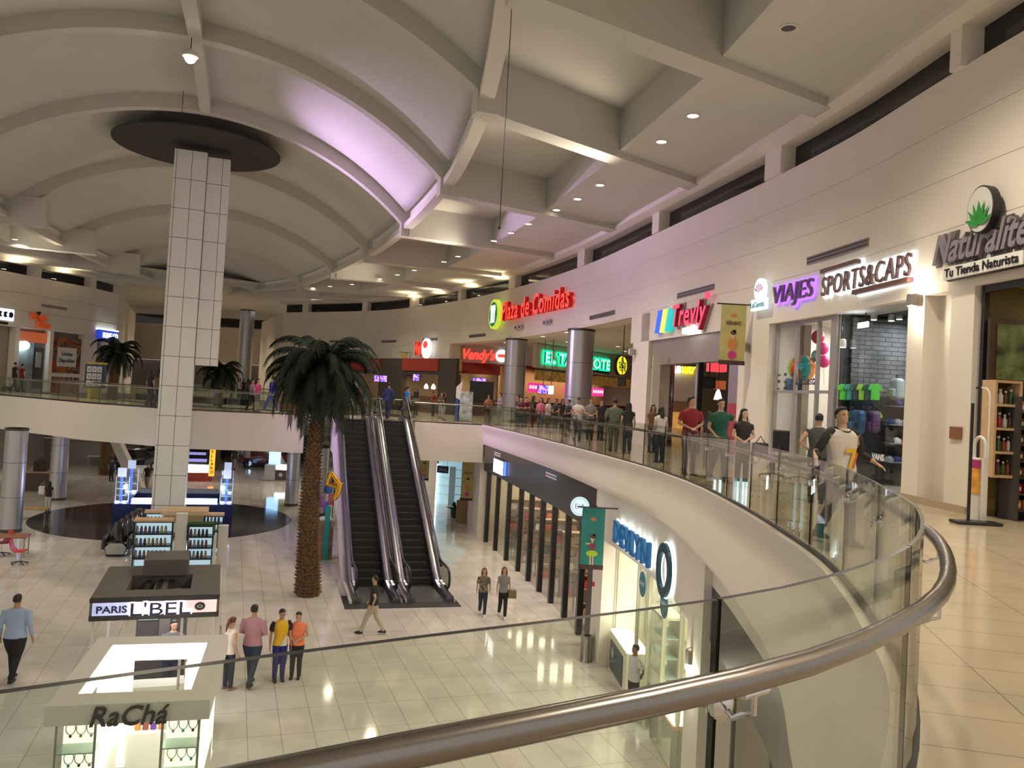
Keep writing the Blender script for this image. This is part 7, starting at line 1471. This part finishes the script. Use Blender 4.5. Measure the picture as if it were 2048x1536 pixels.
p, h = place(1204, 799, 30); person('person in black between the grey-shirted man and the broad man', p, h, .5, BLK, BLK, 'short')
crowd = [(1037, 790, 34.3, 'short', BLK, 'dark-clothed man at the left of the food court crowd'), (1043, 794, 34, 'tail', C('wine', (.1, .02, .03)), 'woman in wine-red top beside the dark-clothed man'), (1068, 791, 34.5, 'longer', C('darkgreen', (.015, .04, .02)), 'woman with long dark hair and dark green top in the food court crowd'), (1083, 795, 33.5, 'long', C('pink', (.55, .14, .25)), 'woman with pink sleeves in the food court crowd'), (1098, 796, 32.5, 'long', C('white'), 'woman in a white cardigan in the middle of the food court crowd'), (1113, 798, 34, 'short', C('dusk'), 'man in dark patterned shirt right of the white cardigan'), (1126, 799, 33, 'long', BLK, 'dark-haired woman just left of the purple-lit column'), (1001, 786, 39.3, 'short', C('lilac', (.26, .2, .26)), 'man in lilac shirt leaning near the first metal column'), (978, 789, 40, 'tail', C('orange_dark', (.3, .12, .05)), 'woman in rust top holding something at the far gallery glass'), (890, 785, 41.5, 'long', BLK, 'woman in black top and pale jeans beside the blue pointed stand'), (884, 785, 44, 'tail', C('brown', (.15, .08, .04)), 'woman in brown top behind the woman in pale jeans'), (868, 783, 47, 'short', C('red'), 'man in red shirt at the counter of the burger shop'), (834, 779, 47, 'short', C('ash', (.3, .3, .3)), 'man in pale shirt wearing a black backpack in front of the burger shop'), (1053, 799, 36, 'short', C('wine'), 'short person in a wine-red jacket near the first metal column'), (1138, 800, 31, 'short', BLK, 'man in black leaning on the base of the purple-lit column'), (1307, 812, 24, 'long', C('brown'), 'woman in brown behind the woman in the white top')]
for k, (px, py, Y, hr_, tp_, lb) in enumerate(crowd):
    p, h = place(px, py, Y); person(lb, p, max(1.45, h), (k*1.3) % 3-1.2, tp_, C('palejean', (.3, .33, .38)) if 'pale jeans' in lb else (DEN if k % 2 else BLK), hr_, None, k % 3, (None, 'phone', 'belly')[k % 3], 'stand', .5, 1, lod=0)
bp_ = thing('backpack', 'black backpack on the man in the pale shirt', 'backpack', (place(834, 779, 47)[0]+Vector((0, -.2, 1.0))), 0); MB().box(-.15, -.08, 0, .15, .08, .4).build('bag_body', BLACK, bp_, bevel=.04); MB().box(-.1, -.12, .05, .1, -.07, .2).build('front_pocket', BLACK, bp_)
# bridge
def bplace(px, pyf, pyh): return gplace(px, pyf, pyh, UP)
p, h = place(779, 765, 39.0); person('man in navy jacket and jeans walking away at the top of the right escalator', p, h, PI, C('navy', (.02, .035, .11)), DEN, 'short', None, 0, None, 'walk', 1.9, 1.05)
p, h = place(817, 772, 40.2); person('man in bright blue T-shirt walking right behind the escalator handrail', p, h, PI-1.0, C('brightblue', (.02, .22, .55)), BLK, 'short', None, 1, None, 'walk', .5, 1.0, lod=0)
p, h = place(812, 776, 41.2); person('man in dark shirt partly hidden behind the man in bright blue', p, h, PI-.8, C('navy'), BLK, 'short', lod=0)
p, h = place(506, 758, 39.2); person('woman in lilac T-shirt walking on the bridge left of the woman in pink', p, h, 1.3, C('lilac2', (.4, .25, .42)), BLK, 'tail', None, 1, 'phone', 'walk', .5, lod=0)
p, h = place(517, 757, 38.8); person('woman in bright pink T-shirt and grey skirt on the bridge', p, h, 1.2, C('hotpink', (.75, .08, .28)), C('greyskirt', (.1, .1, .13)), 'tail', None, 3, 'onephone', 'stand', .5, 1.05, lod=0, bot='shorts')
p, h = place(546, 752, 38.9); person('worker in royal blue overalls striding across the bridge toward the left', p, h, -PI/2-.2, C('royal', (.02, .035, .38)), C('royal'), 'short', None, 1, 'swing', 'stride', 1.6, 1.1, lod=0, shoes=KW)
t = thing('cleaning_cart', 'yellow-orange cleaning trolley on the bridge behind the blue worker', 'trolley', on_z(567, 824, UP)+Vector((0, .6, 0)), .3); CART = mat('cart_orange', (.7, .25, .02), .5); MB().box(-.35, -.25, .12, .35, .25, .3).build('tray', CART, t)
for x_ in (-.33, .29): MB().box(x_, -.25, .3, x_+.06, -.2, 1.0).build('frame_post', CART, t); MB().box(x_, .2, .3, x_+.06, .25, 1.0).build('frame_post', CART, t)
MB().box(-.35, -.25, .95, .35, .25, 1.02).build('top_shelf', CART, t); MB().box(-.05, -.2, .3, .3, .2, .9).build('bag', mat('cart_bag', (.6, .35, .05), .6), t); mb = MB()
for x_ in (-.3, .3):
    for y_ in (-.2, .2): mb.ball((x_, y_, .06), .06, 8)
mb.build('casters', BLACK, t)
for px, py, Y, c_, lb in ((303, 741, 38.6, C('dusk'), 'dark-haired woman in dark clothes walking on the bridge just left of the pylon'), (319, 738, 38.2, C('brown'), 'tall woman in brown shirt beside the pylon on the bridge'), (32, 721, 50, BLK, 'man in black standing before the orange-headed shop'), (46, 727, 50, C('red'), 'person in red beside the man in black at the left shop')):
    p, h = place(px, py, Y if Y > 45 else Y-.3); 
    if Y > 45: p.x += 0
    person(lb, p, max(1.5, min(1.85, h)), PI-.4, c_, DEN, 'long' if 'woman' in lb else 'short', None, 1, None, 'walk', .5, lod=0)
# ground floor, near
p, h = gplace(24, 1362, 1187); person('man in light blue shirt and black trousers walking away at the lower left', p, h, PI+.15, C('lightblue', (.33, .42, .58)), C('trouser_black', (.012, .012, .014)), 'short', None, 0, None, 'walk', 1.85, 1.25, lod=2, hem=.50, belly=.012)
p, h = gplace(455, 1379, 1233); person('woman in white sleeveless blouse with auburn ponytail and dark jeans', p, h, PI-.6, C('cream', (.72, .66, .55)), DEN, 'tail', HAIRR, 1, None, 'stand', 0, .95, lod=2, head=(.2, .35), shoes=mat('shoe_taupe', (.3, .2, .15), .6), bot='tight'); GW = p
bg = thing('shoulder_bag', 'black shoulder bag hanging beside the woman in the white blouse', 'handbag', (p.x-.17, p.y-.1, .62), PI-.6); MB().box(-.13, -.05, 0, .13, .05, .2).build('bag_body', BLACK, bg, bevel=.02); MB().tube([(-.1, 0, .19), (.02, .02, .8), (.1, 0, .19)], .006, 5).build('strap', BLACK, bg)
p, h = gplace(500, 1371, 1208); person('man in dusty pink shirt and dark jeans seen from behind', p, h, PI-.1, C('dustypink', (.42, .22, .25)), C('jeans', (.025, .04, .07)), 'short', None, 0, 'belly', 'walk', 1.4, 1.22, lod=2)
p, h = gplace(556, 1361, 1216); YB_ = person('boy in yellow and navy football shirt and royal blue trousers', p, h, .45, C('yellow', (.72, .43, .02)), C('royaltrousers', (.015, .02, .16)), 'short', None, 0, None, 'stand', 0, 1.02, lod=2, head=(.3, .25)); S = h
for s_ in (1, -1): MB().tube([(s_*.09*S, 0, .812*S), (s_*.115*S, 0, .76*S), (s_*.124*S, .01*S, .70*S)], [.038*S, .04*S, .036*S], 10).build('navy_sleeve', C('navysleeve', (.012, .015, .05)), YB_, True)
chestprint(YB_, S, ((-.01, .5), (.07, .5), (.07, .66), (.03, .6)), C('white'), 'white_panel', -.081)
p, h = gplace(590, 1356, 1222); person('woman in coral orange top and black trousers looking down at her hands', p, h, .1, C('coral', (.85, .22, .10)), C('trouser_black'), 'tail', None, 1, 'belly', 'stand', .25, 1.1, lod=2, head=(-.1, .2), bot='tight')
cbx = thing('carrier_bag', 'blue and grey carrier bag held low between the boy and the woman in coral', 'bag', (p.x-.33, p.y-.02, .32), .2); MB().loft([[(-.12*k, -.05, z), (.12*k, -.05, z), (.12*k, .05, z), (-.12*k, .05, z)] for z, k in ((0, .9), (.2, 1.05), (.36, .7))]).build('bag_body', mat('bag_blue', (.04, .2, .33), .4, noise=.6, nscale=6), cbx); MB().tube([(-.06, 0, .35), (0, 0, .48), (.06, 0, .35)], .006, 5).build('handle', BLACK, cbx)
p, h = gplace(744, 1268, 1150); person('man in black T-shirt and beige trousers striding left past the escalators', p, h, -PI/2-.1, BLK, C('beige', (.46, .40, .32)), 'short', None, 1, 'swing', 'stride', .6, 1.12, lod=2)
p, h = gplace(964, 1231, 1135); person('woman in patterned olive blouse and jeans walking beside the escalators', p, h, .1, C('olivepattern', (.17, .14, .10), .6), DEN, 'long', HAIRR, 1, None, 'walk', .8, 1.02, lod=1, bot='tight', shoes=KW)
p, h = gplace(1004, 1235, 1133); person('young woman in grey T-shirt and black trousers walking with a small bag', p, h, .15, C('heather', (.2, .2, .21)), C('trouser_black'), 'long', HAIRR, 1, None, 'walk', .4, .95, lod=1, bot='tight', shoes=KW); 
bg = thing('paper_bag', 'small olive square bag carried by the young woman in grey', 'bag', (p.x+.27, p.y-.05, .62), .2); MB().box(-.12, -.06, 0, .12, .06, .24).build('bag_body', mat('olive_bag', (.16, .14, .06), .6), bg); MB().tube([(-.07, 0, .24), (0, 0, .33), (.07, 0, .24)], .006, 5).build('handle', mat('olive_bag'), bg)
p, h = gplace(1264, 1432, 1288); person('man in white polo shirt and black trousers standing before the optician', p, h, -PI/2+.3, C('whitepolo', (.68, .66, .66)), C('trouser_black'), 'short', None, 2, 'back', 'stand', .8, 1.1, lod=2, belly=.008)
q = kin(LK, LKW*.62, 1.8); person("saleswoman in dark grey T-shirt looking at her phone inside the PARIS kiosk", (q.x, q.y, 0), 1.68, .25, C('darkgrey', (.09, .085, .09)), DEN, 'short', None, 1, 'phone', 'stand', .5, 1.1, lod=2, head=(.5, .15))
# ground floor, far
for px, pf, ph, c_, b_, hr_, rz_, lg, lb in ((95, 1025, 967, BLK, C('whitetrousers', (.55, .5, .48)), 'longer', PI+.2, 'stand', 'woman in black top and white trousers by the yellow wooden bench'), (293, 981, 926, BLK, C('khaki', (.3, .24, .18)), 'short', .2, 'walk', 'man in black T-shirt walking forward left of the pylon'), (222, 963, 915, C('navy'), BLK, 'short', PI, 'stand', 'left one of the two men in navy near the second palm trunk'), (247, 960, 908, C('navy2', (.02, .03, .09)), DEN, 'short', PI, 'walk', 'right one of the two men in navy, next to the blue-lit kiosk column'), (446, 919, 884, C('navy'), BLK, 'short', PI, 'walk', 'man in dark blue walking away right of the snack kiosk'), (468, 940, 896, C('darkgreen'), C('khaki'), 'long', PI, 'walk', 'woman in dark green with khaki trousers seen from behind'), (493, 938, 894, C('ash'), BLK, 'short', PI, 'stand', 'man in pale grey shirt standing before the dark red car'), (651, 956, 912, C('mustard', (.4, .26, .03)), DEN, 'longer', PI+.3, 'walk', 'woman in mustard top walking away right of the palm trunk'), (666, 986, 944, BLK, BLK, 'long', .2, 'stand', 'dark-haired woman behind the gold number balloon'), (284, 898, 868, BLK, BLK, 'short', .5, 'walk', 'distant person in black just under the bridge edge'), (553, 955, 916, C('ash'), BLK, 'tail', .3, 'stand', 'attendant in pale shirt behind the phone counter'), (615, 925, 885, BLK, BLK, 'long', .8, 'stand', 'distant dark-clothed person left of the mustard-topped woman')):
    p, h = gplace(px, pf, ph); 
    if 'attendant' in lb: p.y += 1.0
    person(lb, p, min(1.85, max(1.5, h)), rz_, c_, b_, hr_, None, 1, None if lg == 'stand' else 'swing', lg, .5, 1.0, lod=0)
wb = on_z(95, 1025, 0); bg = thing('white_bag', 'white bag over the shoulder of the woman in white trousers', 'bag', (wb.x-.35, wb.y, .85), .3); MB().box(-.13, -.06, 0, .13, .06, .38).build('bag_body', KW, bg, bevel=.02); MB().tube([(-.08, 0, .37), (.1, 0, .62), (.08, 0, .37)], .008, 5).build('strap', KW, bg)
# people by the far void and second screen of lights far away
for k, (px, py) in enumerate(((480, 766), (488, 768), (465, 764), (497, 772))):
    p, h = place(px, py-6, 62); person('distant %s-clothed person beyond the far void, %s of four' % (('white', 'dark', 'grey', 'brown')[k], ('third from left', 'second from right', 'leftmost', 'rightmost')[k]), p, 1.65, k, (C('white'), BLK, C('grey'), C('brown'))[k], DEN, 'long', lod=0)
# hanging bare bulb lamp under the vault crossing
bl_ = hall(-1.9, 26.2, vz(-1.9, 26.2)-.6); t = thing('suspended_lamp', 'single brilliant lamp hanging where the ribs cross near the top of the picture', 'lamp', bl_); MB().lathe([(.06, .2), (.2, .12), (.24, -.02), (.2, -.05)], n=18).build('reflector', KW, t, True); MB().ball((0, 0, -.05), .17, 14).build('bulb', emis('big_bulb', (1, .93, .75), 40), t, True); MB().tube([(0, 0, .2), (0, 0, .6)], .015, 6).build('stem', BLACK, t)
for k, (px, y0, y1, Y, lb) in enumerate(((1002, 95, 455, 14.2, 'thin dark cable hanging from the ceiling just right of the vault edge'), (362, 150, 260, 30, 'thin cable hanging down to the dark disc'))):
    a_ = on_y(1019 if k == 0 else 369, y0, Y); b_ = on_y(990 if k == 0 else 360, y1, Y); b_.x = a_.x; t = thing('hanging_cable', lb, 'cable', (a_.x, Y, b_.z)); MB().tube([(0, 0, 0), (0, 0, (14.7 if k == 0 else 17.6)-b_.z)], .008 if k == 0 else .012, 5).build('cable', BLACK, t); MB().ball((0, 0, 0), .03 if k == 0 else .05, 8).build('end_weight', BLACK, t)
# warm uplights on the high ledge
for px in (835, 885, 950, 1010, -20, -118): 
    if px > 0: p, d = wallpt(WL, px, 0, 12.75); n = Vector((d.y, -d.x))
    else: p = lwp(-px, 12.75); n = Vector((-1, .1))
    q = Vector((p.x+n.x*.3, p.y+n.y*.3, 12.72)); t = thing('ledge_uplight', 'small uplight on the high window ledge, number seen %s the food court sign' % 'above', 'uplight', q, 0, 'uplights on the high ledge'); t['label'] = 'small warm uplight on the high window ledge washing the ceiling'
    MB().box(-.12, -.1, 0, .12, .1, .12).build('housing', BLACK, t); MB().box(-.1, -.08, .12, .1, .08, .13).build('lens', E_WARM, t); l = lamp('SPOT', 'uplight_lamp', (0, 0, 0), 150, (1, .85, .5), .12, angle=150, blend=1); l.parent = t; l.location = (-n.x*.95, -n.y*.95, .12); l.rotation_euler = (pi, 0, 0)

# turn the smoothed figures into plain meshes
dg = bpy.context.evaluated_depsgraph_get(); NEWM = [(o, bpy.data.meshes.new_from_object(o.evaluated_get(dg))) for o in REM]
for o, me in NEWM:
    mats_ = [q for q in o.data.materials]; old = o.data; o.modifiers.clear(); o.data = me; me.materials.clear()
    for q in mats_: me.materials.append(q)
    me.polygons.foreach_set('use_smooth', [True]*len(me.polygons)); bpy.data.meshes.remove(old)
